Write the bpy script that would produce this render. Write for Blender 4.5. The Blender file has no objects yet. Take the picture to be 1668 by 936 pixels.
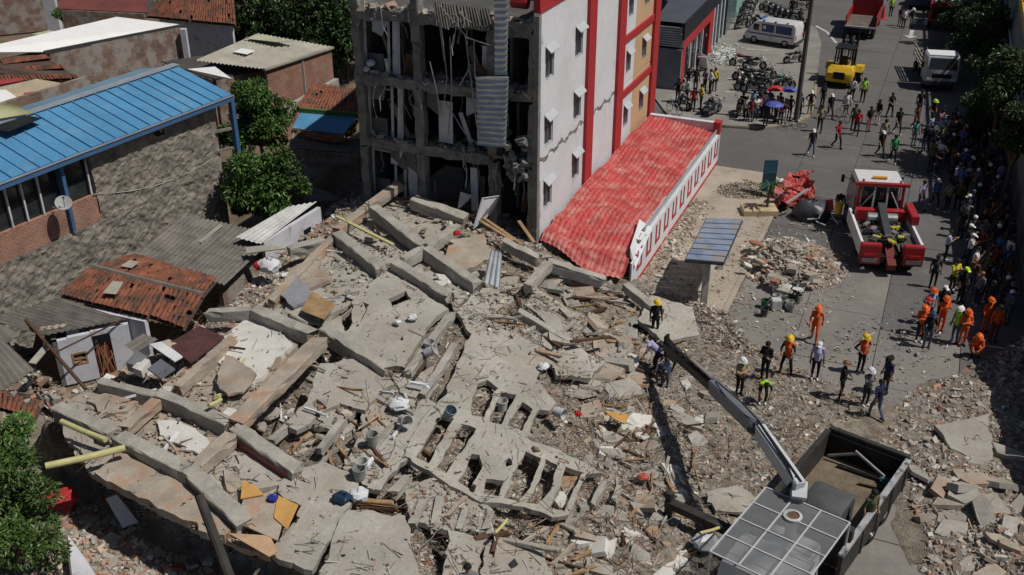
import bpy, bmesh, math, random
import numpy as np
from mathutils import Vector, Matrix
from mathutils.geometry import tessellate_polygon
random.seed(7); RNG = np.random.default_rng(7)
R = math.radians
# ---------------------------------------------------------------- camera, light
F = 1690.0; PITCH = R(28); CH = 22.5            # photo px focal length, tilt, height (m)
SC = bpy.context.scene; COL = SC.collection
cam_d = bpy.data.cameras.new('camera'); cam = bpy.data.objects.new('camera', cam_d); COL.objects.link(cam)
cam_d.sensor_width = 36; cam_d.lens = 36*F/1668; cam_d.clip_start = .5; cam_d.clip_end = 2000
cam.location = (0, 0, CH); cam.rotation_euler = (R(90)-PITCH, 0, 0); SC.camera = cam
SUN_EL = R(58); SUN_DIR = Vector((.955, -.297, 0)).normalized()   # horizontal direction towards the sun
sun_d = bpy.data.lights.new('sun', 'SUN'); sun = bpy.data.objects.new('sun', sun_d); COL.objects.link(sun)
sun_d.energy = 5.0; sun_d.angle = R(.55); sun_d.color = (1, .955, .88)
sv = Vector((SUN_DIR.x*math.cos(SUN_EL), SUN_DIR.y*math.cos(SUN_EL), math.sin(SUN_EL)))
sun.rotation_euler = sv.to_track_quat('Z', 'Y').to_euler(); sun.location = sv*80
W = bpy.data.worlds.new('World'); SC.world = W; W.use_nodes = True
nt = W.node_tree; nt.nodes.clear()
sky = nt.nodes.new('ShaderNodeTexSky'); sky.sky_type = 'NISHITA'; sky.sun_disc = False
sky.sun_elevation = SUN_EL; sky.sun_rotation = math.atan2(SUN_DIR.x, SUN_DIR.y)
bg = nt.nodes.new('ShaderNodeBackground'); bg.inputs[1].default_value = .05
wo = nt.nodes.new('ShaderNodeOutputWorld'); nt.links.new(sky.outputs[0], bg.inputs[0]); nt.links.new(bg.outputs[0], wo.inputs[0])
SC.view_settings.view_transform = 'Standard'; SC.view_settings.look = 'None'
SC.view_settings.exposure = -0.58; SC.view_settings.gamma = 1; SC.view_settings.use_curve_mapping = False

# ---------------------------------------------------------------- photo pixel -> place
cp, sp = math.cos(PITCH), math.sin(PITCH)
def ray(px, py):
    cx = (px-834)/F; cy = -(py-468)/F
    return np.array([cx, cp+cy*sp, -sp+cy*cp])
def P(px, py, z=0.0):
    d = ray(px, py); t = (z-CH)/d[2]
    return Vector((d[0]*t, d[1]*t, z))
TH = R(22.8); AX = Vector((math.sin(TH), math.cos(TH), 0)); BX = Vector((math.cos(TH), -math.sin(TH), 0))
def S(t, s, z=0.0): return BX*t+AX*s+Vector((0, 0, z))       # street frame: t across, s along the street
def ST(v): return (v.dot(BX), v.dot(AX), v.z)
def on_t(px, py, t0):
    w = P(px, py, 0); k = t0/w.dot(BX); return (t0, k*w.dot(AX), CH-k*CH)
def on_s(px, py, s0):
    w = P(px, py, 0); k = s0/w.dot(AX); return (k*w.dot(BX), s0, CH-k*CH)
def depth(v): return v.y*cp-(v.z-CH)*sp

# ---------------------------------------------------------------- materials
MATS = {}
def mat(name, col, rough=.85, var=.22, scale=1.2, bump=.12, bscale=30., metal=0., stain=None, attr=None, brick=None,
        wave=None, trans=0., emit=None, spec=.3, fine=.5, coord='pos', alpha=1., crack=None):
    if name in MATS: return MATS[name]
    m = bpy.data.materials.new(name); m.use_nodes = True; n = m.node_tree.nodes; l = m.node_tree.links
    b = n['Principled BSDF']; b.inputs['Roughness'].default_value = rough; b.inputs['Metallic'].default_value = metal
    b.inputs['Specular IOR Level'].default_value = spec
    if trans: b.inputs['Transmission Weight'].default_value = trans
    b.inputs['Alpha'].default_value = alpha
    if coord == 'pos': co = n.new('ShaderNodeNewGeometry').outputs['Position']
    elif coord == 'uv': co = n.new('ShaderNodeTexCoord').outputs['UV']
    else: co = n.new('ShaderNodeTexCoord').outputs['Object']
    def noise(sc, det=6, rg=.6):
        t = n.new('ShaderNodeTexNoise'); t.inputs['Scale'].default_value = sc; t.inputs['Detail'].default_value = det
        t.inputs['Roughness'].default_value = rg; l.new(co, t.inputs['Vector']); return t.outputs['Fac']
    def ramp(s, a, c):
        r = n.new('ShaderNodeMapRange'); r.inputs[1].default_value = a; r.inputs[2].default_value = c
        r.clamp = True; l.new(s, r.inputs[0]); return r.outputs[0]
    def mix(f, A, B, mode='MIX'):
        x = n.new('ShaderNodeMix'); x.data_type = 'RGBA'; x.blend_type = mode
        if isinstance(f, float): x.inputs[0].default_value = f
        else: l.new(f, x.inputs[0])
        for sock, v in ((6, A), (7, B)):
            if isinstance(v, tuple): x.inputs[sock].default_value = (*v[:3], 1)
            else: l.new(v, x.inputs[sock])
        return x.outputs[2]
    if attr:
        a = n.new('ShaderNodeAttribute'); a.attribute_name = attr; base = a.outputs['Color']
    else: base = tuple(col)
    hgt = None
    if brick:
        bt = n.new('ShaderNodeTexBrick'); uv = n.new('ShaderNodeTexCoord').outputs['UV']; l.new(uv, bt.inputs['Vector'])
        bt.inputs['Scale'].default_value = 1; bt.inputs['Brick Width'].default_value = brick[0]; bt.inputs['Row Height'].default_value = brick[1]
        bt.inputs['Mortar Size'].default_value = brick[2]; bt.inputs['Color1'].default_value = (*col, 1)
        bt.inputs['Color2'].default_value = (*[c*.7 for c in col], 1); bt.inputs['Mortar'].default_value = (*brick[3], 1)
        base = bt.outputs['Color']; hgt = bt.outputs['Fac']
    dark = tuple(c*(1-var) for c in (1, 1, 1)); lite = tuple(1+var for _ in range(3))
    c1 = mix(ramp(noise(scale), .3, .7), dark, lite)
    out = mix(1.0, base, c1, 'MULTIPLY')
    if fine:
        c2 = mix(ramp(noise(scale*14, 3), .35, .7), (1-var*fine,)*3, (1+var*fine,)*3)
        out = mix(1.0, out, c2, 'MULTIPLY')
    if stain:
        for (sc, scl, lo, hi) in (stain if isinstance(stain, list) else [stain]):
            out = mix(ramp(noise(scl, 8, .65), lo, hi), out, tuple(sc))
    if crack:
        wn = n.new('ShaderNodeTexNoise'); wn.inputs['Scale'].default_value = 2.2; wn.inputs['Detail'].default_value = 4; l.new(co, wn.inputs['Vector'])
        va = n.new('ShaderNodeVectorMath'); va.operation = 'SCALE'; va.inputs['Scale'].default_value = .8; l.new(wn.outputs['Color'], va.inputs[0])
        vb = n.new('ShaderNodeVectorMath'); vb.operation = 'ADD'; l.new(co, vb.inputs[0]); l.new(va.outputs[0], vb.inputs[1])
        vo = n.new('ShaderNodeTexVoronoi'); vo.feature = 'DISTANCE_TO_EDGE'; vo.inputs['Scale'].default_value = crack; l.new(vb.outputs[0], vo.inputs['Vector'])
        r1 = n.new('ShaderNodeMapRange'); r1.inputs[1].default_value = .004; r1.inputs[2].default_value = .014; r1.inputs[3].default_value = 1; r1.inputs[4].default_value = 0; l.new(vo.outputs['Distance'], r1.inputs[0])
        mm = n.new('ShaderNodeMath'); mm.operation = 'MULTIPLY'; l.new(r1.outputs[0], mm.inputs[0]); l.new(ramp(noise(.55, 3), .5, .56), mm.inputs[1]); out = mix(mm.outputs[0], out, (.07, .06, .05))
    l.new(out, b.inputs['Base Color'])
    if bump:
        bp = n.new('ShaderNodeBump'); bp.inputs['Strength'].default_value = min(1, bump*3); bp.inputs['Distance'].default_value = .03 if bump < .5 else .08
        h = noise(bscale, 5, .7)
        if hgt is not None:
            ma = n.new('ShaderNodeMath'); ma.operation = 'SUBTRACT'; l.new(h, ma.inputs[0]); l.new(hgt, ma.inputs[1]); h = ma.outputs[0]
        l.new(h, bp.inputs['Height']); l.new(bp.outputs[0], b.inputs['Normal'])
    if emit:
        b.inputs['Emission Color'].default_value = (*emit[0], 1); b.inputs['Emission Strength'].default_value = emit[1]
    MATS[name] = m; return m
def paint(name, col, rough=.45, metal=0., var=.08):
    return mat(name, col, rough, var, 2.0, .02, 60, metal, fine=.6, stain=((col[0]*.45+.03, col[1]*.45+.03, col[2]*.45+.025), 2.5, .56, .85))
CONC = mat('concrete', (.36, .335, .295), .92, .26, .9, .18, 22, stain=[((.22, .205, .185), .8, .52, .8), ((.48, .465, .43), 2.6, .60, .78), ((.24, .225, .205), 12., .6, .67)])
CONC2 = mat('concrete_dusty', (.37, .347, .305), .95, .2, .6, .14, 30, stain=[((.31, .26, .205), .5, .48, .78), ((.22, .205, .185), 1.5, .58, .8), ((.47, .45, .41), 4.5, .6, .75), ((.30, .27, .235), 14., .58, .66)], crack=.55)
CONC3 = mat('concrete_frame', (.20, .195, .185), .92, .35, 1.6, .25, 18, stain=((.33, .32, .30), 2.2, .55, .7))
CONCP = mat('concrete_plastered', (.36, .31, .255), .92, .25, 1.1, .16, 22, stain=[((.42, .22, .12), .9, .5, .72), ((.23, .21, .19), 1.3, .56, .8)])
WHITEF = mat('white_floor_tile', (.62, .60, .56), .6, .1, 1.2, .05, 20, stain=((.34, .30, .26), 1.1, .55, .8))
WPLAST = mat('white_plaster', (.66, .67, .70), .85, .08, .5, .06, 40, stain=((.48, .47, .46), .8, .58, .85))
WHOUSE = mat('old_white_plaster', (.56, .57, .62), .9, .12, 1.2, .1, 30, stain=[((.28, .26, .24), 1.6, .57, .68)])
BEIGE = mat('beige_plaster', (.56, .38, .22), .85, .1, .6, .06, 40)
RED = paint('red_paint', (.42, .035, .04), .5)
REDROOF = mat('red_tile_sheet', (.44, .06, .055), .55, .25, .9, .04, 30, stain=[((.53, .24, .21), 1.3, .46, .7), ((.22, .045, .04), .8, .54, .76), ((.42, .33, .28), 3.2, .6, .72)])
BLACK = mat('black_paint', (.012, .012, .013), .5, .2, 3, .03)
DKGREY = mat('dark_grey_metal', (.055, .058, .065), .5, .2, 2, .04)
GREY = mat('grey_metal', (.24, .245, .26), .45, .2, 2, .04, metal=.3)
ZINC = mat('zinc_sheet', (.55, .57, .60), .38, .15, 1.3, .03, metal=.55, stain=((.30, .27, .25), 1.5, .6, .75))
STEEL = mat('steel_tube', (.30, .30, .31), .45, .2, 4, .03, metal=.6)
RUST = mat('rusty_steel', (.14, .075, .045), .85, .4, 3, .1)
GLASS = mat('window_glass', (.02, .025, .03), .08, .1, 2, 0, spec=.6)
CHROME = mat('chrome', (.6, .6, .62), .2, .05, 2, 0, metal=.9)
RUBBER = mat('rubber', (.014, .014, .014), .8, .2, 4, .05)
BLUEROOF = mat('blue_roof_sheet', (.085, .255, .45), .5, .12, .5, .03, 40, stain=[((.17, .32, .45), 1.1, .52, .85), ((.20, .22, .23), 3., .66, .8)])
STONEW = mat('rough_stone_wall', (.25, .225, .19), .95, .38, 1.6, .8, 3.2, stain=[((.12, .105, .09), 1.1, .5, .72), ((.33, .29, .25), 2.7, .6, .75)])
BRICKW = mat('brick_wall', (.40, .14, .075), .9, .25, 1.2, .15, 20, brick=(.25, .09, .015, (.30, .27, .24)), stain=((.27, .23, .20), .9, .56, .68))
BRICKOLD = mat('old_brick_plaster', (.27, .14, .095), .95, .3, 1.1, .2, 14, brick=(.25, .09, .015, (.24, .21, .18)), stain=[((.34, .31, .28), 1.3, .44, .58), ((.17, .15, .13), .9, .55, .75)])
ASB = mat('grey_roof_sheet', (.17, .155, .14), .92, .3, 1.1, .12, 20, stain=((.10, .085, .075), .9, .52, .75))
ASBL = mat('pale_roof_sheet', (.36, .34, .29), .9, .2, .7, .1, 20, stain=((.22, .21, .19), .8, .54, .75))
CLAY = mat('clay_tile', (.23, .085, .05), .9, .4, 2.4, .12, 25, stain=[((.075, .055, .045), 1.5, .47, .66), ((.33, .16, .10), 5., .6, .75)])
WHITEROOF = mat('white_roof_sheet', (.78, .78, .77), .6, .06, .5, .03, 20, stain=((.55, .56, .48), .45, .6, .75))
WOOD = mat('raw_wood', (.33, .21, .11), .8, .3, 2.5, .1, 20)
WOODD = mat('dark_wood', (.09, .05, .03), .8, .3, 2.5, .1, 20)
ORANGEB = mat('orange_board', (.52, .29, .09), .7, .15, 1.5, .05, 20, stain=((.30, .2, .12), 2., .6, .75))
YELPIPE = mat('yellow_pipe_plastic', (.50, .47, .22), .5, .12, 3, .02)
ASPH = mat('street_concrete', (.125, .12, .118), .9, .16, .25, .06, 40, stain=[((.105, .1, .1), .22, .5, .75), ((.22, .2, .185), .6, .6, .8), ((.06, .055, .05), .9, .68, .76)])
ASPHD = mat('dusty_street_concrete', (.21, .195, .18), .92, .16, .3, .07, 40, stain=[((.14, .13, .125), .25, .5, .75), ((.29, .26, .225), .7, .58, .8), ((.09, .08, .07), 1.1, .68, .76)])
PLAZA = mat('plaza_paving', (.24, .225, .205), .9, .15, .4, .06, 40, stain=[((.15, .14, .13), .45, .52, .78), ((.32, .25, .16), .3, .62, .8)])
SIDEW = mat('sidewalk_concrete', (.37, .32, .26), .92, .18, .5, .1, 30, stain=[((.22, .19, .16), .7, .54, .78), ((.42, .31, .19), .4, .6, .8)])
EARTH = mat('bare_earth', (.16, .12, .085), .95, .3, .6, .3, 8)
KERBY = mat('kerb_yellow', (.34, .27, .12), .8, .25, 2, .1, stain=((.23, .21, .18), 1.6, .42, .56))
LEAFA = mat('leaf_green', (.06, .13, .025), .42, .2, 1.2, 0, attr='col')
LEAFB = mat('leaf_dark', (.035, .075, .02), .5, .2, 1.2, 0)
BARK = mat('bark', (.10, .08, .06), .95, .3, 3, .3, 15)
SHARD = mat('rubble_pieces', (.3, .3, .3), .93, .18, 5, .12, 30, attr='col')
RUBM = mat('rubble_ground_mix', (.26, .225, .18), .96, .5, 2.6, .6, 13, stain=[((.17, .125, .085), .8, .48, .7), ((.37, .35, .315), 3.1, .56, .64), ((.27, .17, .12), 1.3, .63, .74), ((.44, .42, .385), 11., .62, .66), ((.07, .055, .045), 7., .66, .7)])

# ---------------------------------------------------------------- mesh helpers
class MB:
    def __init__(s): s.v = []; s.f = []; s.mi = []; s.cur = 0
    def add(s, vs, fs):
        o = len(s.v); s.v += [Vector(x) for x in vs]; s.f += [tuple(i+o for i in f) for f in fs]; s.mi += [s.cur]*len(fs); return s
    def box(s, c, d, rz=0., m=None):
        x, y, z = d[0]/2, d[1]/2, d[2]/2
        vs = [Vector(v) for v in ((-x,-y,-z),(x,-y,-z),(x,y,-z),(-x,y,-z),(-x,-y,z),(x,-y,z),(x,y,z),(-x,y,z))]
        mm = m if m is not None else Matrix.Rotation(rz, 3, 'Z')
        return s.add([mm@v+Vector(c) for v in vs], [(0,3,2,1),(4,5,6,7),(0,1,5,4),(1,2,6,5),(2,3,7,6),(3,0,4,7)])
    def b2(s, lo, hi): return s.box([(a+b)/2 for a, b in zip(lo, hi)], [b-a for a, b in zip(lo, hi)])
    def bar(s, p, q, w, h, up=(0, 0, 1)):
        p, q = Vector(p), Vector(q); d = (q-p); L = d.length
        if L < 1e-5: return s
        d /= L; up = Vector(up)
        if abs(d.dot(up)) > .98: up = Vector((1, 0, 0))
        x = d.cross(up).normalized(); z = x.cross(d)
        m = Matrix((x, d, z)).transposed()
        return s.box((p+q)/2, (w, L, h), m=m)
    def cyl(s, p, q, r0, r1=None, n=8, cap=True):
        p, q = Vector(p), Vector(q); r1 = r0 if r1 is None else r1; d = (q-p).normalized()
        u = d.cross(Vector((0, 0, 1)) if abs(d.z) < .9 else Vector((1, 0, 0))).normalized(); w = d.cross(u)
        vs = []; 
        for c, r in ((p, r0), (q, r1)):
            vs += [c+(u*math.cos(2*math.pi*i/n)+w*math.sin(2*math.pi*i/n))*r for i in range(n)]
        fs = [(i, (i+1)%n, n+(i+1)%n, n+i) for i in range(n)]
        if cap: fs += [tuple(range(n))[::-1], tuple(range(n, 2*n))]
        return s.add(vs, fs)
    def tube(s, pts, r, n=6):
        pts = [Vector(p) for p in pts]; vs = []; fs = []; k = len(pts)
        for i, p in enumerate(pts):
            d = (pts[min(i+1, k-1)]-pts[max(i-1, 0)]).normalized()
            u = d.cross(Vector((0, 0, 1)) if abs(d.z) < .95 else Vector((1, 0, 0))).normalized(); w = d.cross(u)
            rr = r[i] if isinstance(r, (list, tuple)) else r
            vs += [p+(u*math.cos(2*math.pi*j/n)+w*math.sin(2*math.pi*j/n))*rr for j in range(n)]
        for i in range(k-1):
            for j in range(n): fs.append((i*n+j, i*n+(j+1)%n, (i+1)*n+(j+1)%n, (i+1)*n+j))
        fs += [tuple(range(n))[::-1], tuple(range((k-1)*n, k*n))]
        return s.add(vs, fs)
    def ell(s, c, r, nu=10, nv=7, m=None, zmin=-1.):
        vs = []; fs = []; a0 = math.asin(max(-1, zmin))
        for i in range(nv+1):
            a = a0+(math.pi/2-a0)*i/nv
            for j in range(nu):
                v = Vector((r[0]*math.cos(a)*math.cos(2*math.pi*j/nu), r[1]*math.cos(a)*math.sin(2*math.pi*j/nu), r[2]*math.sin(a)))
                if m is not None: v = m@v
                vs.append(v+Vector(c))
        for i in range(nv):
            for j in range(nu): fs.append((i*nu+j, i*nu+(j+1)%nu, (i+1)*nu+(j+1)%nu, (i+1)*nu+j))
        if zmin > -1: fs.append(tuple(range(nu))[::-1])
        return s.add(vs, fs)
    def lathe(s, c, prof, n=12, cap=True):
        vs = []; fs = []; k = len(prof)
        for r, z in prof: vs += [Vector(c)+Vector((r*math.cos(2*math.pi*j/n), r*math.sin(2*math.pi*j/n), z)) for j in range(n)]
        for i in range(k-1):
            for j in range(n): fs.append((i*n+j, i*n+(j+1)%n, (i+1)*n+(j+1)%n, (i+1)*n+j))
        if cap: fs.append(tuple(range(n))[::-1])
        return s.add(vs, fs)
    def prism(s, outline, x0, x1, inset=0.):
        """outline in (y,z), extruded along x; inset chamfers the two side faces"""
        n = len(outline); cy = sum(p[0] for p in outline)/n; cz = sum(p[1] for p in outline)/n
        rings = [(x0, inset), (x0+inset, 0), (x1-inset, 0), (x1, inset)] if inset else [(x0, 0), (x1, 0)]
        vs = []; fs = []
        for x, i in rings:
            for (y, z) in outline:
                d = Vector((y-cy, z-cz)); L = max(d.length, 1e-6); k = (L-i)/L
                vs.append((x, cy+d.x*k, cz+d.y*k))
        for r in range(len(rings)-1):
            for j in range(n): fs.append((r*n+j, r*n+(j+1)%n, (r+1)*n+(j+1)%n, (r+1)*n+j))
        fs += [tuple(range(n))[::-1], tuple(range((len(rings)-1)*n, len(rings)*n))]
        return s.add(vs, fs)
    def quad(s, a, b, c, d): return s.add([a, b, c, d], [(0, 1, 2, 3)])
    def slab(s, a, b, c, d, th):
        a, b, c, d = map(Vector, (a, b, c, d)); n = (b-a).cross(d-a).normalized()
        if n.z < 0: n = -n
        lo = [v-n*th for v in (a, b, c, d)]
        return s.add([a, b, c, d]+lo, [(0,1,2,3),(7,6,5,4),(0,4,5,1),(1,5,6,2),(2,6,7,3),(3,7,4,0)])
    def corr(s, a, b, c, d, pitch=.18, amp=.03, nv=3, th=.012, jit=0., sag=0.):
        """corrugated sheet: waves run from edge ab to edge dc; a-b is the corrugated edge"""
        a, b, c, d = map(Vector, (a, b, c, d)); n = (b-a).cross(d-a).normalized()
        if n.z < 0: n = -n
        nu = max(4, int((b-a).length/pitch)*4); vs = []; fs = []
        for lay in (0, 1):
            for j in range(nv+1):
                for i in range(nu+1):
                    u, v = i/nu, j/nv
                    p = (a*(1-u)+b*u)*(1-v)+(d*(1-u)+c*u)*v
                    w = amp*math.sin(2*math.pi*i/4) - sag*math.sin(math.pi*v)*math.sin(math.pi*u) + (random.uniform(-jit, jit) if jit else 0)
                    vs.append(p+n*(w-lay*th))
        o = (nu+1)*(nv+1)
        for j in range(nv):
            for i in range(nu):
                q = (j*(nu+1)+i, j*(nu+1)+i+1, (j+1)*(nu+1)+i+1, (j+1)*(nu+1)+i)
                fs.append(q); fs.append(tuple(k+o for k in q[::-1]))
        return s.add(vs, fs)
    def merge(s, other, M=None):
        o = len(s.v); s.v += [(M@v if M is not None else v.copy()) for v in other.v]
        s.f += [tuple(i+o for i in f) for f in other.f]; s.mi += list(other.mi); return s
    def mesh(s, name, mats, smooth=False, org=Vector((0, 0, 0)), bevel=0., fixn=True):
        me = bpy.data.meshes.new(name)
        V = np.array([tuple(v) for v in s.v], dtype=np.float64).reshape(-1, 3)-np.array(org)
        me.from_pydata(V.tolist(), [], s.f)
        for m in (mats if isinstance(mats, (list, tuple)) else [mats]): me.materials.append(m)
        if any(s.mi): me.polygons.foreach_set('material_index', s.mi)
        if bevel or fixn:
            bm = bmesh.new(); bm.from_mesh(me)
            if bevel:
                bmesh.ops.remove_doubles(bm, verts=bm.verts, dist=1e-5)
                bmesh.ops.recalc_face_normals(bm, faces=bm.faces)
                ed = [e for e in bm.edges if len(e.link_faces) == 2 and e.calc_face_angle(0) > .5]
                bmesh.ops.bevel(bm, geom=ed, offset=bevel, segments=2, affect='EDGES', clamp_overlap=True)
            else: bmesh.ops.recalc_face_normals(bm, faces=bm.faces)
            bm.to_mesh(me); bm.free()
        boxuv(me, org)
        if smooth:
            me.polygons.foreach_set('use_smooth', [True]*len(me.polygons))
            try: me.set_sharp_from_angle(angle=R(40))
            except Exception: pass
        me.update(); return me
def boxuv(me, org):
    uv = me.uv_layers.new(name='UVMap'); nl = len(me.loops)
    if nl == 0: return
    vi = np.empty(nl, dtype=np.int32); me.loops.foreach_get('vertex_index', vi)
    co = np.empty(len(me.vertices)*3); me.vertices.foreach_get('co', co); co = co.reshape(-1, 3)+np.array(org)
    npoly = len(me.polygons); nr = np.empty(npoly*3); me.polygons.foreach_get('normal', nr); nr = nr.reshape(-1, 3)
    lt = np.empty(npoly, dtype=np.int32); me.polygons.foreach_get('loop_total', lt); ln = np.repeat(nr, lt, axis=0); p = co[vi]
    h = np.stack([-ln[:, 1], ln[:, 0]], 1); L = np.linalg.norm(h, axis=1); vert = L > .55
    h = h/np.maximum(L, 1e-6)[:, None]
    U = np.where(vert, p[:, 0]*h[:, 0]+p[:, 1]*h[:, 1], p[:, 0]); V = np.where(vert, p[:, 2], p[:, 1])
    uv.data.foreach_set('uv', np.stack([U, V], 1).astype(np.float32).ravel())
def tag(o, label=None, cat=None, group=None, kind=None):
    if label: o['label'] = label
    if cat: o['category'] = cat
    if group: o['group'] = group
    if kind or cat: o['kind'] = kind or 'thing'
    return o
def thing(name, label, cat, loc=(0, 0, 0), rz=0., group=None):
    o = bpy.data.objects.new(name, None); COL.objects.link(o); o.location = loc; o.rotation_euler = (0, 0, rz)
    o.empty_display_size = .2
    return tag(o, label, cat, group)
def part(name, mb, mats, parent=None, **k):
    """parts of a thing built in WORLD coordinates: vertices are stored relative to the root's place"""
    org = Vector((0, 0, 0)); q = parent
    while q is not None: org = org+Vector(q.location); q = q.parent
    me = mb.mesh(name, mats, org=org, **k); o = bpy.data.objects.new(name, me); COL.objects.link(o); o.parent = parent; return o
def lpart(name, mb, mats, parent=None, **k):
    """part in the parent's own local coordinates"""
    o = bpy.data.objects.new(name, mb.mesh(name, mats, **k)); COL.objects.link(o); o.parent = parent; return o
def solo(name, mb, mats, label=None, cat=None, group=None, kind=None, **k):
    """a thing that is one mesh, world coordinates, origin at its base centre"""
    V = np.array([tuple(v) for v in mb.v]); org = Vector((float((V[:, 0].min()+V[:, 0].max())/2), float((V[:, 1].min()+V[:, 1].max())/2), float(V[:, 2].min())))
    o = bpy.data.objects.new(name, mb.mesh(name, mats, org=org, **k)); COL.objects.link(o); o.location = org
    return tag(o, label, cat, group, kind)
def copy_tree(o, parent=None):
    c = o.copy(); COL.objects.link(c); c.parent = parent
    for ch in list(o.children): copy_tree(ch, c)
    return c
def inst(name, src_mesh, loc, rot=(0, 0, 0), scale=None, parent=None, mats=None):
    o = bpy.data.objects.new(name, src_mesh); COL.objects.link(o); o.location = loc; o.rotation_euler = rot
    if scale: o.scale = scale
    o.parent = parent
    if mats:
        for i, m in enumerate(mats):
            if m is not None: o.material_slots[i].link = 'OBJECT'; o.material_slots[i].material = m
    return o

# ---------------------------------------------------------------- rubble surface: control heights -> smooth sheet
CTRL = [(600,312,3.0),(700,342,2.9),(800,366,2.7),(868,385,2.3),(920,420,1.8),(1000,450,1.2),(1040,480,.75),(960,440,1.5),
 (550,400,2.9),(650,430,2.9),(760,460,2.6),(880,480,2.0),(960,520,1.4),(1040,540,.85),(1090,580,.55),(1150,620,.3),(1210,690,.2),
 (420,480,2.6),(520,540,2.8),(620,590,2.7),(720,600,2.4),(830,600,1.9),(940,640,1.25),(1020,700,.8),(1100,780,.45),
 (350,560,2.5),(300,640,2.6),(200,640,2.4),(100,680,2.4),(400,680,2.7),(500,680,2.6),(600,700,2.4),(720,700,2.1),(850,720,1.5),(960,760,1.0),(1050,850,.6),
 (150,780,2.5),(250,820,2.5),(350,870,2.5),(440,905,2.4),(450,790,2.5),(560,800,2.3),(650,800,2.1),(800,820,1.5),(950,880,.9),(1050,936,.55),
 (560,936,2.2),(700,936,1.9),(850,936,1.3),(560,1010,2.0),(850,1010,1.1),(430,420,2.5),(380,460,2.5),(30,700,2.2),(1150,860,.35),
 (1120,500,.3),(1180,560,.15),(1250,600,.12),(1330,680,.2),(1450,690,.12),(1150,540,.3),(1230,520,.05),
 (640,280,2.6),(760,300,2.4),(480,360,2.0),(1100,470,.1),(1060,440,.3)]
CPTS = np.array([tuple(P(*c)) for c in CTRL]); CX = CPTS[:, :2]; CZ = CPTS[:, 2]
def _tps(r2): return r2*np.log(np.sqrt(r2)+1e-9)
_d2 = ((CX[:, None]-CX[None])**2).sum(-1); _n = len(CX)
_A = np.zeros((_n+3, _n+3)); _A[:_n, :_n] = _tps(_d2)+np.eye(_n)*2.0; _A[:_n, _n] = 1; _A[:_n, _n+1:] = CX; _A[_n, :_n] = 1; _A[_n+1:, :_n] = CX.T
_w = np.linalg.solve(_A, np.concatenate([CZ, [0, 0, 0]]))
def Tz(x, y):
    x = np.atleast_1d(np.asarray(x, float)); y = np.atleast_1d(np.asarray(y, float))
    d2 = (x[:, None]-CX[None, :, 0])**2+(y[:, None]-CX[None, :, 1])**2
    z = _tps(d2)@_w[:_n]+_w[_n]+x*_w[_n+1]+y*_w[_n+2]
    return np.clip(z, 0.0, 3.3)
def hit(px, py, off=0.0):
    """pixel ray meets the rubble surface raised by off"""
    z = 1.5
    for _ in range(14):
        p = P(px, py, z); z = .4*z+.6*(float(Tz(p.x, p.y)[0])+off)
    return P(px, py, z)
# ---------------------------------------------------------------- ground, street, pavements
def sheet(name, pts, z, m, kind='structure', th=0.0, parent=None):
    mb = MB(); vs = [Vector((p.x, p.y, z)) for p in pts]; n = len(vs)
    if th:
        lo = [v-Vector((0, 0, th)) for v in vs]
        tri = tessellate_polygon([vs]); mb.add(vs+lo, [tuple(t) for t in tri]+[(i, (i+1)%n, n+(i+1)%n, n+i) for i in range(n)])
    else: mb.add(vs, [tuple(t) for t in tessellate_polygon([vs])])
    o = part(name, mb, m, parent)
    if parent is None: tag(o, kind=kind)
    return o
g = MB(); g.add([(-260, -40, -.12), (260, -40, -.12), (260, 420, -.12), (-260, 420, -.12)], [(0, 1, 2, 3)])
tag(part('ground', g, EARTH), kind='structure')
KT = ST(P(1200, 480))[0]                       # kerb line beside the bus shelter
street = sheet('street', [S(-8.2, 10), S(7, 10), S(7, 135), S(-8.2, 135)], -.03, mat('street_joint', (.07, .065, .06), .95, .3, 1.))
cs = [KT+.02, -3.6, -.35, 2.9, 6.6]; rows = list(np.arange(14, 118, 4.6))
for i in range(4):
    for j in range(len(rows)-1):
        mb = MB(); g0 = .018; dz = random.uniform(-.004, .004)
        a, b_, c, d = cs[i]+g0, cs[i+1]-g0, rows[j]+g0+(i%2)*1.1, rows[j+1]-g0+(i%2)*1.1
        q = [S(a, c, dz), S(b_, c, dz), S(b_, d, dz), S(a, d, dz)]
        mb.add(q+[v-Vector((0, 0, .05)) for v in q], [(0,1,2,3),(0,4,5,1),(1,5,6,2),(2,6,7,3),(3,7,4,0)])
        part('street_panel', mb, ASPHD if c < 46 and not (c > 38 and i > 1) else ASPH, street)
# side street that crosses between annex and plaza
sheet('side_street', [S(-14, 57.5), S(KT, 57.5), S(KT, 63.5), S(-14, 63.5)], -.008, ASPH)
sheet('turning_lane', [S(-26, 63.4), S(KT, 63.4), S(KT, 140), S(-26, 140)], -.014, ASPH)
sheet('cross_street', [S(-60, 108), S(60, 108), S(60, 150), S(-60, 150)], -.02, ASPH)
# sidewalk beside the collapsed annex
sw = [S(-11.6, 30), S(KT-.25, 30), S(KT-.25, 56.6), S(KT-1.2, 57.6), S(-11.6, 57.6)]
sheet('sidewalk', sw, .12, SIDEW, th=.2)
kb = MB(); kb.bar(S(KT-.12, 30, .045), S(KT-.12, 56.5, .045), .22, .19); tag(part('kerb', kb, SIDEW), kind='structure')
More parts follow.
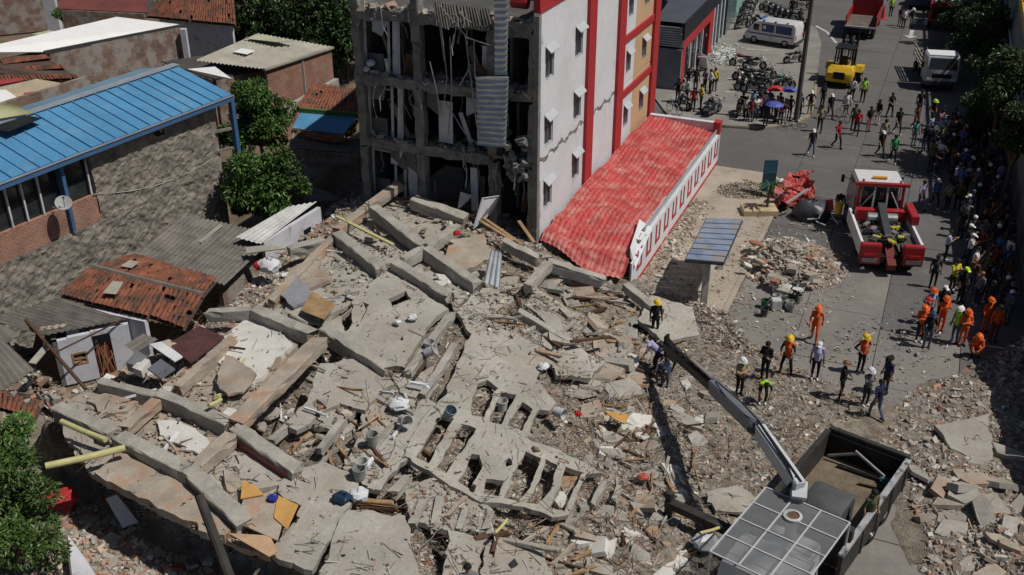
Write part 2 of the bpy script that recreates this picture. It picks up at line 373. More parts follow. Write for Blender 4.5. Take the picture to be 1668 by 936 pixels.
# plaza in front of the shops, with its worn yellow kerb
edge = [(1140,200),(1181,205),(1245,209),(1290,203),(1312,194),(1322,182),(1326,166),(1331,120),(1338,70),(1330,46),(1300,30),(1250,22),(1232,0)]
pz = [P(x, y, .1) for x, y in edge]+[P(1180, -40, .1), P(1150, 0, .1), P(1060, 150, .1), P(1090, 190, .1)]
sheet('plaza', pz, .10, PLAZA, th=.2)
kb = MB(); e3 = [P(x, y, .05) for x, y in edge[:8]]
for a, b_ in zip(e3, e3[1:]): kb.bar(a+Vector((0, 0, .005)), b_+Vector((0, 0, .005)), .2, .2)
tag(part('plaza_kerb', kb, KERBY), kind='structure')
LINEW = mat('worn_white_paint', (.48, .47, .45), .8, .3, 2., .03)
mk = MB()
for x in range(8):                                   # pedestrian crossing far up the street
    p = S(-3.2+x*1.1, ST(P(1470, 37, 0))[1], .014); mk.add([p, p+BX*.5, p+BX*.5+AX*2.6, p+AX*2.6], [(0, 1, 2, 3)])
p = P(1482, 62, .014); mk.add([p-BX*.55+AX*.9, p, p+BX*.55+AX*.9], [(0, 1, 2)]); mk.add([p-BX*.16+AX*.95, p+BX*.16+AX*.95, p+BX*.16+AX*3, p-BX*.16+AX*3], [(0, 1, 2, 3)])
for q in ([(1181,150),(1260,152)], [(1185,128),(1255,131)], [(1200,95),(1250,97)], [(1215,80),(1255,82)]):
    a, b_ = P(*q[0], .114), P(*q[1], .114); mk.add([a, b_, b_+Vector((0, .22, 0)), a+Vector((0, .22, 0))], [(0, 1, 2, 3)])
for q in ([(1327,42),(1345,52)], [(1345,52),(1360,70)]):
    a, b_ = P(*q[0], .014), P(*q[1], .014); mk.add([a, b_, b_+Vector((.25, .1, 0)), a+Vector((.25, .1, 0))], [(0, 1, 2, 3)])
tag(part('road_markings', mk, LINEW), kind='structure')

# ---------------------------------------------------------------- rubble ground (height field)
def inpoly(px, py, poly):
    px = np.asarray(px, float); py = np.asarray(py, float); r = np.zeros(px.shape, bool); n = len(poly)
    for i in range(n):
        x0, y0 = poly[i]; x1, y1 = poly[(i+1)%n]
        c = ((y0 > py) != (y1 > py)) & (px < (x1-x0)*(py-y0)/((y1-y0) if y1 != y0 else 1e-9)+x0); r ^= c
    return r
def proj(x, y, z):
    vy = y*cp-(z-CH)*sp; u = 834+F*x/vy; v = 468-F*(y*sp+(z-CH)*cp)/vy; return u, v
CLIFF = np.array([(-300,580),(-40,630),(75,682),(150,722),(230,760),(330,800),(440,842),(520,895),(580,1000),(700,1100),(2000,1500)], float)
BACK = np.array([(-300,700),(-40,665),(60,665),(130,640),(250,556),(300,540),(380,465),(430,412),(520,345),(590,296),(2000,-400)], float)
RUB = [(590,290),(640,270),(870,378),(935,425),(1030,462),(1110,478),(1150,500),(1190,510),(1215,548),(1290,590),(1440,660),(1530,640),(1600,590),(1720,520),(1720,1240),(1480,1240),(1380,1240),(-60,1240),(-60,660),(60,665),(130,640),(250,556),(380,465),(430,412),(520,345)]
CLEAR = [(1385,770),(1440,745),(1500,800),(1515,870),(1490,1240),(1370,1240),(1350,900)]
def vnoise(x, y, s, seed):
    r = np.random.default_rng(seed); T = r.random((64, 64)); X = x/s; Y = y/s
    i = np.floor(X).astype(int); j = np.floor(Y).astype(int); fx = X-i; fy = Y-j
    fx = fx*fx*(3-2*fx); fy = fy*fy*(3-2*fy); g_ = lambda a, b: T[a%64, b%64]
    return (g_(i, j)*(1-fx)+g_(i+1, j)*fx)*(1-fy)+(g_(i, j+1)*(1-fx)+g_(i+1, j+1)*fx)*fy-.5
PITS = [(545,560,1.0),(500,600,1.0),(470,630,1.0),(425,690,.9),(600,748,.7),(572,575,.9),(440,672,.8),(478,668,.7),(690,640,.6),(760,690,.7),(770,775,.6),(826,642,.6),(800,742,.7),(872,752,.8),(725,880,.7),(560,518,.5),
        (290,790,.8),(220,740,.5),(500,470,.5),(580,418,.6),(690,460,.6),(760,470,.6),(900,735,.5),(120,740,.6),(400,735,.7),(345,760,.6),(840,860,.5),(720,800,.5),(505,640,.5)]
PW = [(hit(x, y, -.2), r) for x, y, r in PITS]
MOUNDS = [(1286,420,1.3,1.9,1.9),(1216,306,.75,1.7,1.2),(1600,640,.5,2.4,1.6),(1590,800,.75,2.4,3.0),(1545,880,.5,1.5,2.),(1660,900,.9,2,3),(1650,700,.5,2,2.4),(230,925,.5,2.2,1.6),(150,880,.55,1.6,1.3)]
MW = [(P(x, y, .3), h, rx, ry) for x, y, h, rx, ry in MOUNDS]
def Gz(x, y):
    """real rubble surface height at world x, y"""
    T = Tz(x, y); u, v = proj(x, y, T)
    low = .25+.35*(vnoise(x, y, 2.2, 3)+.3)
    wc = np.clip((np.interp(u, CLIFF[:, 0], CLIFF[:, 1])-v)/14+.5, 0, 1)
    wb = np.where(u < 610, np.clip((v-np.interp(u, BACK[:, 0], BACK[:, 1]))/14+.5, 0, 1), 1.)
    t = x*BX.x+y*BX.y; s = x*AX.x+y*AX.y
    inh = np.clip((43.0-s)/.8, 0, 1); inan = np.where((t > -15.6) & (t < -11) & (s > 41.5), 0., 1.)
    z = T-.42*np.clip(T/1.2, 0, 1)
    for p, r in PW: z = z-1.25*np.exp(-(((x-p.x)**2+(y-p.y)**2)/(r*.62)**2))*np.clip(T/2, 0, 1)
    z = low*(1-wc)+z*wc
    z = z*wb+(.1)*(1-wb)
    z = np.where(inh*inan > 0, z*inh*inan, -.3)
    u0, v0 = proj(x, y, 0*x+.15)
    outside = ~inpoly(u, v, RUB) & ~inpoly(u0, v0, RUB); z = np.where(outside, -.25, z)
    z = np.where(inpoly(u0, v0, CLEAR), -.2, z)
    for p, h, rx, ry in MW: z = np.maximum(z, np.where(True, h*np.exp(-(((x-p.x)/rx)**2+((y-p.y)/ry)**2)*1.3)-.12, 0))
    amp = .06+.16*np.clip(z, 0, 1)
    z = z+np.where(z > -.1, amp*(vnoise(x, y, 1.1, 5)+.7*vnoise(x, y, .42, 6)+.5*vnoise(x, y, .2, 8)), 0)
    return np.where(z > 0, z, z-.06)
gx = np.arange(-26, 26, .16); gy = np.arange(16, 62, .16); GX, GY = np.meshgrid(gx, gy)
GZ = np.concatenate([Gz(GX[i], GY[i]) for i in range(len(gy))]).reshape(GX.shape)
def grid_mesh(name, X, Y, Z, m, drop=-.17):
    ny, nx = X.shape; V = np.stack([X, Y, Z], -1).reshape(-1, 3); idx = np.arange(ny*nx).reshape(ny, nx)
    q = np.stack([idx[:-1, :-1], idx[:-1, 1:], idx[1:, 1:], idx[1:, :-1]], -1).reshape(-1, 4)
    keep = (V[q][:, :, 2] > drop).any(1); q = q[keep]
    used = np.unique(q); rm = -np.ones(len(V), int); rm[used] = np.arange(len(used)); V = V[used]; q = rm[q]
    me = bpy.data.meshes.new(name); me.from_pydata(V.tolist(), [], q.tolist()); me.materials.append(m)
    me.polygons.foreach_set('use_smooth', [True]*len(me.polygons)); o = bpy.data.objects.new(name, me); COL.objects.link(o); return o
tag(grid_mesh('rubble_ground', GX, GY, GZ, RUBM), kind='structure')
def gz_at(x, y):
    i = np.clip(np.round((np.asarray(x)+26)/.16).astype(int), 0, GX.shape[1]-1); j = np.clip(np.round((np.asarray(y)-16)/.16).astype(int), 0, GX.shape[0]-1)
    return np.maximum(GZ[j, i], 0.0)
def gpv(px, py):
    """pixel rays meet the real rubble/ground surface"""
    px = np.asarray(px, float); py = np.asarray(py, float); cx = (px-834)/F; cy = -(py-468)/F
    D = np.stack([cx, cp+cy*sp, -sp+cy*cp], -1); t = (3.4-CH)/D[:, 2]; done = np.zeros(len(px), bool)
    for _ in range(90):
        p = D*t[:, None]; p[:, 2] += CH; done |= (p[:, 2] <= gz_at(p[:, 0], p[:, 1])) | (p[:, 2] <= 0)
        if done.all(): break
        t = np.where(done, t, t+.07)
    p = D*t[:, None]; p[:, 2] += CH; p[:, 2] = np.maximum(p[:, 2], 0); return p
def gp(px, py): return Vector(gpv([px], [py])[0])
def hitv(px, py, off=0.):
    px = np.asarray(px, float); py = np.asarray(py, float); cx = (px-834)/F; cy = -(py-468)/F
    D = np.stack([cx, cp+cy*sp, -sp+cy*cp], -1); z = np.full(len(px), 1.5)
    for _ in range(14):
        t = (z-CH)/D[:, 2]; z = .4*z+.6*(Tz(D[:, 0]*t, D[:, 1]*t)+off)
    t = (z-CH)/D[:, 2]; return np.stack([D[:, 0]*t, D[:, 1]*t, z], -1)

# ---------------------------------------------------------------- fallen slabs, beams and joists
def rough_loop(pts, step=.28, jit=.05, edge=True):
    out = []; n = len(pts)
    for i in range(n):
        a, b_ = pts[i], pts[(i+1)%n]; k = max(1, int((b_-a).length/step)); out += [a.lerp(b_, j/k) for j in range(k)]
    if not jit: return out
    N = len(out); o = RNG.normal(0, jit*1.5, (N, 2)); o = (np.roll(o, 1, 0)+2*o+np.roll(o, -1, 0))/4          # ragged but not saw-toothed
    o += RNG.normal(0, jit*.25, (N, 2)); bite = RNG.random(N) < .03; o[bite] += RNG.normal(0, jit*2.5, (int(bite.sum()), 2))
    return [p+Vector((float(q[0]), float(q[1]), 0)) for p, q in zip(out, o)]
PLATES_PX = []; FLOOR_PX = []
def plate(px, holes=(), off=.14, th=.2, m=None, label='', cat='slab', name='concrete_slab', group=None, jit=.045, tilt=None, world=None):
    """a flat broken slab: best-fit plane through the outline so that it stays stiff"""
    pts = world or [hit(x, y, off) for x, y in px]
    A = np.array([(p.x, p.y, 1) for p in pts]); zz = np.array([p.z for p in pts]); k, *_ = np.linalg.lstsq(A, zz, rcond=None)
    def onpl(x, y):                                    # pixel ray meets the slab's own plane
        d = ray(x, y); t = (k[2]-CH)/(d[2]-k[0]*d[0]-k[1]*d[1]); return Vector((d[0]*t, d[1]*t, CH+d[2]*t))
    loops = [rough_loop([onpl(x, y) for x, y in px], .17, jit)]+[rough_loop([onpl(x, y) for x, y in h], .16, jit*.8) for h in holes]
    tri = tessellate_polygon(loops); top = [p for lp in loops for p in lp]; n = len(top)
    nrm = Vector((-k[0], -k[1], 1)).normalized()
    bot = [p-nrm*(th+random.uniform(-.04, .03)) for p in top]; mb = MB(); fs = [tuple(t) for t in tri]+[tuple(i+n for i in t[::-1]) for t in tri]; o = 0
    for lp in loops:
        L = len(lp); fs += [(o+i, o+(i+1)%L, n+o+(i+1)%L, n+o+i) for i in range(L)]; o += L
    mb.add(top+bot, fs); PLATES_PX.append((px, holes))
    return solo(name, mb, m or CONC2, label, cat, group)
BEAMS = []
def rough_beam(p, q, w, h, jit=.011, up=Vector((0, 0, 1)), seg=.35):
    """beam with chipped edges; p, q lie on the middle of its top face"""
    d = (q-p); L = d.length; d = d/L; x = d.cross(up).normalized(); z = x.cross(d); n = max(2, int(L/seg)); vs = []; fs = []
    for i in range(n+1):
        c = p+d*(L*i/n); e = .10 if i in (0, n) else 0
        for sx, sz in ((-1, 0), (-.86, .03), (.86, .03), (1, 0), (1, -.5), (1, -1), (-1, -1), (-1, -.5)):
            j = Vector([random.gauss(0, jit) for _ in range(3)])
            if random.random() < .10: j -= x*sx*w*.1+z*.03
            vs.append(c+x*sx*w/2+z*sz*(h if sz < 0 else 1)+j+d*random.uniform(-e, e))
    for i in range(n):
        for j in range(8): fs.append((i*8+j, i*8+(j+1)%8, (i+1)*8+(j+1)%8, (i+1)*8+j))
    fs += [tuple(range(8))[::-1], tuple(range(n*8, n*8+8))]
    return MB().add(vs, fs)
def bent_bar(p, d, L, bend, r=.009):
    pts = [p]; q = p.copy(); dd = d.normalized()
    for i in range(5):
        dd = (dd+Vector((random.gauss(0, bend), random.gauss(0, bend), random.gauss(-.1, bend)))).normalized(); q = q+dd*(L/5); pts.append(q.copy())
    return pts
def beam(a, b_, wpx, h=.42, off=.42, off2=None, m=None, label=None, group=None, bars=8, name='concrete_beam', cat='beam', strip=None):
    p = hit(a[0], a[1], off); q = hit(b_[0], b_[1], off if off2 is None else off2)
    w = wpx*depth((p+q)/2)/F
    root = thing(name, label, cat, (p+q)/2-Vector((0, 0, h)), group=group)
    part('concrete', rough_beam(p, q, w, h), m or CONC, root)
    if strip:                                          # a painted or metal side face
        d = (q-p).normalized(); x = d.cross(Vector((0, 0, 1))).normalized()
        sd = x if x.y < 0 else -x
        s_ = MB(); s_.bar(p+sd*(w/2+.012)-Vector((0, 0, h*.55))+d*.15, q+sd*(w/2+.012)-Vector((0, 0, h*.55))-d*.15, .02, h*.62); part('side_panel', s_, strip, root)
    for e, dd in ((p, p-q), (q, q-p)):
        for k in range(bars):
            if random.random() < .35: continue
            t = MB(); o = e+Vector((random.uniform(-w*.35, w*.35), random.uniform(-w*.3, w*.3), -random.uniform(.06, h*.9)))-dd.normalized()*.1
            t.tube(bent_bar(o, dd, random.uniform(.35, .9), .3), random.choice((.011, .015)), 4); part('rebar', t, RUST, root)
    BEAMS.append((a, b_, wpx)); return root
GB = 'fallen concrete beams'
beam((650,296),(600,332),15,.4,.9,.55,CONCP,'pale beam end with red plaster stain pointing up at the frame building')
beam((600,334),(548,372),16,.4,.5,.4,CONCP,'stained beam joining the pale up-pointing beam to the slab edge')
beam((541,386),(440,488),13,.4,.35,.35,CONCP,'long orange-stained edge beam above the grey corrugated roof')
beam((378,548),(288,628),15,.4,.4,.45,CONCP,'orange-stained edge beam between white tiled floor and collapsed house')
beam((608,335),(690,398),19,.5,.75,.6,None,'thick beam running from the up-pointing beam to the cross joint')
beam((694,402),(778,460),19,.55,.6,.5,None,'thick beam running from the cross joint down to the standing metal sheet')
beam((655,420),(690,402),15,.45,.55,.55,None,'short beam arm on the slab side of the cross joint')
beam((696,398),(744,366),15,.45,.55,.5,None,'short beam arm pointing from the cross joint to the white hotel')
beam((550,378),(620,434),20,.5,.5,.45,None,'beam beside the broken stair slab with wires on its end')
beam((642,424),(732,480),19,.5,.5,.4,None,'beam lying along the top edge of the big grey slab')
beam((416,502),(508,540),22,.5,.5,.45,None,'beam along the top of the white tiled floor')
beam((526,532),(633,598),21,.55,.5,.42,None,'beam with a dark side along the lower edge of the big grey slab')
beam((385,684),(520,550),30,.35,.55,.6,CONCP,'broad tilted beam rising beside the white tiled floor')
beam((336,506),(408,503),15,.4,.5,.5,None,'short beam end sticking out over the clay tile roof')
beam((470,404),(526,388),16,.4,.55,.5,None,'short beam end sticking out beside the grey corrugated roof')
beam((92,660),(186,703),25,.5,.45,.45,None,'beam beside the short yellow pipe')
beam((194,708),(312,766),28,.55,.5,.5,None,'thick beam below the framed pale floor panel')
beam((163,620),(256,643),16,.45,.4,.4,None,'beam in front of the cracked white house wall')
beam((258,638),(373,686),22,.5,.5,.5,None,'beam above the framed pale floor panel')
beam((200,696),(256,648),20,.35,.45,.45,CONCP,'low orange-plastered wall piece left of the pale floor panel')
beam((318,756),(376,706),26,.4,.5,.5,CONCP,'orange-stained beam closing the framed floor panel')
beam((310,764),(398,848),30,.5,.5,.45,None,'beam with a dark metal channel on its side', strip=DKGREY)
beam((380,692),(482,762),27,.5,.5,.45,None,'beam with a dark red painted side', strip=paint('dark_red_paint', (.16, .03, .025)))
beam((860,462),(893,425),15,.4,.7,.6,None,'pale stub of beam rising before the crumpled red roof')
beam((893,424),(985,452),18,.45,.5,.45,None,'beam lying along the foot of the crumpled red roof', strip=GREY)
beam((820,390),(878,418),15,.4,.45,.45,None,'beam at the broken corner of the white hotel wall')
beam((675,322),(760,352),22,.5,.6,.4,None,'dark beam lying at the foot of the broken frame')
beam((845,505),(930,555),13,.35,.3,.25,None,'thin beam crossing the splintered rubble')
beam((1020,462),(1075,505),14,.35,.35,.3,None,'beam piece beside the low white and red parapet')
beam((740,560),(690,640),12,.3,.25,.25,None,'narrow joist right of the big grey slab', name='concrete_joist', cat='joist')
beam((735,508),(664,604),13,.3,.3,.3,None,'narrow joist along the right edge of the big grey slab', name='concrete_joist', cat='joist')
GJ = 'joists exposed in the ribbed slab'
LJ = 'narrow bare concrete joist in an opening of the ribbed slab'
for a, b_, w in [((984,782),(967,818),10),((716,812),(708,855),14),((758,824),(748,862),12),((640,690),(600,740),12),((560,680),(520,730),11),((665,775),(640,800),16),((470,690),(440,715),10),((1008,790),(1000,812),9),((690,815),(672,850),14),((800,835),(790,862),12),((600,640),(640,660),10),((905,795),(890,812),9)]:
    beam(a, b_, w, .26, .10, .06, CONC, LJ, GJ, 2, 'concrete_joist', 'joist')
for px_, lab_, m__ in (([(152,772),(196,712),(316,768),(404,852),(442,906),(330,866),(240,818)],'floor slab of the front bay above the dark gap',CONCP),([(96,668),(150,640),(196,704),(168,768),(148,772),(108,716)],'floor slab of the corner bay by the yellow pipes',CONC2),([(200,702),(258,648),(374,690),(318,762)],'floor slab framed by four thick beams',CONCP),
      ([(262,632),(330,574),(416,503),(482,562),(386,682),(300,650)],'floor slab under the white tiles',CONCP),([(384,692),(482,764),(446,802),(404,852),(316,770)],'floor slab behind the channel-sided beam',CONC2),([(418,500),(545,384),(622,434),(572,490),(530,530)],'floor slab of the bay with the wooden panel',CONC2),([(548,372),(606,334),(692,402),(640,426),(620,434)],'floor slab of the bay below the pale pipe',CONC2),
      ([(612,330),(680,318),(760,352),(800,420),(776,456),(694,400)],'floor slab between the cross beams and the frame foot',CONC2),([(690,404),(778,462),(742,508),(732,482),(650,424)],'floor slab between the two long parallel beams',CONC),([(575,565),(635,602),(612,645),(540,700),(505,690),(525,620)],'lower floor slab beside the broad tilted beam',CONC2),([(165,618),(258,640),(200,700),(130,655),(96,664)],'floor slab in front of the cracked house',CONCP),
      ([(600,640),(690,604),(742,575),(700,640),(660,745),(612,800),(560,762),(590,690)],'floor slab strewn with buckets between two ribbed parts',CONC2),([(776,470),(860,462),(960,520),(930,560),(870,566),(766,541),(742,508)],'dusty floor slab under the splinters below the beam stub',CONC2),([(660,800),(720,770),(800,830),(790,866),(730,866),(664,842)],'lower slab of the front opening',CONC2)):
    plate(px_, off=-.02, m=m__, label=lab_, th=.2); FLOOR_PX.append(PLATES_PX.pop())
plate([(632,436),(728,504),(708,515),(655,600),(628,590),(532,528),(575,503),(572,490),(600,462)], [[(632,486),(660,474),(668,484),(640,500)],[(590,492),(604,496),(598,502)],[(556,520),(573,500),(574,530),(560,540)]],
      label='big flat grey slab with three broken holes', th=.22)
plate([(416,505),(478,560),(410,627),(372,602),(336,574)], m=WHITEF, off=.10, label='broken floor of white tiles on the rubble', name='tiled_floor_slab')
plate([(370,576),(419,607),(398,637),(371,642),(349,622)], m=CONCP, off=.36, th=.1, label='loose pink-grey slab lying on the white tiled floor')
plate([(490,480),(520,468),(560,500),(520,520),(470,510)], off=.12, m=CONC2, label='tilted floor slab beside the wooden panel')
plate([(470,440),(520,410),(540,455),(500,470),(462,468)], off=.18, m=CONCP, label='stained slab above the wooden panel')
plate([(445,470),(485,448),(510,480),(478,500)], off=.3, m=mat('grey_blue_tile', (.27, .27, .29), .8, .15, 1.), label='grey-blue floor slab over the orange-stained beam', th=.12)
plate([(508,622),(524,592),(574,584),(628,606),(642,625),(612,645),(592,668),(552,656),(528,668),(505,690),(480,702),(466,690),(500,650)], [[(505,655),(520,648),(532,664),(515,672)]], label='grey slab with a scalloped edge below the dark-sided beam')
rz_ = lambda pts: [(652+x/2.449, 554+y/2.449) for x, y in pts]
plate(rz_([(285,-30),(440,-40),(640,80),(575,100),(548,150),(575,195),(625,250),(590,282),(552,275),(505,385),(525,402),(640,440),(805,528),(742,532),(668,700),(600,706),(500,665),(400,650),(325,645),(195,580),(115,520),(10,460),(95,300),(180,215),(215,120)]),
      [rz_([(312,172),(350,160),(388,190),(330,305),(282,298),(288,225)]), rz_([(408,200),(458,222),(400,335),(350,325)]), rz_([(485,245),(528,272),(488,362),(430,338)]), rz_([(168,292),(212,308),(112,488),(66,466)]), rz_([(250,328),(300,350),(272,410),(180,530),(148,505)]),
       rz_([(288,452),(318,455),(326,500),(280,592),(236,565)]), rz_([(340,552),(412,560),(388,622),(330,612)]), rz_([(416,484),(432,472),(446,486),(440,506),(422,506)]), rz_([(500,445),(558,468),(522,585),(470,640),(415,628),(455,530)]), rz_([(580,478),(632,498),(600,600),(545,655),(500,648),(552,580)]), rz_([(660,502),(728,525),(652,680),(590,675),(632,600)])],
      label='wide dusty slab whose torn openings show its ribs', off=.13, jit=.03)
plate([(480,765),(528,752),(580,770),(588,800),(562,830),(545,870),(508,926),(440,906),(486,826),(448,800)], label='smooth grey slab right of the orange boards', off=.12)
plate([(563,829),(663,842),(667,889),(683,922),(690,990),(505,990),(545,870)], label='large clean slab at the foot of the rubble', off=.2)
plate([(729,865),(788,877),(782,936),(776,960),(716,960),(724,910)], label='slab piece left of the narrow seam', off=.14)
plate([(794,865),(806,860),(812,874),(840,882),(878,893),(902,936),(910,970),(780,970),(786,930)], label='slab piece right of the narrow seam', off=.14)
plate([(153,769),(190,735),(260,770),(350,800),(400,850),(365,872),(329,862),(240,815)], off=.18, m=CONCP, label='overhanging slab edge strewn with plaster above the dark gap', th=.3)
plate([(100,690),(150,668),(210,700),(180,735),(140,745),(110,712)], off=.1, m=CONC2, label='slab with a square pit beside the long yellow pipe', holes=[[(150,700),(185,706),(172,728),(150,722)]])
plate([(252,680),(305,690),(345,720),(330,742),(258,706)], off=.12, m=WHITEF, th=.08, label='pale floor panel framed by beams')
plate([(140,650),(200,628),(245,640),(205,668),(170,675)], off=.1, m=CONCP, label='cracked slab in front of the collapsed house')
plate([(270,775),(330,768),(420,850),(430,895),(370,872)], off=.05, m=CONCP, label='debris-strewn slab under the channel-sided beam')
plate([(385,738),(440,728),(480,770),(440,790),(392,780)], off=.05, m=CONC2, label='slab below the red-sided beam')
plate([(640,610),(690,606),(715,628),(690,650),(650,640)], off=.05, m=CONC2, label='slab beside the black pit')
plate([(880,580),(930,560),(985,590),(960,615),(910,610)], off=.1, m=CONC2, label='dusty slab running under the splinters')
plate([(1060,480),(1130,500),(1140,545),(1080,555),(1040,520)], off=.1, m=CONC2, label='dusty slab where the man in black stands')
plate([(735,390),(790,380),(800,420),(755,440),(725,420)], off=.25, m=CONCP, label='tilted brown slab behind the standing metal sheet')
plate([(880,505),(915,520),(935,560),(900,555)], off=.25, m=CONC2, label='tilted slab among splinters below the beam stub', th=.12)
plate([(600,700),(645,690),(655,720),(620,740)], off=.05, m=CONC2, label='slab with a square black hole', holes=[[(606,712),(622,712),(614,728),(600,728)]])
plate([(660,690),(690,645),(712,660),(670,740),(650,760),(615,800),(598,795),(640,740)], off=.1, m=CONC2, label='long slab strip between two rubble-filled openings')
plate([(1527,693),(1611,673),(1622,757),(1585,745),(1549,729)], off=.28, m=CONC2, label='large cracked slab lying at the shadow edge', world=[P(1527,693,.35),P(1611,673,.35),P(1622,757,.35),P(1585,745,.35),P(1549,729,.35)])
plate([(1150,800),(1200,790),(1235,812),(1220,835),(1165,830)], off=.12, m=CONC2, label='flat grey piece of slab beside the boom truck', th=.12)
# ---------------------------------------------------------------- loose rubble
PAL = {'grey': [(.36,.34,.31),(.30,.28,.25),(.42,.40,.36),(.24,.22,.20),(.33,.30,.26),(.5,.48,.44)],
       'mix': [(.36,.34,.31),(.28,.25,.22),(.30,.22,.16),(.40,.34,.27),(.22,.15,.10),(.50,.48,.45),(.35,.16,.10),(.15,.12,.10),(.62,.60,.57),(.33,.29,.24)],
       'brown': [(.25,.17,.11),(.30,.22,.16),(.36,.34,.31),(.18,.12,.08),(.40,.33,.25),(.5,.47,.43),(.30,.26,.21)],
       'brick': [(.40,.21,.14),(.36,.15,.09),(.45,.38,.33),(.5,.47,.44),(.62,.6,.58),(.33,.29,.25),(.42,.30,.22)],
       'pile': [(.42,.36,.29),(.38,.28,.20),(.34,.20,.14),(.48,.44,.38),(.6,.58,.54),(.30,.24,.18),(.33,.33,.31)],
       'dark': [(.03,.03,.03),(.05,.045,.04),(.09,.08,.07),(.14,.11,.08)]}  # last entry: near-black pieces that paint shaded gaps into the rubble
def chunk_cloud(name, pts, size, pal, stick=0., flat=.5, label=None, parent=None, seed=1, cat='rubble', dusty=True):
    r = np.random.default_rng(seed); n = len(pts); pts = np.asarray(pts)
    isst = r.random(n) < stick; s = np.asarray(size)*np.exp(np.clip(r.normal(0, .6, n), -1.2, 1.25))
    dim = np.stack([s*r.uniform(.7, 1.5, n), s*r.uniform(.5, 1., n), s*r.uniform(.18, .5, n)], 1)
    L = r.uniform(.15, .55, n)*np.exp(r.normal(0, .45, n)); dim[isst] = np.stack([L, r.uniform(.008, .035, n), r.uniform(.008, .022, n)], 1)[isst]
    base = np.array([(-1,-1,-1),(1,-1,-1),(1,1,-1),(-1,1,-1),(-1,-1,1),(1,-1,1),(1,1,1),(-1,1,1)], float)/2
    V = base[None]*dim[:, None, :]; jt = np.where(isst, .02, .28)[:, None, None]; V = V*(1+r.uniform(-1, 1, V.shape)*jt)
    yaw = r.uniform(0, 6.283, n); tl = r.normal(0, .45, n); rl = r.normal(0, .4, n); tl[isst] *= .55
    def rot(V, ang, i, j):
        c, s_ = np.cos(ang)[:, None], np.sin(ang)[:, None]; a, b_ = V[:, :, i].copy(), V[:, :, j].copy(); V[:, :, i] = a*c-b_*s_; V[:, :, j] = a*s_+b_*c
    rot(V, tl, 0, 2); rot(V, rl, 1, 2); rot(V, yaw, 0, 1)
    V += pts[:, None, :]+np.array([0, 0, 1.])*(dim[:, 2]*.25)[:, None, None]
    Fq = np.array([(0,3,2,1),(4,5,6,7),(0,1,5,4),(1,2,6,5),(2,3,7,6),(3,0,4,7)]); Fs = (Fq[None]+(np.arange(n)*8)[:, None, None]).reshape(-1, 4)
    me = bpy.data.meshes.new(name); org = pts.mean(0); org[2] = pts[:, 2].min()
    V2 = (V.reshape(-1, 3)-org); me.vertices.add(len(V2)); me.vertices.foreach_set('co', V2.ravel())
    me.loops.add(Fs.size); me.loops.foreach_set('vertex_index', Fs.ravel().astype(np.int32)); me.polygons.add(len(Fs))
    me.polygons.foreach_set('loop_start', np.arange(0, Fs.size, 4, dtype=np.int32)); me.update(calc_edges=True); me.validate(); me.shade_flat()
    if isinstance(pal, str): pl = np.array(PAL[pal])[r.integers(0, len(PAL[pal]), n)]
    else: pl = np.asarray(pal)
    dust = np.array([.33, .295, .245]); kd = r.uniform(.05, .7, (n, 1)) if dusty else 0.; pl = pl*(1-kd)+dust*kd; pl = pl*np.exp(r.normal(0, .16, (n, 1)))
    ca = me.color_attributes.new('col', 'FLOAT_COLOR', 'POINT'); ca.data.foreach_set('color', np.concatenate([np.repeat(pl, 8, 0), np.ones((n*8, 1))], 1).astype(np.float32).ravel())
    me.materials.append(SHARD); o = bpy.data.objects.new(name, me); COL.objects.link(o)
    if parent is None: o.location = org
    else: o.location = Vector(org)-parent.location; o.parent = parent
    return tag(o, label, cat if parent is None else None, None, 'stuff')
FLOORS = [f[0] for f in FLOOR_PX]
def FLOORM(u, v):
    k = np.zeros(len(u), bool)
    for f in FLOORS: k |= inpoly(u, v, f)
    return k
def scatter(poly, n, seed, avoid=True, keep_on_slab=.05):
    r = np.random.default_rng(seed); xs = [p[0] for p in poly]; ys = [p[1] for p in poly]; out = []
    u = r.uniform(min(xs), max(xs), n*3); v = r.uniform(min(ys), max(ys), n*3); k = inpoly(u, v, poly); u, v = u[k][:n], v[k][:n]
    on = np.zeros(len(u), bool)
    if avoid:
        for px, holes in PLATES_PX:
            a = inpoly(u, v, px)
            for h in holes: a &= ~inpoly(u, v, h)
            on |= a
        drop = on & (r.random(len(u)) > keep_on_slab); u, v, on = u[~drop], v[~drop], on[~drop]; drop = FLOORM(u, v) & ~on & (r.random(len(u)) > .3); u, v, on = u[~drop], v[~drop], on[~drop]
    out = np.zeros((len(u), 3))
    if (~on).any():
        out[~on] = gpv(u[~on], v[~on]); fl = hitv(u[~on], v[~on], 0.); k = FLOORM(u[~on], v[~on]); out[~on] = np.where((k & (fl[:, 2] > out[~on][:, 2]))[:, None], fl, out[~on])
    if on.any(): out[on] = hitv(u[on], v[on], .15)
    return out, on
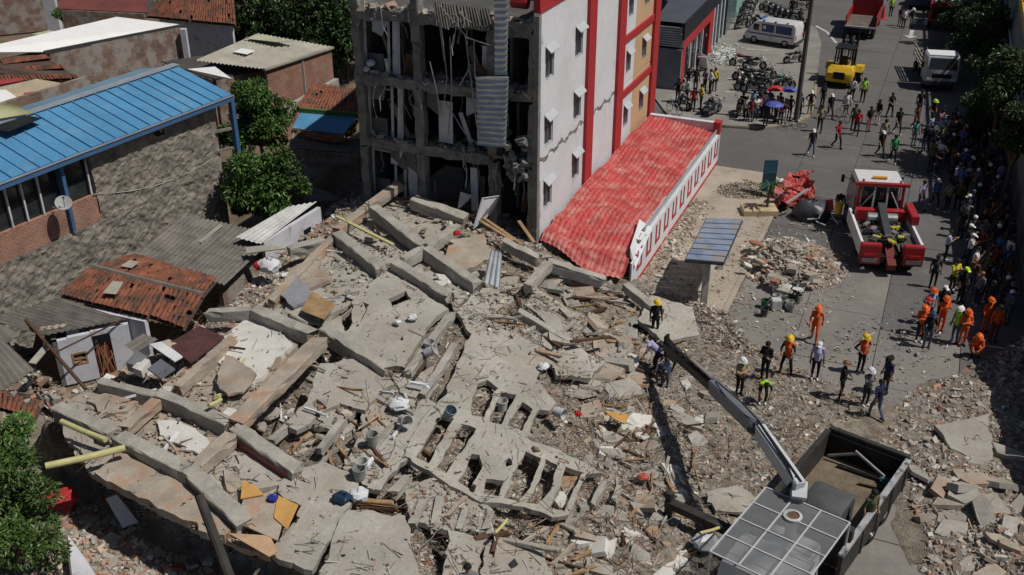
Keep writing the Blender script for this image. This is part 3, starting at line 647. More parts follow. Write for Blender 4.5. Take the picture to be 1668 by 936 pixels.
# fields of rubble with their own mix of colours
WESTF = [(60,660),(130,640),(250,560),(380,465),(520,350),(590,300),(700,330),(760,450),(700,620),(600,760),(480,930),(330,880),(150,790)]
EASTF = [(760,370),(870,385),(1030,465),(1110,480),(1190,510),(1215,548),(1290,595),(1440,665),(1350,700),(1240,800),(1160,905),(1100,980),(500,980),(600,760),(700,620),(760,450)]
p_, on = scatter(EASTF, 36000, 11); chunk_cloud('rubble_pieces', p_, np.where(on, .03, .056), 'mix', .22, label='brown and grey broken masonry and splinters covering the collapsed floors', seed=2)
p_, on = scatter([(880,480),(1040,560),(1120,600),(1150,700),(1060,830),(900,760),(940,640),(800,500)], 12000, 13); chunk_cloud('splinter_field', p_, np.full(len(p_), .05), 'brown', .5, label='brown splinters and sticks strewn over the middle of the rubble', seed=4)
p_, on = scatter(WESTF, 13000, 12, True, .05); chunk_cloud('plaster_pieces', p_, np.where(on, .035, .07), 'mix', .14, label='grey plaster and concrete crumbs between the fallen beams', seed=3)
p_, on = scatter([(1480,640),(1600,590),(1720,520),(1720,1000),(1500,1000),(1510,870),(1470,790),(1430,740)], 10000, 15); chunk_cloud('street_rubble', p_, np.full(len(p_), .075), 'mix', .12, label='pale broken concrete pieces in the shade below the tall wall', seed=6)
p_, on = scatter([(100,830),(150,825),(240,880),(330,925),(420,960),(460,1000),(-40,1000),(60,900)], 4500, 16); chunk_cloud('brick_rubble', p_, np.full(len(p_), .085), 'brick', .05, label='brick and plaster rubble in the dark gap beside the leafy tree', seed=7)
p_, on = scatter([(380,460),(430,415),(520,345),(600,300),(610,330),(540,380),(440,485),(380,545),(300,620),(270,600),(330,540)], 3500, 17); chunk_cloud('edge_rubble', p_, np.full(len(p_), .08), 'brick', .06, label='brick crumbs along the edge between fallen slab and old roofs', seed=8)
p_, on = scatter([(580,300),(660,310),(860,360),(890,420),(780,400),(680,345)], 2600, 18); chunk_cloud('wall_rubble', p_, np.full(len(p_), .11), 'mix', .25, label='splintered rubble heaped against the foot of the broken frame', seed=9)
cp_ = [(x, y) for x, y in zip(np.random.default_rng(5).uniform(-20, 215, 2400), np.random.default_rng(6).uniform(545, 665, 2400))]
cp_ = np.array(cp_); cp_ = cp_[inpoly(cp_[:, 0], cp_[:, 1], [(-20,560),(60,600),(110,640),(205,605),(215,625),(130,668),(-20,660)])]; cz = np.array([tuple(P(x, y, .15+.35*random.random())) for x, y in cp_])
chunk_cloud('house_clutter', cz, np.full(len(cz), .13), 'mix', .35, label='dark clutter of planks and plaster on the floor of the collapsed house', seed=96)
# piles that stand on their own
def pile(px, py, hm, rx, ry, n, size, pal, name, label, stick=.1, seed=20, cat='debris pile'):
    c = P(px, py, .3); r = np.random.default_rng(seed); a = r.uniform(0, 6.283, n); q = np.sqrt(r.random(n))*1.25
    x = c.x+np.cos(a)*q*rx; y = c.y+np.sin(a)*q*ry; z = gz_at(x, y); root = thing(name, label, cat, (c.x, c.y, 0))
    chunk_cloud('broken_pieces', np.stack([x, y, z], 1), np.full(n, size), pal, stick, parent=root, seed=seed); return root
pile(1286,420,1.3,2.2,2.1,3600,.085,'pile','debris_pile','heap of broken brick and plaster beside the tow truck',.1,21)
pile(1216,306,.75,1.6,1.1,2600,.05,'brown','earth_pile','small brown heap of earth beside the blue sign',.02,22)
# loose bigger pieces, each its own thing
cm = []
for k in range(6):
    m_ = MB(); lp = []; nn = random.randint(5, 7)
    for i in range(nn):
        a = 6.283*i/nn+random.uniform(-.3, .3); lp.append((math.cos(a)*random.uniform(.35, .6), math.sin(a)*random.uniform(.25, .5)))
    t_ = random.uniform(.1, .3); m_.add([(x, y, t_*random.uniform(.8, 1.1)) for x, y in lp]+[(x*1.06, y*1.06, 0) for x, y in lp],
        [tuple(range(nn)), tuple(range(nn, 2*nn))[::-1]]+[(i, (i+1)%nn, nn+(i+1)%nn, nn+i) for i in range(nn)]); cm.append(m_.mesh('concrete_chunk', CONC2))
def chunks(n, poly, lo, hi, label, group, mats, seed, name='concrete_chunk'):
    p_, on = scatter(poly, n, seed, True, 0.); r = random.Random(seed)
    for q in p_:
        s_ = r.uniform(lo, hi); o = inst(name, r.choice(cm), (q[0], q[1], q[2]-.02), (r.gauss(0, .22), r.gauss(0, .22), r.uniform(0, 6.28)), (s_, s_*r.uniform(.6, 1), s_*r.uniform(.6, 1.1)), mats=[r.choice(mats)]); tag(o, label, 'concrete chunk', group)
chunks(70, [(900,600),(1100,560),(1200,650),(1130,760),(1100,980),(900,980),(960,800)], .4, 1.1, 'flat broken concrete chunk lying in the brown rubble by the boom truck', 'chunks by the boom truck', [CONC, CONC2, CONCP, WHITEF], 31)
chunks(45, [(1490,680),(1530,740),(1680,700),(1700,1000),(1510,1000),(1500,820)], .6, 1.5, 'pale concrete chunk in the rubble below the tall shaded wall', 'chunks below the tall wall', [CONC2, CONC, CONCP], 32)
chunks(40, [(1225,390),(1300,370),(1360,420),(1320,470),(1240,480),(1215,430)], .35, .8, 'broken wall chunk on the debris heap beside the tow truck', 'chunks on the debris heap', [CONC2, WHITEF, CONCP, mat('brick_piece', (.33, .15, .09))], 33)
chunks(35, [(110,830),(180,810),(300,870),(420,930),(420,990),(20,990)], .4, .9, 'broken wall chunk in the brick rubble beside the leafy tree', 'chunks in the brick rubble', [WHITEF, CONCP, CONC2, mat('brick_piece', (.33, .15, .09))], 34)
chunks(60, [(560,380),(640,320),(860,370),(1000,460),(900,560),(780,500),(700,440)], .35, .9, 'concrete chunk in the splintered rubble before the broken frame', 'chunks before the broken frame', [CONC, CONC2, CONCP], 35)
chunks(45, [(130,650),(380,480),(560,560),(600,700),(500,740),(300,800),(160,770)], .3, .8, 'concrete chunk lying between the fallen beams', 'chunks between the fallen beams', [CONC, CONC2, CONCP, WHITEF], 36)
def pieces(n, poly, lo, hi, label, group, mats, seed, tilt=.2, thin=(.35, .7)):
    p_, on = scatter(poly, n*2, seed, True, 0.); r = random.Random(seed)
    for q in p_[:n]:
        s_ = r.uniform(lo, hi); o = inst('slab_piece', r.choice(cm), (q[0], q[1], q[2]+.02), (r.gauss(0, tilt), r.gauss(0, tilt), r.uniform(0, 6.28)), (s_, s_*r.uniform(.5, .9), s_*r.uniform(*thin)), mats=[r.choice(mats)]); tag(o, label, 'slab piece', group)
def sticks(n, poly, label, group, mats, seed, lo=.6, hi=1.9, w=(.06, .16), name='splintered_joist', cat='joist'):
    p_, on = scatter(poly, n*2, seed, True, .3); r = random.Random(seed); random.seed(seed)
    for q in p_[:n]:
        L = r.uniform(lo, hi); a = r.choice((TH, TH+1.5708))*-1+r.gauss(0, .35); d = Vector((math.sin(-a), math.cos(-a), r.gauss(0, .12))).normalized(); c = Vector(q)+Vector((0, 0, r.uniform(.06, .22)))
        ww = r.uniform(*w); solo(name, rough_beam(c-d*L/2, c+d*L/2, ww, ww*r.uniform(.5, 1.), .008), r.choice(mats), label, cat, group)
MIDF = [(780,470),(880,440),(1000,470),(1090,560),(1040,640),(940,640),(900,590),(800,530)]
sticks(46, MIDF, 'splintered joist or batten in the rubble before the crumpled red roof', 'battens before the crumpled roof', [CONC, CONC2, WOOD, WOODD, CONCP], 81)
sticks(34, [(560,800),(640,770),(720,800),(960,840),(960,960),(700,870),(600,830)], 'broken batten lying between the front slabs', 'battens between the front slabs', [CONC, WOOD, WOODD, CONCP], 82)
sticks(40, [(480,560),(640,620),(700,600),(700,760),(600,800),(520,740),(420,720)], 'broken batten in the middle bays of the fallen floors', 'battens in the middle bays', [CONC, WOOD, WOODD, CONCP, WPLAST], 83, .4, 1.3, (.04, .12))
sticks(36, [(150,650),(330,570),(540,390),(700,340),(740,400),(560,520),(420,640),(300,780),(180,740)], 'thin batten lying across the upper beam bays', 'battens across the beam bays', [CONC, WOOD, WOODD, CONCP, YELPIPE, WPLAST], 84, .4, 1.4, (.04, .1))
sticks(40, [(960,640),(1100,620),(1160,760),(1100,900),(980,880)], 'stick of broken timber in the brown rubble beside the boom shadow', 'sticks beside the boom shadow', [WOOD, WOODD, CONC], 85, .4, 1.5, (.03, .09))
pieces(34, MIDF, .8, 2.0, 'tilted slab piece in the rubble before the crumpled red roof', 'slab pieces before the crumpled roof', [CONC, CONC2, CONCP], 86)
pieces(30, [(940,640),(1100,600),(1180,700),(1120,860),(980,900),(900,830)], .7, 1.6, 'thin slab piece on the brown rubble field', 'slab pieces on the brown rubble', [CONC, CONC2, CONCP, WHITEF], 87)
pieces(30, [(420,490),(560,390),(700,350),(780,440),(620,520),(560,600),(640,700),(520,740),(400,690)], .6, 1.4, 'loose slab piece in the beam bays', 'loose slab pieces in the beam bays', [CONC, CONC2, CONCP, WHITEF], 88)
pieces(24, [(150,690),(300,600),(420,700),(440,880),(300,830),(180,770)], .5, 1.2, 'loose plaster piece in the front bays', 'loose plaster pieces in the front bays', [CONC2, CONCP, WHITEF], 89)
p_, on = scatter(EASTF, 3200, 97, True, .08); chunk_cloud('gap_shade_pieces', p_, np.full(len(p_), .06), 'dark', .45, label='black pieces standing in for shaded gaps in the grey rubble', seed=98, dusty=False)  # black pieces added as the dark of gaps in the rubble
p_, on = scatter(WESTF, 1500, 99, True, .08); chunk_cloud('bay_shade_pieces', p_, np.full(len(p_), .055), 'dark', .45, label='black pieces standing in for shaded gaps between the fallen beams', seed=100, dusty=False)  # same stand-in for shaded gaps, among the beams
def rods(n, poly, seed, m, label, lo, hi, name):
    q_, on = scatter(poly, n*2, seed, True, .04); random.seed(seed); t = MB()
    for q in q_[:n]: t.tube(bent_bar(Vector(q)+Vector((0, 0, random.uniform(.02, .12))), Vector((random.gauss(0, 1), random.gauss(0, 1), random.uniform(-.05, .45))), random.uniform(lo, hi), .2), random.choice((.006, .008, .012)), 3)
    solo(name, t, m, label, 'rods', None, 'stuff', fixn=False)
rods(900, EASTF, 101, RUST, 'rusty bent reinforcing rods sticking out all over the rubble', .4, 1.5, 'rusty_rods'); rods(500, EASTF, 102, mat('pale_wire', (.33, .34, .32), .6), 'pale bent wires lying over the rubble', .3, 1.2, 'pale_wires'); rods(450, WESTF, 103, mat('dark_wire', (.06, .055, .05), .7), 'dark bent wires between the fallen beams', .3, 1.2, 'dark_wires')
# litter on the sidewalk and street round the heaps
lit = [(1090,470),(1180,340),(1250,300),(1330,300),(1385,380),(1400,470),(1300,560),(1180,520)]; p_, on = scatter(lit, 1500, 91, False); p_[:, 2] = np.where(np.array([ST(Vector(q))[0] < KT-.2 for q in p_]), .125, .012)
chunk_cloud('scattered_scraps', p_, np.full(len(p_), .05), 'pile', .2, label='small scraps scattered over sidewalk and street round the debris heap', seed=92)
p_, on = scatter([(1300,560),(1560,450),(1560,650),(1440,670),(1290,600)], 500, 93, False); p_[:, 2] = np.maximum(p_[:, 2], .012); chunk_cloud('street_crumbs', p_, np.full(len(p_), .045), 'grey', .08, label='pale crumbs scattered on the street before the rescuers', seed=94)
fz = np.array([tuple(S(random.gauss(-10.7, .35), random.uniform(40.5, 52), .13)) for _ in range(900)]); chunk_cloud('fascia_rubble', fz, np.full(900, .09), 'pile', .15, label='plaster rubble along the foot of the white fascia', seed=95)
# tangles of bars and wires
def tangle(px, py, n, rad, L, label, m=RUST, seed=1, r_=.012, z=.1):
    random.seed(seed); c = gp(px, py); t = MB()
    for k in range(n):
        o = c+Vector((random.gauss(0, rad), random.gauss(0, rad), random.uniform(-.1, z))); d = Vector((random.gauss(0, 1), random.gauss(0, 1), random.uniform(-.1, .7)))
        t.tube(bent_bar(o, d, random.uniform(.5, 1)*L, .45, r_), r_, 4)
    return solo('wire_tangle', t, m, label, 'wire', None, 'stuff')
GREENW = mat('green_cable', (.05, .16, .11), .6, .3, 3)
tangle(488,760,22,.28,.9,'ball of bent rebar at the end of the red-sided beam', DKGREY, 41)
tangle(660,625,22,.6,1.4,'tangle of green cables beside the black pit', GREENW, 42)
tangle(735,522,22,.6,1.5,'green cables trailing from the end of the upper beam', GREENW, 43)
tangle(995,540,14,.4,1.2,'green cables beside the dusty slab', GREENW, 44)
tangle(850,470,28,.5,1.5,'grey rebar thicket behind the beam stub', DKGREY, 45)
tangle(760,795,20,.6,1.6,'grey and rusty rods over the ribbed slab openings', RUST, 46)
tangle(560,640,16,.5,1.3,'rods sticking from the scalloped slab edge', RUST, 47)
tangle(720,885,24,.3,.9,'dark rebar knot in the pit of the front slab', DKGREY, 48)
tangle(985,455,18,.3,1.2,'loose rods beside the crumpled parapet end', DKGREY, 49)
tangle(860,600,14,.35,1.,'rods where the cracked slab has torn open', RUST, 50)
tangle(520,540,18,.3,.8,'rods at the joint above the dark-sided beam', DKGREY, 51)
tangle(640,330,30,.9,1.6,'bent rods at the foot of the broken frame', DKGREY, 52)
tangle(830,830,30,1.0,1.8,'long bent rods along the front slabs', RUST, 53)
tangle(930,700,30,1.0,1.6,'bent rods in the brown splinters', RUST, 54)
random.seed(99)
# ---------------------------------------------------------------- hotel: broken frame and white side wall
HT0, HT1, HS0, HS1 = -24.6, -15.65, 40.1, 58.6
hotel = thing('hotel_building', 'four-storey white and red hotel with its front torn off', 'building', S((HT0+HT1)/2, HS0, 0))
FL = [2.75, 5.8, 8.85, 11.85]
def sbox(mb, t0, t1, s0, s1, z0, z1):
    a = [S(t0, s0, z0), S(t1, s0, z0), S(t1, s1, z0), S(t0, s1, z0)]; b_ = [v+Vector((0, 0, z1-z0)) for v in a]
    return mb.add(a+b_, [(0,3,2,1),(4,5,6,7),(0,1,5,4),(1,2,6,5),(2,3,7,6),(3,0,4,7)])
for z in FL[1:]:                                        # floor plates and ragged front beams
    m_ = MB(); sbox(m_, HT0+.05, HT1-.35, HS0+.3, HS1-.3, z-.16, z); part('floor_plate', m_, mat('shaded_floor', (.09, .088, .085), .95, .3, 1.), hotel)  # floor colour lowered to put the rooms' shade into it
    m_ = rough_beam(S(HT0, HS0+.12, z+.02), S(-17.9, HS0+.12, z+.02), .34, .42, .035); part('floor_beam', m_, CONC3, hotel)
    if z < 11: part('floor_beam', rough_beam(S(-17.3, HS0+.3, z-.05), S(HT1-.3, HS0+.2, z-.02), .3, .34, .04), CONC3, hotel)
    else: part('floor_beam', rough_beam(S(-17.9, HS0+.25, z), S(HT1-.25, HS0+.2, z+.05), .4, .6, .05), CONC3, hotel)
for (t, s, z1) in [(HT0+.2, HS0+.15, 12.6), (-21.4, HS0+.15, 12.6), (-17.85, HS0+.3, 12.2), (HT1-.22, HS0+.2, 12.0)]:
    for k, (za, zb) in enumerate([(0, FL[0]), (FL[0], FL[1]-.4), (FL[1], FL[2]-.4), (FL[2], FL[3]-.4), (FL[3], z1)]):
        j = random.uniform(-.03, .03); part('column', rough_beam(S(t+j, s-.21, za), S(t, s-.21, zb), .42, .42, .03, up=-AX), CONC3, hotel)
for s in (45.5, 51, 57.5):
    for t in (HT0+.3, -20.2): m_ = MB(); sbox(m_, t-.2, t+.2, s-.2, s+.2, 0, 12); part('column', m_, CONC3, hotel)
INW = mat('interior_plaster', (.14, .135, .13), .9, .3, .8, .08); INW2 = mat('interior_shade', (.06, .065, .075), .9, .3, .8, .08)  # both colours lowered so the torn rooms read as deep shade
PALEF = mat('pale_frame', (.45, .46, .48), .7, .2, 2.)
for z in FL[:3]:                                        # partitions set back behind the front
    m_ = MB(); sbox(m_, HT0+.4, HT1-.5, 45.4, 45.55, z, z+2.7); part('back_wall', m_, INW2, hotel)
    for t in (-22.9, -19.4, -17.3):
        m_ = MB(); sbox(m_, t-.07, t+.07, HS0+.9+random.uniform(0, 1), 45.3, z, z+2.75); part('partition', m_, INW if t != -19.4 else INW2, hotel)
    m_ = MB(); sbox(m_, -24.35, -23.4, HS0+.5, HS0+.62, z, z+.9); part('low_wall', m_, INW, hotel)
    for t in (-24.25, -23.05, -22.55):                  # door and window frames hanging in the bays
        m_ = MB(); m_.bar(S(t, HS0+.35, z+.05), S(t+.12, HS0+.3, z+2.55), .1, .12); part('door_frame', m_, PALEF, hotel)
    m_ = MB(); m_.bar(S(-24.25, HS0+.35, z+2.45), S(-23.05, HS0+.32, z+2.4), .08, .08, up=AX); part('door_frame', m_, PALEF, hotel)
for (t0, z0, z1, w, ti) in [(-22.75, 8.9, 11.4, .28, .15), (-22.7, 5.85, 8.4, .26, .2), (-22.1, 2.9, 5.0, .5, 0), (-20.3, 6.0, 8.0, .7, .05), (-18.3, 9.0, 10.7, .35, .1), (-18.9, 2.8, 5., .35, 0)]:
    m_ = MB(); m_.bar(S(t0, HS0+.4, z0), S(t0+ti, HS0+.35, z1), w, .05, up=AX); part('wall_panel', m_, WHOUSE, hotel)
# side wall built panel by panel around its window openings
wins = []
for r_ in range(4):
    for s0 in (40.95, 44.75): wins.append((s0, s0+1.05, 3.2+3.05*r_, 4.72+3.05*r_))
for r_ in range(4):
    wins += [(53.1, 53.95, 3.3+3.05*r_, 4.6+3.05*r_), (56.1, 57.0, 3.3+3.05*r_, 4.6+3.05*r_)]
def wall_with_holes(s0, s1, z0, z1, holes, m, name='wall_panel'):
    ss = sorted({s0, s1, *[h[0] for h in holes], *[h[1] for h in holes]}); zs = sorted({z0, z1, *[h[2] for h in holes], *[h[3] for h in holes]}); mb = MB()
    for a, b_ in zip(ss, ss[1:]):
        for c, d in zip(zs, zs[1:]):
            if any(h[0] <= a and b_ <= h[1] and h[2] <= c and d <= h[3] for h in holes): continue
            sbox(mb, HT1-.22, HT1, a, b_, c, d)
    return part(name, mb, m, hotel)
inside = lambda a, b_, c, d: [w for w in wins if w[0] > a and w[1] < b_ and w[2] > c and w[3] < d]
for z0, z1 in ((1.9, 5.72), (5.80, 12.4)):              # the crack runs along this floor line
    wall_with_holes(HS0, 46.3, z0, z1, inside(HS0, 46.3, z0, z1), WPLAST)
    wall_with_holes(47.35, 51.2, z0, z1, [], WPLAST); wall_with_holes(52.3, 54.6, z0, z1, inside(52.3, 54.7, z0, z1), WPLAST)
    wall_with_holes(54.62, 58.0, z0, z1, inside(54.6, 58, z0, z1), BEIGE)
ck = MB(); pts = []
for i in range(60):
    s_ = HS0+(51.2-HS0)*i/59
    if 46.2 < s_ < 47.4: continue
    pts.append((s_, 5.78+.10*math.sin(i*.9)+random.gauss(0, .05), random.uniform(.03, .13)))
for (s_, z, w), (s2, z2, w2) in zip(pts, pts[1:]):
    if s2-s_ > .5: part('wall_crack', ck, CONC3, hotel); ck = MB(); continue
    ck.add([S(HT1+.006, s_, z-w), S(HT1+.006, s2, z2-w2), S(HT1+.006, s2, z2+w2), S(HT1+.006, s_, z+w)], [(0, 1, 2, 3)])
part('wall_crack', ck, CONC3, hotel)
for s0, s1 in ((46.3, 47.35), (51.2, 52.3), (58.0, 59.1)):
    m_ = MB(); sbox(m_, HT1-.3, HT1+.16, s0, s1, 1.6, 13.0); part('pilaster', m_, RED, hotel)
for z in (5.15, 8.15, 11.2):
    m_ = MB(); sbox(m_, HT1-.2, HT1+.11, 52.3, 58.0, z, z+.38); part('red_band', m_, RED, hotel)
m_ = MB(); sbox(m_, HT1-.25, HT1+.07, HS0, 46.3, 12.40, 12.55); part('red_band', m_, RED, hotel)
m_ = MB(); sbox(m_, HT1-.25, HT1+.05, 41.7, 46.3, 12.55, 13.6); part('parapet', m_, DKGREY, hotel)
m_ = MB(); sbox(m_, HT1-.25, HT1+.05, HS0, 41.7, 12.55, 13.6); part('parapet', m_, RED, hotel)
AWN = mat('awning_cloth', (.45, .46, .49), .7, .1, 3)
for (a, b_, c, d) in wins:                              # frame, pane, grille bars and the little awning of every window
    f_ = MB(); T_ = HT1-.02
    for (q0, q1, q2, q3) in ((a, a+.06, c, d), (b_-.06, b_, c, d), (a+.06, b_-.06, c, c+.06), (a+.06, b_-.06, d-.06, d), ((a+b_)/2-.025, (a+b_)/2+.025, c+.06, d-.06)): sbox(f_, T_-.1, T_-.02, q0, q1, q2, q3)
    wo_ = part('window', f_, WHOUSE, hotel); m_ = MB(); sbox(m_, T_-.16, T_-.13, a, b_, c, d); part('pane', m_, GLASS, wo_)
    m_ = MB()
    for i in range(7): s_ = a+(b_-a)*(i+.5)/7; m_.bar(S(T_+.03, s_, c), S(T_+.03, s_, d-.1), .018, .018)
    part('grille', m_, GREY, wo_)
    m_ = MB(); m_.add([S(HT1+.01, a-.06, d+.02), S(HT1+.01, b_+.06, d+.02), S(HT1+.27, b_+.03, d-.24), S(HT1+.27, a-.03, d-.24),
                       S(HT1+.01, a-.06, d-.02), S(HT1+.01, b_+.06, d-.02), S(HT1+.27, b_+.03, d-.28), S(HT1+.27, a-.03, d-.28)], [(0,1,2,3),(7,6,5,4),(0,4,5,1),(1,5,6,2),(2,6,7,3),(3,7,4,0)])
    if a > 50 or random.random() < .99: part('awning', m_, AWN, wo_)
m_ = MB(); sbox(m_, HT0, HT0+.2, HS0+.4, HS1, 2.75, 12.5); part('side_wall', m_, CONC3, hotel)
m_ = MB(); sbox(m_, HT0, HT1-.3, HS1-.25, HS1, 0, 12.5); part('rear_wall', m_, CONC3, hotel)
m_ = MB(); sbox(m_, HT0, HT1-.23, HS0+4.5, HS1-.26, 14.7, 14.9); part('roof_slab', m_, CONC3, hotel)
m_ = MB(); sbox(m_, HT1-.16, HT1+.05, HS0-.1, HS0+.18, 1.8, 12.3); part('corner_strip', m_, CONC3, hotel)
m_ = MB(); sbox(m_, HT1-.02, HT1+.04, HS0+.05, HS0+.32, 1.9, 4.9); part('corner_board', m_, ZINC, hotel)
# torn floor and roof remains at the top of the frame
m_ = MB(); 
for i in range(5): m_.corr(S(-20.6+i*.5, HS0+.1, 12.5-.05*i), S(-20.0+i*.5, HS0+.1, 12.4), S(-19.6+i*.5, HS0-.3, 11.4+.12*i), S(-20.3+i*.5, HS0-.2, 11.5), .12, .02)
part('torn_ceiling', m_, ASB, hotel)
# mess in the torn rooms
random.seed(61); dp = []
for z in FL[1:3]:
    for _ in range(420): dp.append(tuple(S(random.uniform(HT0+.2, HT1-.5), HS0+abs(random.gauss(0, .7))+.02, z+random.uniform(.0, .05))))
for _ in range(260): dp.append(tuple(S(random.uniform(HT0, HT1-.4), HS0+random.uniform(.0, .4), 11.9+random.uniform(0, .1))))
chunk_cloud('floor_debris', np.array(dp), np.full(len(dp), .12), 'mix', .25, parent=hotel, seed=62)
for k in range(46):                                       # torn wires and rods hanging off the floor edges
    z = random.choice((12.0, 8.7, 5.7)); t = random.uniform(HT0+.3, HT1-.4); p = S(t, HS0-.05-random.random()*.15, z); pts = [p]; q = p.copy()
    for i in range(4): q = q+Vector((random.gauss(0, .12), random.gauss(-.02, .06), -random.uniform(.15, .55))); pts.append(q.copy())
    m_ = MB(); m_.tube(pts, random.choice((.008, .012, .018)), 4); part('dangling_wire', m_, random.choice((STEEL, BLACK, PALEF)), hotel)
for k in range(22):                                       # splintered boards and ceiling pieces
    z = random.choice((3.0, 5.9, 8.95)); t = random.uniform(HT0+.6, HT1-.9); p = S(t, HS0+random.uniform(.2, 1.2), z); q = p+BX*random.gauss(0, .5)-AX*random.uniform(-.2, .4)+Vector((0, 0, random.uniform(.5, 1.9))); m_ = MB(); m_.bar(p, q, random.uniform(.06, .4), .03, up=AX); part('broken_board', m_, random.choice((INW, PALEF, WOODD, CONC3, ASB)), hotel)
for k in range(9):
    z = random.choice((8.4, 11.4, 5.4)); t = random.uniform(HT0+.5, -18.5); a = S(t, HS0+.1, z); m_ = MB(); m_.slab(a, a+BX*random.uniform(.3, .9), a+BX*random.uniform(.3, .8)-AX*.2-Vector((0, 0, random.uniform(.4, 1.1))), a+BX*.05-AX*.15-Vector((0, 0, random.uniform(.3, .9))), .03); part('torn_ceiling', m_, random.choice((ASB, INW, PALEF)), hotel)
# things hanging on the frame
m_ = MB(); q = [on_s(805, -12, HS0-.35), on_s(829, -12, HS0-.35), on_s(826, 122, HS0-.3), on_s(806, 122, HS0-.3)]
m_.corr(S(*q[3]), S(*q[0]), S(*q[1]), S(*q[2]), .26, .035, 2); z2 = [on_s(775, 124, HS0-.45), on_s(829, 124, HS0-.4), on_s(824, 240, HS0-.3), on_s(778, 236, HS0-.35)]
m_.corr(S(*z2[3]), S(*z2[0]), S(*z2[1]), S(*z2[2]), .24, .035, 3, jit=.01)
solo('zinc_sheet', m_, ZINC, 'long wavy zinc sheet hanging down the broken front of the hotel', 'metal sheet')
def px_s(pts, s0): return [S(*on_s(x, y, s0)) for x, y in pts]
root = thing('hanging_tubes', 'bent metal roof tubes dangling down the broken hotel front', 'metal tubes', S(-19.5, HS0-.5, 5))
for pts in ([(712,4),(722,70),(728,125),(724,162),(758,218),(778,234)], [(716,8),(758,58),(766,120),(776,200),(783,223)], [(758,58),(768,36),(754,26),(745,70)], [(758,60),(800,74),(806,60)], [(733,60),(736,150),(730,220)], [(745,30),(738,75)],
            [(700,10),(716,40),(724,100)], [(772,65),(774,128)], [(748,140),(764,112)], [(700,100),(712,150),(716,190)]):
    m_ = MB(); m_.tube(px_s(pts, HS0-.5), .028, 5); part('tube', m_, STEEL, root)
m_ = MB(); c = S(*on_s(851, 2, HS0+.9)); m_.cyl(c-BX*.45, c+BX*.25, .3, .3, 14); solo('roof_tank', m_, RED, 'red drum on the broken roof edge of the hotel', 'tank')
for (x, y) in ((596, 112), (604, 102)):
    m_ = MB(); c = S(*on_s(x, y, HS0+.2)); m_.ell(c, (.22, .2, .16)); solo('cloth_bundle', m_, WHOUSE, 'white bundle on the first broken floor edge beside the corner column', 'bundle', 'white bundles on the floor edge', smooth=True)
m_ = MB(); random.seed(5)
for k in range(26):
    c = S(*on_s(random.uniform(826, 858), random.uniform(222, 290), HS0-.1)); m_.box(c, (random.uniform(.15, .5), random.uniform(.15, .4), random.uniform(.1, .35)), m=Matrix.Rotation(random.uniform(0, 3), 3, Vector((random.random(), random.random(), 1))))
solo('hanging_masonry', m_, CONC3, 'lump of broken masonry hanging beside the white wall corner', 'masonry')
m_ = MB(); m_.slab(P(770,372,3.1), P(800,345,3.1), P(812,318,4.2), P(785,322,4.4), .06); solo('fallen_board', m_, WHOUSE, 'grey board leaning against the dark ground floor of the frame', 'board')
m_ = MB(); m_.slab(P(745,340,3.2), P(760,330,3.1), P(768,318,3.9), P(750,312,4.0), .05); solo('fallen_board', m_, PALEF, 'small pale board standing in the rubble below the frame', 'board')

# ---------------------------------------------------------------- collapsed annex with red roof
annex = thing('annex_building', 'low collapsed annex with red tile roof and white fascia', 'building', S(-13.4, 48, 0))
AT0, AT1 = HT1+.18, -11.45; zr0, zr1 = 2.55, 1.95
def roofz(t, s):
    k = (t-AT0)/(AT1-AT0); z = zr0+(zr1-zr0)*k
    n = max(0., (44.6-s)/4.6); z -= n*n*.9*(.4+.6*k)                # the near end has slumped
    z += .08*math.sin(s*.9+t)+.05*math.sin(s*2.1-t*1.7)
    return z
random.seed(12)
for k in range(9):                                       # overlapping strips of pressed tile sheet
    s0 = 39.9+k*2.0; s1 = min(s0+2.12, 57.9); nu, nv = 60, 22; vs = []; fs = []
    if k == 0: s0 += 0
    sk = random.uniform(-.12, .12) if k < 3 else random.uniform(-.03, .03)
    for j in range(nv+1):
        for i in range(nu+1):
            t = AT0+(AT1-AT0)*i/nu; s_ = s0+(s1-s0)*j/nv
            row = (s_*2.6) % 1.0
            crush = max(0, (43.8-s_)/4)
            tt = t; 
            wv = .035*math.sin(2*math.pi*t/.24)+.06*(1-row)+.05*math.exp(-((s_-47.5-t*.2-3)**2)*3)*math.sin(t*3)-.10*math.exp(-((s_-50)**2+(t+13.5)**2*2)*1.2)-.08*math.exp(-((s_-45.5)**2+(t+12.6)**2*2)*1.5)
            z = roofz(t, s_)+wv+.012*k*0+sk*(j/nv-.5)*.3-.015*(j == 0)
            z += crush*.14*math.sin(s_*4.2+math.sin(t*1.2)*1.5)
            ss = s_ + crush*.25*math.sin(t*1.1+k)
            vs.append(S(tt, ss, z+.004*k))
    for j in range(nv):
        for i in range(nu): fs.append((j*(nu+1)+i, j*(nu+1)+i+1, (j+1)*(nu+1)+i+1, (j+1)*(nu+1)+i))
    m_ = MB(); m_.add(vs, fs); o = part('roof_sheet', m_, REDROOF, annex, smooth=False, fixn=False)
m_ = MB(); m_.bar(S(AT1+.02, 42.2, 1.95), S(AT1+.02, 57.9, 1.95), .34, .06); part('gutter', m_, WPLAST, annex)
FT = -11.2
for k in range(8):                                       # fascia boards leaning on the pavement
    s0 = 40.6+k*2.2; s1 = s0+2.18; m_ = MB()
    sbox(m_, FT-.08, FT, s0, min(s1, 58.2), .12, 1.98 if k else 1.5); part('fascia_panel', m_, WPLAST, annex)
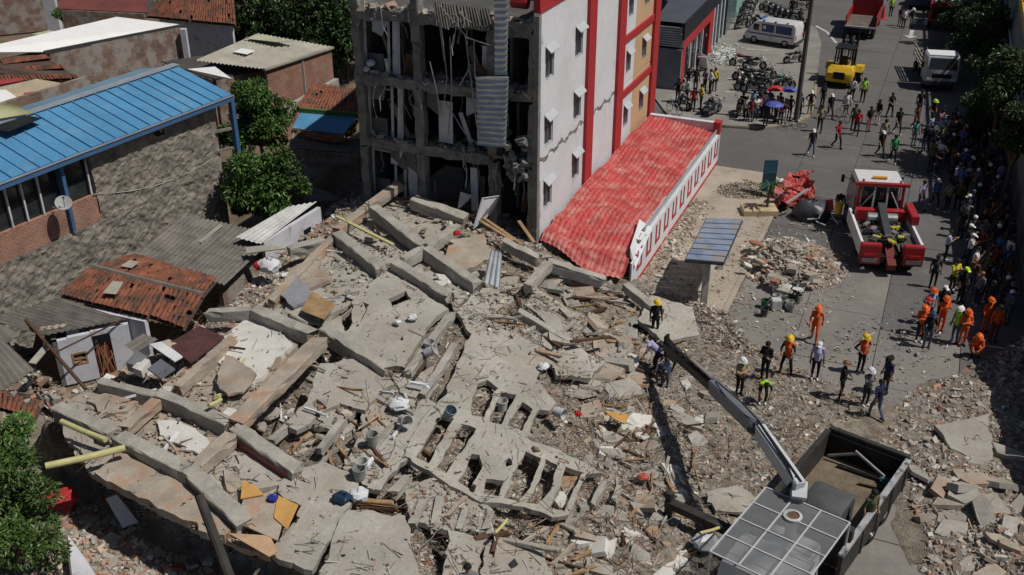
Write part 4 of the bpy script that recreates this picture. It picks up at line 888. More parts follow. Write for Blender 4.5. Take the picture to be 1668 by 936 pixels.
for k in range(11):                                      # red U-shaped ornaments
    s0 = 41.4+k*1.55; m_ = MB(); z0, z1 = .75, 1.75
    for (a, b_, c, d) in ((s0, s0+.17, z0, z1), (s0+.62, s0+.79, z0, z1), (s0+.17, s0+.62, z0, z0+.17)): sbox(m_, FT+.002, FT+.03, a, b_, c, d)
    if s0 < 57.2: part('red_ornament', m_, RED, annex)
m_ = MB(); sbox(m_, FT-.02, FT+.035, 40.6, 58.2, .12, .26); part('red_base', m_, RED, annex)
m_ = MB(); m_.add([S(FT-.2, 41.0, 1.6), S(FT+.12, 40.8, 1.2), S(FT+.1, 43.4, 2.1), S(FT-.6, 43.6, 2.35), S(FT-.3, 41.2, 2.0)], [(0,1,2,3,4)]); part('flashing', m_, WPLAST, annex, fixn=False)
m_ = MB(); m_.bar(S(AT1+.1, 43, 2.14), S(AT1+.1, 57.8, 2.12), .06, .3); part('flashing', m_, ZINC, annex)
m_ = MB(); sbox(m_, HT1+.2, FT, 57.9, 58.25, .1, 2.6); part('end_wall', m_, WHOUSE, annex)
m_ = MB(); sbox(m_, FT-.35, FT+.03, 57.7, 58.3, 1.98, 2.7); part('end_pillar', m_, RED, annex)
m_ = MB(); sbox(m_, HT1+.2, FT-.1, 41, 57.8, 0, .5); part('crushed_walls', m_, CONC3, annex)
random.seed(77)
# ---------------------------------------------------------------- neighbouring buildings, left and back
def wp(l): return [P(*q) for q in l]
def wall(mb, a, b_, z0, z1, th=.2, n=None):
    """upright wall between two ground points"""
    a = Vector((a.x, a.y, 0)); b_ = Vector((b_.x, b_.y, 0)); d = (b_-a).normalized(); x = d.cross(Vector((0, 0, 1)))*th
    q = [a, b_, b_+x, a+x]; vs = [v+Vector((0, 0, z0)) for v in q]+[v+Vector((0, 0, z1)) for v in q]
    return mb.add(vs, [(0,3,2,1),(4,5,6,7),(0,1,5,4),(1,2,6,5),(2,3,7,6),(3,0,4,7)])
# blue-roofed building with the rough wall
eR, eL = P(378, 153, 7.6), P(0, 296, 7.6); dv = (eR-eL).normalized(); eL = eL-dv*9; nv_ = Vector((dv.y, -dv.x, 0))       # nv_ points towards the rubble
if nv_.x < 0: nv_ = -nv_
blue = thing('blue_roof_building', 'building with bright blue sheet roof and rough stone wall', 'building', (eL+eR)/2-nv_*2-Vector((0, 0, 7.6)))
rR, rL = P(287, 106, 8.35), P(0, 213, 8.35); rise = (rR-eR); nb = 34; Ltot = (eR-eL).length
for k in range(nb):
    a = eL.lerp(eR, k/nb); b_ = eL.lerp(eR, (k+1)/nb-.0012); q = [a, b_, b_+rise, a+rise]
    m_ = MB(); m_.slab(*q, .03); m_.bar(a+Vector((0, 0, .03)), a+rise+Vector((0, 0, .03)), .05, .05)
    lift = Vector((0, 0, random.uniform(-.008, .008))); m_.v = [v+lift for v in m_.v]; part('roof_sheet', m_, BLUEROOF, blue)
m_ = MB(); m_.bar(eL+rise+Vector((0, 0, .06)), eR+rise+Vector((0, 0, .06)), .45, .05); part('ridge_cap', m_, ZINC, blue)
m_ = MB(); m_.bar(eL-Vector((0, 0, .16))+nv_*.03, eR-Vector((0, 0, .16))+nv_*.03, .1, .26); part('fascia', m_, paint('blue_steel', (.055, .13, .27)), blue)
m_ = MB(); m_.bar(eL-Vector((0, 0, .04))+nv_*.09, eR-Vector((0, 0, .04))+nv_*.09, .06, .05); part('gutter', m_, ZINC, blue)
r2 = rise.copy(); r2.z = -.9; m_ = MB(); m_.slab(eL+rise, eR+rise, eR+rise+r2*.8, eL+rise+r2*.8, .04); part('back_slope', m_, mat('faded_blue_sheet', (.16, .28, .38), .5, .2, .6), blue)
wl = eL-nv_*.45; wr = eR-nv_*.45; W0 = lambda k: wl.lerp(wr, k)
def kpx(px, py):                                          # fraction along the wall where a pixel's ray meets the wall plane
    d = ray(px, py); o = Vector((0, 0, CH)); d = Vector(d); t = (wl-o).dot(nv_)/d.dot(nv_); p = o+d*t; return (p-wl).dot(wr-wl)/(wr-wl).length_squared, p.z
def rough_wall(a, b_, z0, z1, amp=.05, cell=.085):
    a = Vector((a.x, a.y, 0)); b_ = Vector((b_.x, b_.y, 0)); L = (b_-a).length; nu = max(2, int(L/cell)); nz = max(2, int((z1-z0)/cell)); U, Z = np.meshgrid(np.linspace(0, L, nu+1), np.linspace(z0, z1, nz+1)); k = amp*(vnoise(U, Z, .42, 21)*1.0+vnoise(U, Z, .2, 22)*1.6+vnoise(U, Z, .11, 23)*1.4)
    X = a.x+dv.x*U+nv_.x*k; Y = a.y+dv.y*U+nv_.y*k; V = np.stack([X, Y, Z], -1).reshape(-1, 3); i = np.arange((nu+1)*(nz+1)).reshape(nz+1, nu+1); q = np.stack([i[:-1, :-1], i[:-1, 1:], i[1:, 1:], i[1:, :-1]], -1).reshape(-1, 4)
    return MB().add([Vector(v) for v in V], [tuple(int(x) for x in f) for f in q])
k1 = kpx(347, 205)[0]; kw = kpx(147, 270)[0]; zs = kpx(150, 318)[1]
zb0_ = kpx(80, 395)[1]; stone = MB(); wall(stone, W0(kw), W0(k1), zs-.0, 7.35, -.25); part('upper_stone_wall', stone, STONEW, blue)
stone = MB(); wall(stone, W0(0), W0(k1), 0, kpx(80, 395)[1], -.3); part('lower_stone_wall', stone, STONEW, blue); part('rough_render', rough_wall(W0(0)+nv_*.05, W0(k1)+nv_*.05, 0, zb0_), STONEW, blue, fixn=False); part('rough_render', rough_wall(W0(kw)+nv_*.04, W0(k1)+nv_*.04, zb0_-.1, 7.3), STONEW, blue, fixn=False)
m_ = MB(); zb0 = kpx(80, 395)[1]; wall(m_, W0(0)-nv_*.04, W0(kw), zb0, zs-.02, -.22); part('brick_wall', m_, BRICKW, blue)
m_ = MB(); wall(m_, W0(kw)-nv_*.03, W0(k1)-nv_*.03, zb0, zs, -.2); part('middle_stone_wall', m_, STONEW, blue)
m_ = MB(); m_.box(W0(.0).lerp(W0(1), kpx(258, 217)[0])+Vector((0, 0, kpx(258, 217)[1]-7.6))+nv_*.0, (.62, .1, .22), rz=math.atan2(dv.y, dv.x)); part('vent_hole_shade', m_, BLACK, blue)  # solid black box painted as the shade inside a vent hole
m_ = MB(); wall(m_, W0(0)-nv_*.25, W0(kw)-nv_*.25, zs, 7.3, -.03); part('glass_band', m_, GLASS, blue)
for px in (-60, 5, 33, 62, 101, 147):
    k, z = kpx(px, 290); m_ = MB(); c = W0(k); w_ = .2 if px == 101 else .07
    m_.bar(Vector((c.x, c.y, zs))-nv_*.12, Vector((c.x, c.y, 7.4))-nv_*.12, w_, w_, up=nv_); part('window_post', m_, paint('blue_steel', (.055, .13, .27)) if px == 101 else WHOUSE, blue)
m_ = MB(); k, z = kpx(101, 300); c = W0(k); m_.bar(Vector((c.x, c.y, zs-1.1))+nv_*.12, Vector((c.x, c.y, 7.3))+nv_*.12, .16, .16, up=nv_); part('post', m_, paint('blue_steel', (.055, .13, .27)), blue)
m_ = MB(); c = eR-dv*.12; m_.bar(Vector((c.x, c.y, 3.9)), Vector((c.x, c.y, 7.4)), .22, .22, up=nv_); part('post', m_, paint('blue_steel', (.055, .13, .27)), blue)
m_ = MB(); wall(m_, W0(k1)-dv*.0, W0(k1)-nv_*8, 0, 7.2, .2); part('end_wall', m_, BRICKOLD, blue)
m_ = MB(); wall(m_, W0(0)-nv_*8, W0(k1)-nv_*8, 0, 7.6, .2); part('rear_wall', m_, BRICKOLD, blue)
for q in ([(350,205),(372,205)], [(352,250),(377,236)]):
    m_ = MB(); a = W0(k1); zz = kpx(*q[1])[1]; m_.bar(Vector((a.x, a.y, zz)), Vector((eR.x, eR.y, zz)), .12, .12); part('tie_beam', m_, CONC3, blue)
m_ = MB(); pts = []
for i in range(18):
    x = 150+195*i/17; y = 318+(-38)*(i/17)+14*math.sin(math.pi*i/17)*.6-20*(i/17)**3; k, z = kpx(x, y-2); c = W0(k); pts.append(Vector((c.x, c.y, z))+nv_*.05)
m_.tube(pts, .02, 4); solo('wall_cable', m_, ASBL, 'pale cable sagging across the rough stone wall', 'cable')
# satellite dish on the wall
k, z = kpx(84, 330); c = W0(k)+nv_*.75; c = Vector((c.x, c.y, z+.15))
dish = thing('satellite_dish', 'white satellite dish on the rough wall under the blue roof', 'satellite dish', c-nv_*.75)
aim = (Vector((.35, -.55, .75))).normalized(); rotm = aim.to_track_quat('Z', 'Y').to_matrix()
m_ = MB(); m_.lathe((0, 0, 0), [(.02, -.09), (.15, -.07), (.27, -.02), (.33, .03), (.315, .035), (.15, -.055), (.02, -.07)], 18); m_.v = [rotm@v+c for v in m_.v]; part('reflector', m_, mat('dish_grey', (.36, .36, .36)), dish, smooth=True)
m_ = MB(); m_.tube([c-nv_*.75-Vector((0, 0, .35)), c-nv_*.3-Vector((0, 0, .3)), c-aim*.1], .03, 6); part('bracket', m_, GREY, dish)
m_ = MB(); m_.tube([c-Vector((0, 0, .4))+aim*.0, c+aim*.45], .015, 5); m_.box(c+aim*.47, (.08, .08, .08)); part('receiver', m_, GREY, dish)

def roof_house(name, label, roof, zbase=0, wm=None, rm=None, th=.05, walls=(0, 1, 2, 3), over=.25, corr=None, cat='building'):
    """roof corners as (px,py,z); walls drop from the roof edges, set in a little"""
    pts = wp(roof); n = len(pts); c = sum(pts, Vector((0, 0, 0)))/n; root = thing(name, label, cat, (c.x, c.y, zbase))
    m_ = MB()
    if corr: m_.corr(*pts, corr, corr*.18, 4)
    else: m_.slab(*pts, th)
    part('roof', m_, rm, root)
    ins = [p+(Vector((c.x, c.y, p.z))-p).normalized()*over for p in pts]
    for i in walls:
        a, b_ = ins[i], ins[(i+1)%n]; d = (b_-a); d.z = 0; d.normalize(); x = d.cross(Vector((0, 0, 1)))*.2; q = [a, b_, b_+x, a+x]
        vs = [Vector((v.x, v.y, zbase)) for v in q]+[v-Vector((0, 0, th+.03)) for v in q]
        m_ = MB(); m_.add(vs, [(0,3,2,1),(4,5,6,7),(0,1,5,4),(1,2,6,5),(2,3,7,6),(3,0,4,7)]); part('wall', m_, wm, root)
    return root
white = roof_house('white_roof_building', 'long building with flat white roof and flaking brick wall', [(-60,85,6.2),(72,84,5.6),(298,40,5.6),(190,27,6.2)], wm=BRICKOLD, rm=WHITEROOF, walls=(1, 2))
m_ = MB(); a = P(298, 44, 5.6); m_.bar(Vector((a.x, a.y, 0)), Vector((a.x, a.y, 5.5)), .35, .35); part('corner_pillar', m_, WHOUSE, white)
m_ = MB(); m_.bar(P(72, 85.5, 5.56), P(298, 41.5, 5.56), .15, .22); part('roof_edge', m_, DKGREY, white)
for q in ([(50,56,5.92),(80,50,5.96),(98,52,5.9),(66,58,5.85)], [(108,64,5.8),(140,57,5.85),(160,59,5.78),(128,66,5.75)]):
    pts = wp(q); m_ = MB(); m_.slab(*[p+Vector((0, 0, .04)) for p in pts], .03); part('skylight', m_, mat('old_skylight', (.42, .42, .30), .6, .2, 1.), white)
roof_house('red_sheet_shed', 'low roof of red and cream sheets behind the blue roof', [(-40,150,4.6),(20,160,4.3),(140,142,4.5),(60,128,5.)], wm=BRICKOLD, rm=mat('cream_sheet', (.42, .34, .24), .8, .2, .8), walls=(0,))
for q in ([(0,137,4.75),(40,130,4.85),(30,126,4.9),(-5,131,4.8)], [(40,160,4.5),(130,146,4.65),(122,139,4.7),(38,151,4.6)]):
    pts = wp(q); m_ = MB(); m_.slab(*pts, .05); solo('red_roof_sheet', m_, mat('dull_red_sheet', (.34, .05, .06), .6, .2, 1.), 'dull red roof sheet on the cream shed behind the blue roof', 'roof sheet', 'dull red roof sheets')
m_ = MB(); m_.slab(*wp([(-20,145,4.95),(-20,170,4.9),(42,168,4.75),(10,146,4.85)]), .05); solo('white_roof_sheet', m_, WHITEROOF, 'white roof sheet between the red sheets and the blue roof', 'roof sheet')
m_ = MB(); m_.corr(*wp([(-20,196,8.6),(-20,170,8.9),(22,170,8.9),(53,184,8.5)]), .3, .04); solo('plastic_roof_sheet', m_, mat('olive_plastic', (.36, .36, .20), .5, .15, 1.), 'olive translucent sheet raised over the blue roof', 'roof sheet')
m_ = MB(); m_.bar(P(0, 212, 8.45), P(55, 190, 8.45), .9, .02); solo('roof_opening_shade', m_, BLACK, 'flat black strip for the shade in a roof opening below the olive sheet', 'roof opening')  # thin black sheet on the roof, painted as the shade of an opening

# barrel tiles: a real tile mesh set out in rows
def tile_mesh(name='roof_tile', L=.42, r=.10):
    m_ = MB(); n = 5; vs = []
    for y, rr, z in ((0, r, 0), (L, r*.86, .03)):
        for th in (0, .016):
            for i in range(n+1):
                a = math.pi*i/n; vs.append(((rr-th)*math.cos(a), y, (rr-th)*math.sin(a)*.75+z))
    k = n+1; fs = []
    for i in range(n): fs += [(i, i+1, 2*k+i+1, 2*k+i), (k+i+1, k+i, 3*k+i, 3*k+i+1), (i, k+i, k+i+1, i+1), (2*k+i, 2*k+i+1, 3*k+i+1, 3*k+i)]
    m_.add(vs, fs); return m_
TILE = tile_mesh()
def tile_roof(root, quad, m=CLAY, pw=.2, pl=.32, name='roof_tile', single=0, jit=.02):
    """quad: eave-left, eave-right, ridge-right, ridge-left (world); tiles climb from the eave"""
    a, b_, c, d = [Vector(q) for q in quad]; nu = max(2, int((b_-a).length/pw)); nvr = max(2, int((d-a).length/pl)); base = MB(); dn = Vector((0, 0, -.1)); base.slab(a+dn, b_+dn, c+dn, d+dn, .06)
    part('roof_deck', base, mat('roof_deck_dark', (.09, .06, .05), .95), root); items = []
    for j in range(nvr):
        for i in range(nu):
            u = (i+.5)/nu; v = j/nvr; p = (a*(1-u)+b_*u)*(1-v)+(d*(1-u)+c*u)*v
            ex = ((b_-a)*(1-v)+(c-d)*v).normalized(); ey = ((d-a)*(1-u)+(c-b_)*u).normalized(); ez = ex.cross(ey).normalized()
            if random.random() < .03: continue
            M_ = Matrix.Translation(p+ez*(.02+random.uniform(0, jit))+ex*random.gauss(0, .006))@Matrix((ex, ey, ez)).transposed().to_4x4()@Matrix.Rotation(random.gauss(0, .06), 4, 'Z'); items.append((p, M_))
    items.sort(key=lambda q: -q[0].x if False else depth(q[0])); loc = root.location; me = None
    if single:
        me = TILE.mesh(name, m)
        for p, M_ in items[:single]:
            o = bpy.data.objects.new(name, me); COL.objects.link(o); o.parent = root; o.matrix_local = Matrix.Translation(-Vector(loc))@M_
    rest = items[single:]
    if rest:
        big = MB()
        for p, M_ in rest: big.merge(TILE, M_)
        tag(part('roof_tiles', big, m, root, fixn=False), kind='stuff')
old = thing('old_tile_roof_building', 'building with weathered barrel tile roof beside the white roof', 'building', P(60, 110, 0)); tile_roof(old, wp([(-40,135,4.6),(132,128,4.4),(60,80,5.7),(-40,100,5.7)]))
m_ = MB(); a, b_ = P(-40, 135, 4.5), P(132, 128, 4.3); wall(m_, a, b_, 0, 4.4); part('wall', m_, BRICKOLD, old)
back = thing('tile_roof_house', 'white house with red tile roof before the far trees', 'house', P(330, 60, 0))
tile_roof(back, wp([(240,26,5.0),(384,40,4.9),(380,-8,6.4),(262,-12,6.4)])); m_ = MB(); a, b_ = P(262, 28, 4.8), P(380, 40, 4.8); wall(m_, a, b_, 0, 4.85); part('wall', m_, WHOUSE, back)
for (x0, x1, y0, y1) in ((308, 322, 40, 66), (328, 350, 42, 62)):
    p, q = P(x0, y1, 2.0), P(x1, y1, 2.0); k = (a-b_).length; m_ = MB()
    A_ = a.lerp(b_, (x0-262)/118); B_ = a.lerp(b_, (x1-262)/118); wall(m_, Vector((A_.x, A_.y-.06, 0)), Vector((B_.x, B_.y-.06, 0)), 1.2, 3.7, .05); part('window', m_, GLASS, back)
grey = roof_house('grey_sheet_warehouse', 'brick warehouse with pale corrugated sheet roof', [(318,98,5.2),(430,112,4.9),(542,76,4.9),(420,54,5.5)], wm=BRICKW, rm=ASBL, corr=.24, walls=(1, 2))
m_ = MB(); m_.slab(*wp([(380,84,5.33),(402,88,5.3),(415,82,5.32),(394,78,5.36)]), .03); part('skylight', m_, WHITEROOF, grey)
m_ = MB(); m_.slab(*wp([(398,62,5.55),(450,68,5.5),(480,66,5.48),(430,56,5.58)]), .03); part('skylight', m_, mat('old_skylight', (.42, .42, .30)), grey)
m_ = MB(); m_.bar(P(430, 113, 4.9), P(542, 77, 4.9), .25, .12); part('roof_edge', m_, ASBL, grey)
m_ = MB(); a = P(490, 95, 4.8); m_.bar(Vector((a.x, a.y, 0)), Vector((a.x, a.y, 4.7)), .3, .3); part('pillar', m_, CONC2, grey)
roof_house('flat_roof_building', 'flat dark roof with parapet between blue roof and warehouse', [(262,100,4.6),(350,128,4.4),(430,112,4.4),(330,90,4.6)], wm=BRICKOLD, rm=mat('flat_roof_felt', (.075, .07, .065), .95, .25, .8), walls=(0, 1))
m_ = MB(); m_.slab(*wp([(305,112,5.2),(345,122,5.1),(378,128,5.1),(350,108,5.3)]), .08); solo('white_roof_sheet', m_, WHITEROOF, 'small white sheet on the flat dark roof', 'roof sheet')
mid = thing('blue_lean_to_house', 'house with clay tiles and a small blue sheet roof by the frame', 'house', P(530, 190, 0))
tile_roof(mid, wp([(482,176,3.7),(590,186,3.6),(590,150,4.3),(510,138,4.3)])); 
for k in range(7):
    a, b_ = P(476, 208, 3.3).lerp(P(560, 218, 3.2), k/7), P(476, 208, 3.3).lerp(P(560, 218, 3.2), (k+1)/7-.004); c, d = P(492, 178, 3.7).lerp(P(583, 188, 3.6), (k+1)/7-.004), P(492, 178, 3.7).lerp(P(583, 188, 3.6), k/7)
    m_ = MB(); m_.slab(a, b_, c, d, .04); part('blue_sheet', m_, BLUEROOF, mid)
m_ = MB(); m_.bar(P(488, 179, 3.75), P(586, 188, 3.65), .18, .3); part('green_trim', m_, mat('green_paint', (.10, .17, .06)), mid)
m_ = MB(); wall(m_, P(476, 206, 3.3), P(560, 216, 3.2), 0, 3.15); part('wall', m_, BRICKOLD, mid)
m_ = MB(); wall(m_, P(460, 180, 3.7), P(545, 132, 3.7), 3.3, 3.9, .3); part('parapet', m_, CONC2, mid)
shed = roof_house('tile_edged_shed', 'low shed with clay and dark sheet roof in deep shade', [(470,240,2.9),(592,250,2.7),(592,226,3.0),(476,216,3.2)], wm=BRICKOLD, rm=ASB, corr=.2, walls=(0,))
m_ = MB(); m_.corr(*wp([(484,222,3.16),(545,232,3.1),(590,228,3.15),(484,212,3.3)]), .2, .03); part('rusty_sheet', m_, mat('rust_sheet', (.22, .09, .05), .9, .4, 1.5), shed)
for q, l in (([(470,262,2.2),(560,272,2.0),(578,264,2.2),(500,242,2.6)], 'dark corrugated sheet under the tile-edged shed'), ([(495,330,2.0),(552,326,1.9),(540,314,2.1),(492,298,2.3)], 'corrugated sheet lying between the mango tree and the frame'),
             ([(452,300,2.3),(500,296,2.2),(520,284,2.3),(490,258,2.6)], 'corrugated sheet tucked behind the mango tree')):
    m_ = MB(); m_.corr(*wp(q), .18, .03); solo('corrugated_sheet', m_, ASB, l, 'roof sheet')
small = thing('white_shed', 'small white-walled shed with pale wavy roof beside the mango tree', 'shed', P(440, 400, 0))
m_ = MB(); m_.corr(*wp([(424,397,2.7),(384,386,2.95),(470,336,3.0),(516,328,2.85)]), .2, .03); part('roof', m_, mat('dull_white_sheet', (.5, .5, .49), .7, .2, 1.5), small)
m_ = MB(); wall(m_, P(424, 392, 2.7), P(516, 330, 2.85), 0, 2.65, .2); part('wall', m_, WHOUSE, small)
m_ = MB(); a, b_ = P(424, 392, 2.7), P(516, 330, 2.85); c = a.lerp(b_, .72); d = (b_-a).normalized(); x = Vector((d.y, -d.x, 0)); m_.box(Vector((c.x, c.y, 1.7))+x*.02, (.5, .5, .7), rz=math.atan2(d.y, d.x)); part('window', m_, BLACK, small)
# brick wall and pillar at the back
bw = MB(); wall(bw, P(-60, 62, 0), P(82, 48, 0), 0, 4.2, .25); solo('brick_yard_wall', bw, BRICKOLD, 'old brick yard wall behind the white roof', 'wall')
m_ = MB(); c = P(84, 48, 0); m_.b2((c.x-.9, c.y-.3, 0), (c.x+.9, c.y+.3, 5.2)); pl_ = solo('white_pillar', m_, WHOUSE, 'white pillar with a red stripe at the end of the brick yard wall', 'pillar')
m_ = MB(); wall(m_, P(130, 30, 0), P(255, 26, 0), 0, 3.4, .2); fw = solo('grey_block_wall', m_, CONC3, 'grey block wall behind the white roof', 'wall')
roof_house('far_red_sheds', 'far row of red-roofed sheds behind the block wall', [(95,14,4.2),(240,20,4.0),(240,-12,4.8),(90,-12,4.8)], wm=BRICKOLD, rm=mat('dull_red_far', (.16, .05, .045), .8, .3, .5), walls=(0,))

# ---------------------------------------------------------------- half-collapsed house at the left edge
cor = thing('corrugated_roof_house', 'low house with dark corrugated sheets against the rough wall', 'house', P(330, 420, 0))
qa = wp([(221,416,2.9),(300,352,3.0),(452,384,2.4),(366,464,2.3)]); n_ = 5
for j in range(2):
    for k in range(n_):
        u0, u1 = k/n_, (k+1)/n_+.012; v0, v1 = j*.5, min(1, j*.5+.53)
        f_ = lambda u, v: (qa[0]*(1-u)+qa[1]*u)*(1-v)+(qa[3]*(1-u)+qa[2]*u)*v+Vector((0, 0, .03*(1-j)+.012*k))
        m_ = MB(); m_.corr(f_(u0, v0), f_(u0, v1), f_(u1, v1), f_(u1, v0), .2, .04, 3, jit=.006); part('roof_sheet', m_, ASB, cor)
m_ = MB(); m_.slab(*[q+Vector((0, 0, .1)) for q in wp([(322,396,2.7),(328,398,2.7),(364,370,2.8),(358,368,2.8)])], .03); part('skylight', m_, ASBL, cor)
m_ = MB(); wall(m_, qa[2].lerp(qa[0], .1), qa[3].lerp(qa[1], .1), 0, 2.1, .2); part('wall', m_, BRICKOLD, cor)
tl = thing('clay_tile_house', 'old house with sagging red clay tiles beside the fallen slabs', 'house', P(220, 490, 0))
ridge0, ridge1 = P(150, 436, 3.05), P(330, 482, 2.75)
tile_roof(tl, [P(98, 480, 2.45), P(240, 516, 2.35), ridge0.lerp(ridge1, .66), ridge0], single=290, jit=.05)
tile_roof(tl, [P(245, 514, 2.3), P(300, 535, 2.1), P(330, 484, 2.75), ridge0.lerp(ridge1, .68)], jit=.06)
tile_roof(tl, [ridge0.lerp(ridge1, 0)+Vector((0, 0, 0)), ridge1, P(352, 456, 2.6), P(214, 416, 2.95)], jit=.035)
m_ = MB(); m_.tube([ridge0+Vector((0, 0, .08)), ridge0.lerp(ridge1, .5)+Vector((0, 0, .06)), ridge1+Vector((0, 0, .08))], .12, 6); part('ridge_tiles', m_, ASB, tl)
for q in ([(168,482,2.72),(190,484,2.7),(202,464,2.85),(185,462,2.87)], [(197,438,3.04),(215,441,3.02),(228,431,3.05),(212,428,3.07)]):
    m_ = MB(); m_.slab(*[p+Vector((0, 0, .14)) for p in wp(q)], .02); part('roof_patch', m_, ASBL, tl)
m_ = MB(); wall(m_, P(98, 486, 2.3), P(240, 518, 2.25), 0, 2.2, .2); part('wall', m_, WHOUSE, tl)
wh = thing('cracked_white_house', 'half-collapsed white house with broken sheets and an open red doorway', 'house', P(120, 600, 0))
m_ = MB(); m_.corr(*wp([(-20,520,2.6),(97,484,2.75),(205,520,2.35),(72,546,2.25)]), .2, .035, 4, jit=.01); part('roof_sheet', m_, ASB, wh)
m_ = MB(); m_.corr(*wp([(62,540,2.3),(105,532,2.38),(112,526,2.42),(66,532,2.4)]), .2, .03, jit=.01); part('roof_sheet', m_, mat('tan_roof_sheet', (.36, .29, .22), .9, .25, 1.2), wh)
A0, A1 = P(84, 556, 2.05), P(208, 524, 2.2); A0.z = A1.z = 0; dw = (A1-A0).normalized(); nw = Vector((dw.y, -dw.x, 0))
def hw(k0, k1, z0, z1, th=.2, o=0): m_ = MB(); wall(m_, A0.lerp(A1, k0)+nw*o, A0.lerp(A1, k1)+nw*o, z0, z1, -th); return m_
part('wall_panel', hw(0, .20, 0, 2.0), WHOUSE, wh); part('wall_panel', hw(.20, .40, 0, .8), WHOUSE, wh); part('wall_panel', hw(.20, .40, 1.35, 2.05), WHOUSE, wh); part('wall_panel', hw(.40, .50, 0, 2.05), WHOUSE, wh)
part('wall_panel', hw(.5, .74, 1.9, 2.1), WHOUSE, wh); part('wall_panel', hw(.74, 1., 0, 2.1), WHOUSE, wh)
part('window_frame', hw(.2, .4, .8, .88, .24, .02), WOOD, wh); part('window_frame', hw(.2, .4, 1.28, 1.35, .24, .02), WOOD, wh); part('window_frame', hw(.2, .225, .88, 1.28, .24, .02), WOOD, wh); part('window_frame', hw(.375, .4, .88, 1.28, .24, .02), WOOD, wh)
dr = part('door', hw(.5, .74, 0, 1.3, .06, -.14), mat('red_brown_wood', (.18, .04, .03), .7), wh)
m_ = MB()
for k in range(7):
    a = A0.lerp(A1, random.uniform(.5, .74)); b_ = A0.lerp(A1, random.uniform(.5, .74)); m_ = MB(); m_.bar(a+nw*.05+Vector((0, 0, .1)), b_+nw*.05+Vector((0, 0, random.uniform(.9, 1.8))), .03, .03); part('splintered_slat', m_, WOOD, wh)
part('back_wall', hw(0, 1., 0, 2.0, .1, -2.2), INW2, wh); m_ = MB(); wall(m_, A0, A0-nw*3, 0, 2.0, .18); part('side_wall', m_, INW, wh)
m_ = MB(); m_.bar(P(42, 520, 2.5), P(140, 634, 2.2), .1, .1); solo('fallen_post', m_, WOODD, 'long dark post leaning across the cracked white house', 'post')
m_ = MB(); m_.bar(P(52, 592, 2.0), P(78, 562, 2.2), .28, .06); solo('broken_board', m_, ASBL, 'grey board hanging beside the corrugated lean-to', 'board')
m_ = MB(); m_.bar(P(90, 574, 2.2), P(200, 520, 2.35), .05, .05); solo('fallen_pole', m_, WOODD, 'thin pole across the cracked white wall', 'pole')
lt = thing('corrugated_lean_to', 'grey corrugated lean-to roof at the edge of the collapsed house', 'lean-to', P(10, 610, 0))
m_ = MB(); m_.corr(*wp([(-30,590,2.5),(0,548,2.7),(56,602,2.1),(-10,645,2.0)]), .2, .035, 3); part('roof_sheet', m_, ASB, lt)
m_ = MB(); m_.corr(*wp([(-30,530,2.5),(-10,515,2.6),(30,545,2.3),(-20,572,2.3)]), .2, .035, 3); part('roof_sheet', m_, ASB, lt)
m_ = MB(); m_.bar(P(20, 560, 2.3), P(20, 600, .5), .12, .12); part('post', m_, CONC3, lt)
fr = thing('fallen_tile_roof', 'strip of fallen red tiles below the corrugated lean-to', 'roof', P(20, 650, 0)); tile_roof(fr, wp([(-20,660,2.0),(56,682,1.95),(66,660,2.1),(-20,636,2.2)]), jit=.05)
m_ = MB(); m_.corr(*wp([(-20,700,2.1),(44,712,2.0),(62,690,2.2),(-20,662,2.3)]), .2, .03); solo('corrugated_sheet', m_, mat('tan_roof_sheet', (.36, .29, .22)), 'tan corrugated sheet below the fallen red tiles', 'roof sheet')
m_ = MB(); m_.corr(*wp([(203,562,2.3),(222,575,2.2),(258,552,2.4),(232,543,2.5)]), .2, .035); solo('corrugated_sheet', m_, ASB, 'broken corrugated sheet hanging beside the clay tiles', 'roof sheet')
m_ = MB(); m_.slab(*wp([(400,402,2.9),(462,396,2.9),(466,404,2.8),(402,412,2.8)]), .05); solo('loose_plank', m_, ASBL, 'flat grey plank over the corrugated roof edge', 'plank')
# ---------------------------------------------------------------- right side: tall wall with yellow steel, shops, street furniture
v0, v1 = P(1645, 284, 0), P(1668, 480, 0); vd = (v0-v1).normalized(); vn = Vector((-vd.y, vd.x, 0))
if vn.x > 0: vn = -vn                                     # towards the street
VA = v1-vd*22; VB = v1+vd*95; VC = v1+vd*9
tw = thing('tall_wall', 'tall grey concrete retaining wall with yellow steel beam on top', 'wall', v1)
nseg = 14
def wh_(v): d = (v-v1).dot(vd); return 4.75+.055*d if d > 0 else max(1.0, 4.75+.165*d)
for k in range(nseg):
    a = VA.lerp(VB, k/nseg); b_ = VA.lerp(VB, (k+1)/nseg-.0004); m_ = MB(); q = [a, b_, b_-vn*.5, a-vn*.5]; m_.add(q+[v+Vector((0, 0, wh_(v))) for v in q], [(0,3,2,1),(4,5,6,7),(0,1,5,4),(1,2,6,5),(2,3,7,6),(3,0,4,7)]); part('wall_panel', m_, mat('wall_concrete', (.20, .20, .20), .95, .2, .4, .1), tw)
YEL = paint('yellow_steel', (.55, .36, .06))
m_ = MB(); m_.bar(VC+Vector((0, 0, wh_(VC)+.2)), VB+Vector((0, 0, wh_(VB)+.2)), .35, .42); part('yellow_beam', m_, YEL, tw)
for k in range(30):
    c = VC.lerp(VB, (k+.5)/30)-vn*.05; m_ = MB(); m_.bar(c+Vector((0, 0, wh_(c)+.3)), c+Vector((0, 0, wh_(c)+1.5)), .22, .22, up=vn); part('railing_post', m_, YEL, tw)
for z in (.9, 1.5): m_ = MB(); m_.bar(VC+Vector((0, 0, wh_(VC)+z))-vn*.05, VB+Vector((0, 0, wh_(VB)+z))-vn*.05, .16, .16); part('railing', m_, YEL, tw)
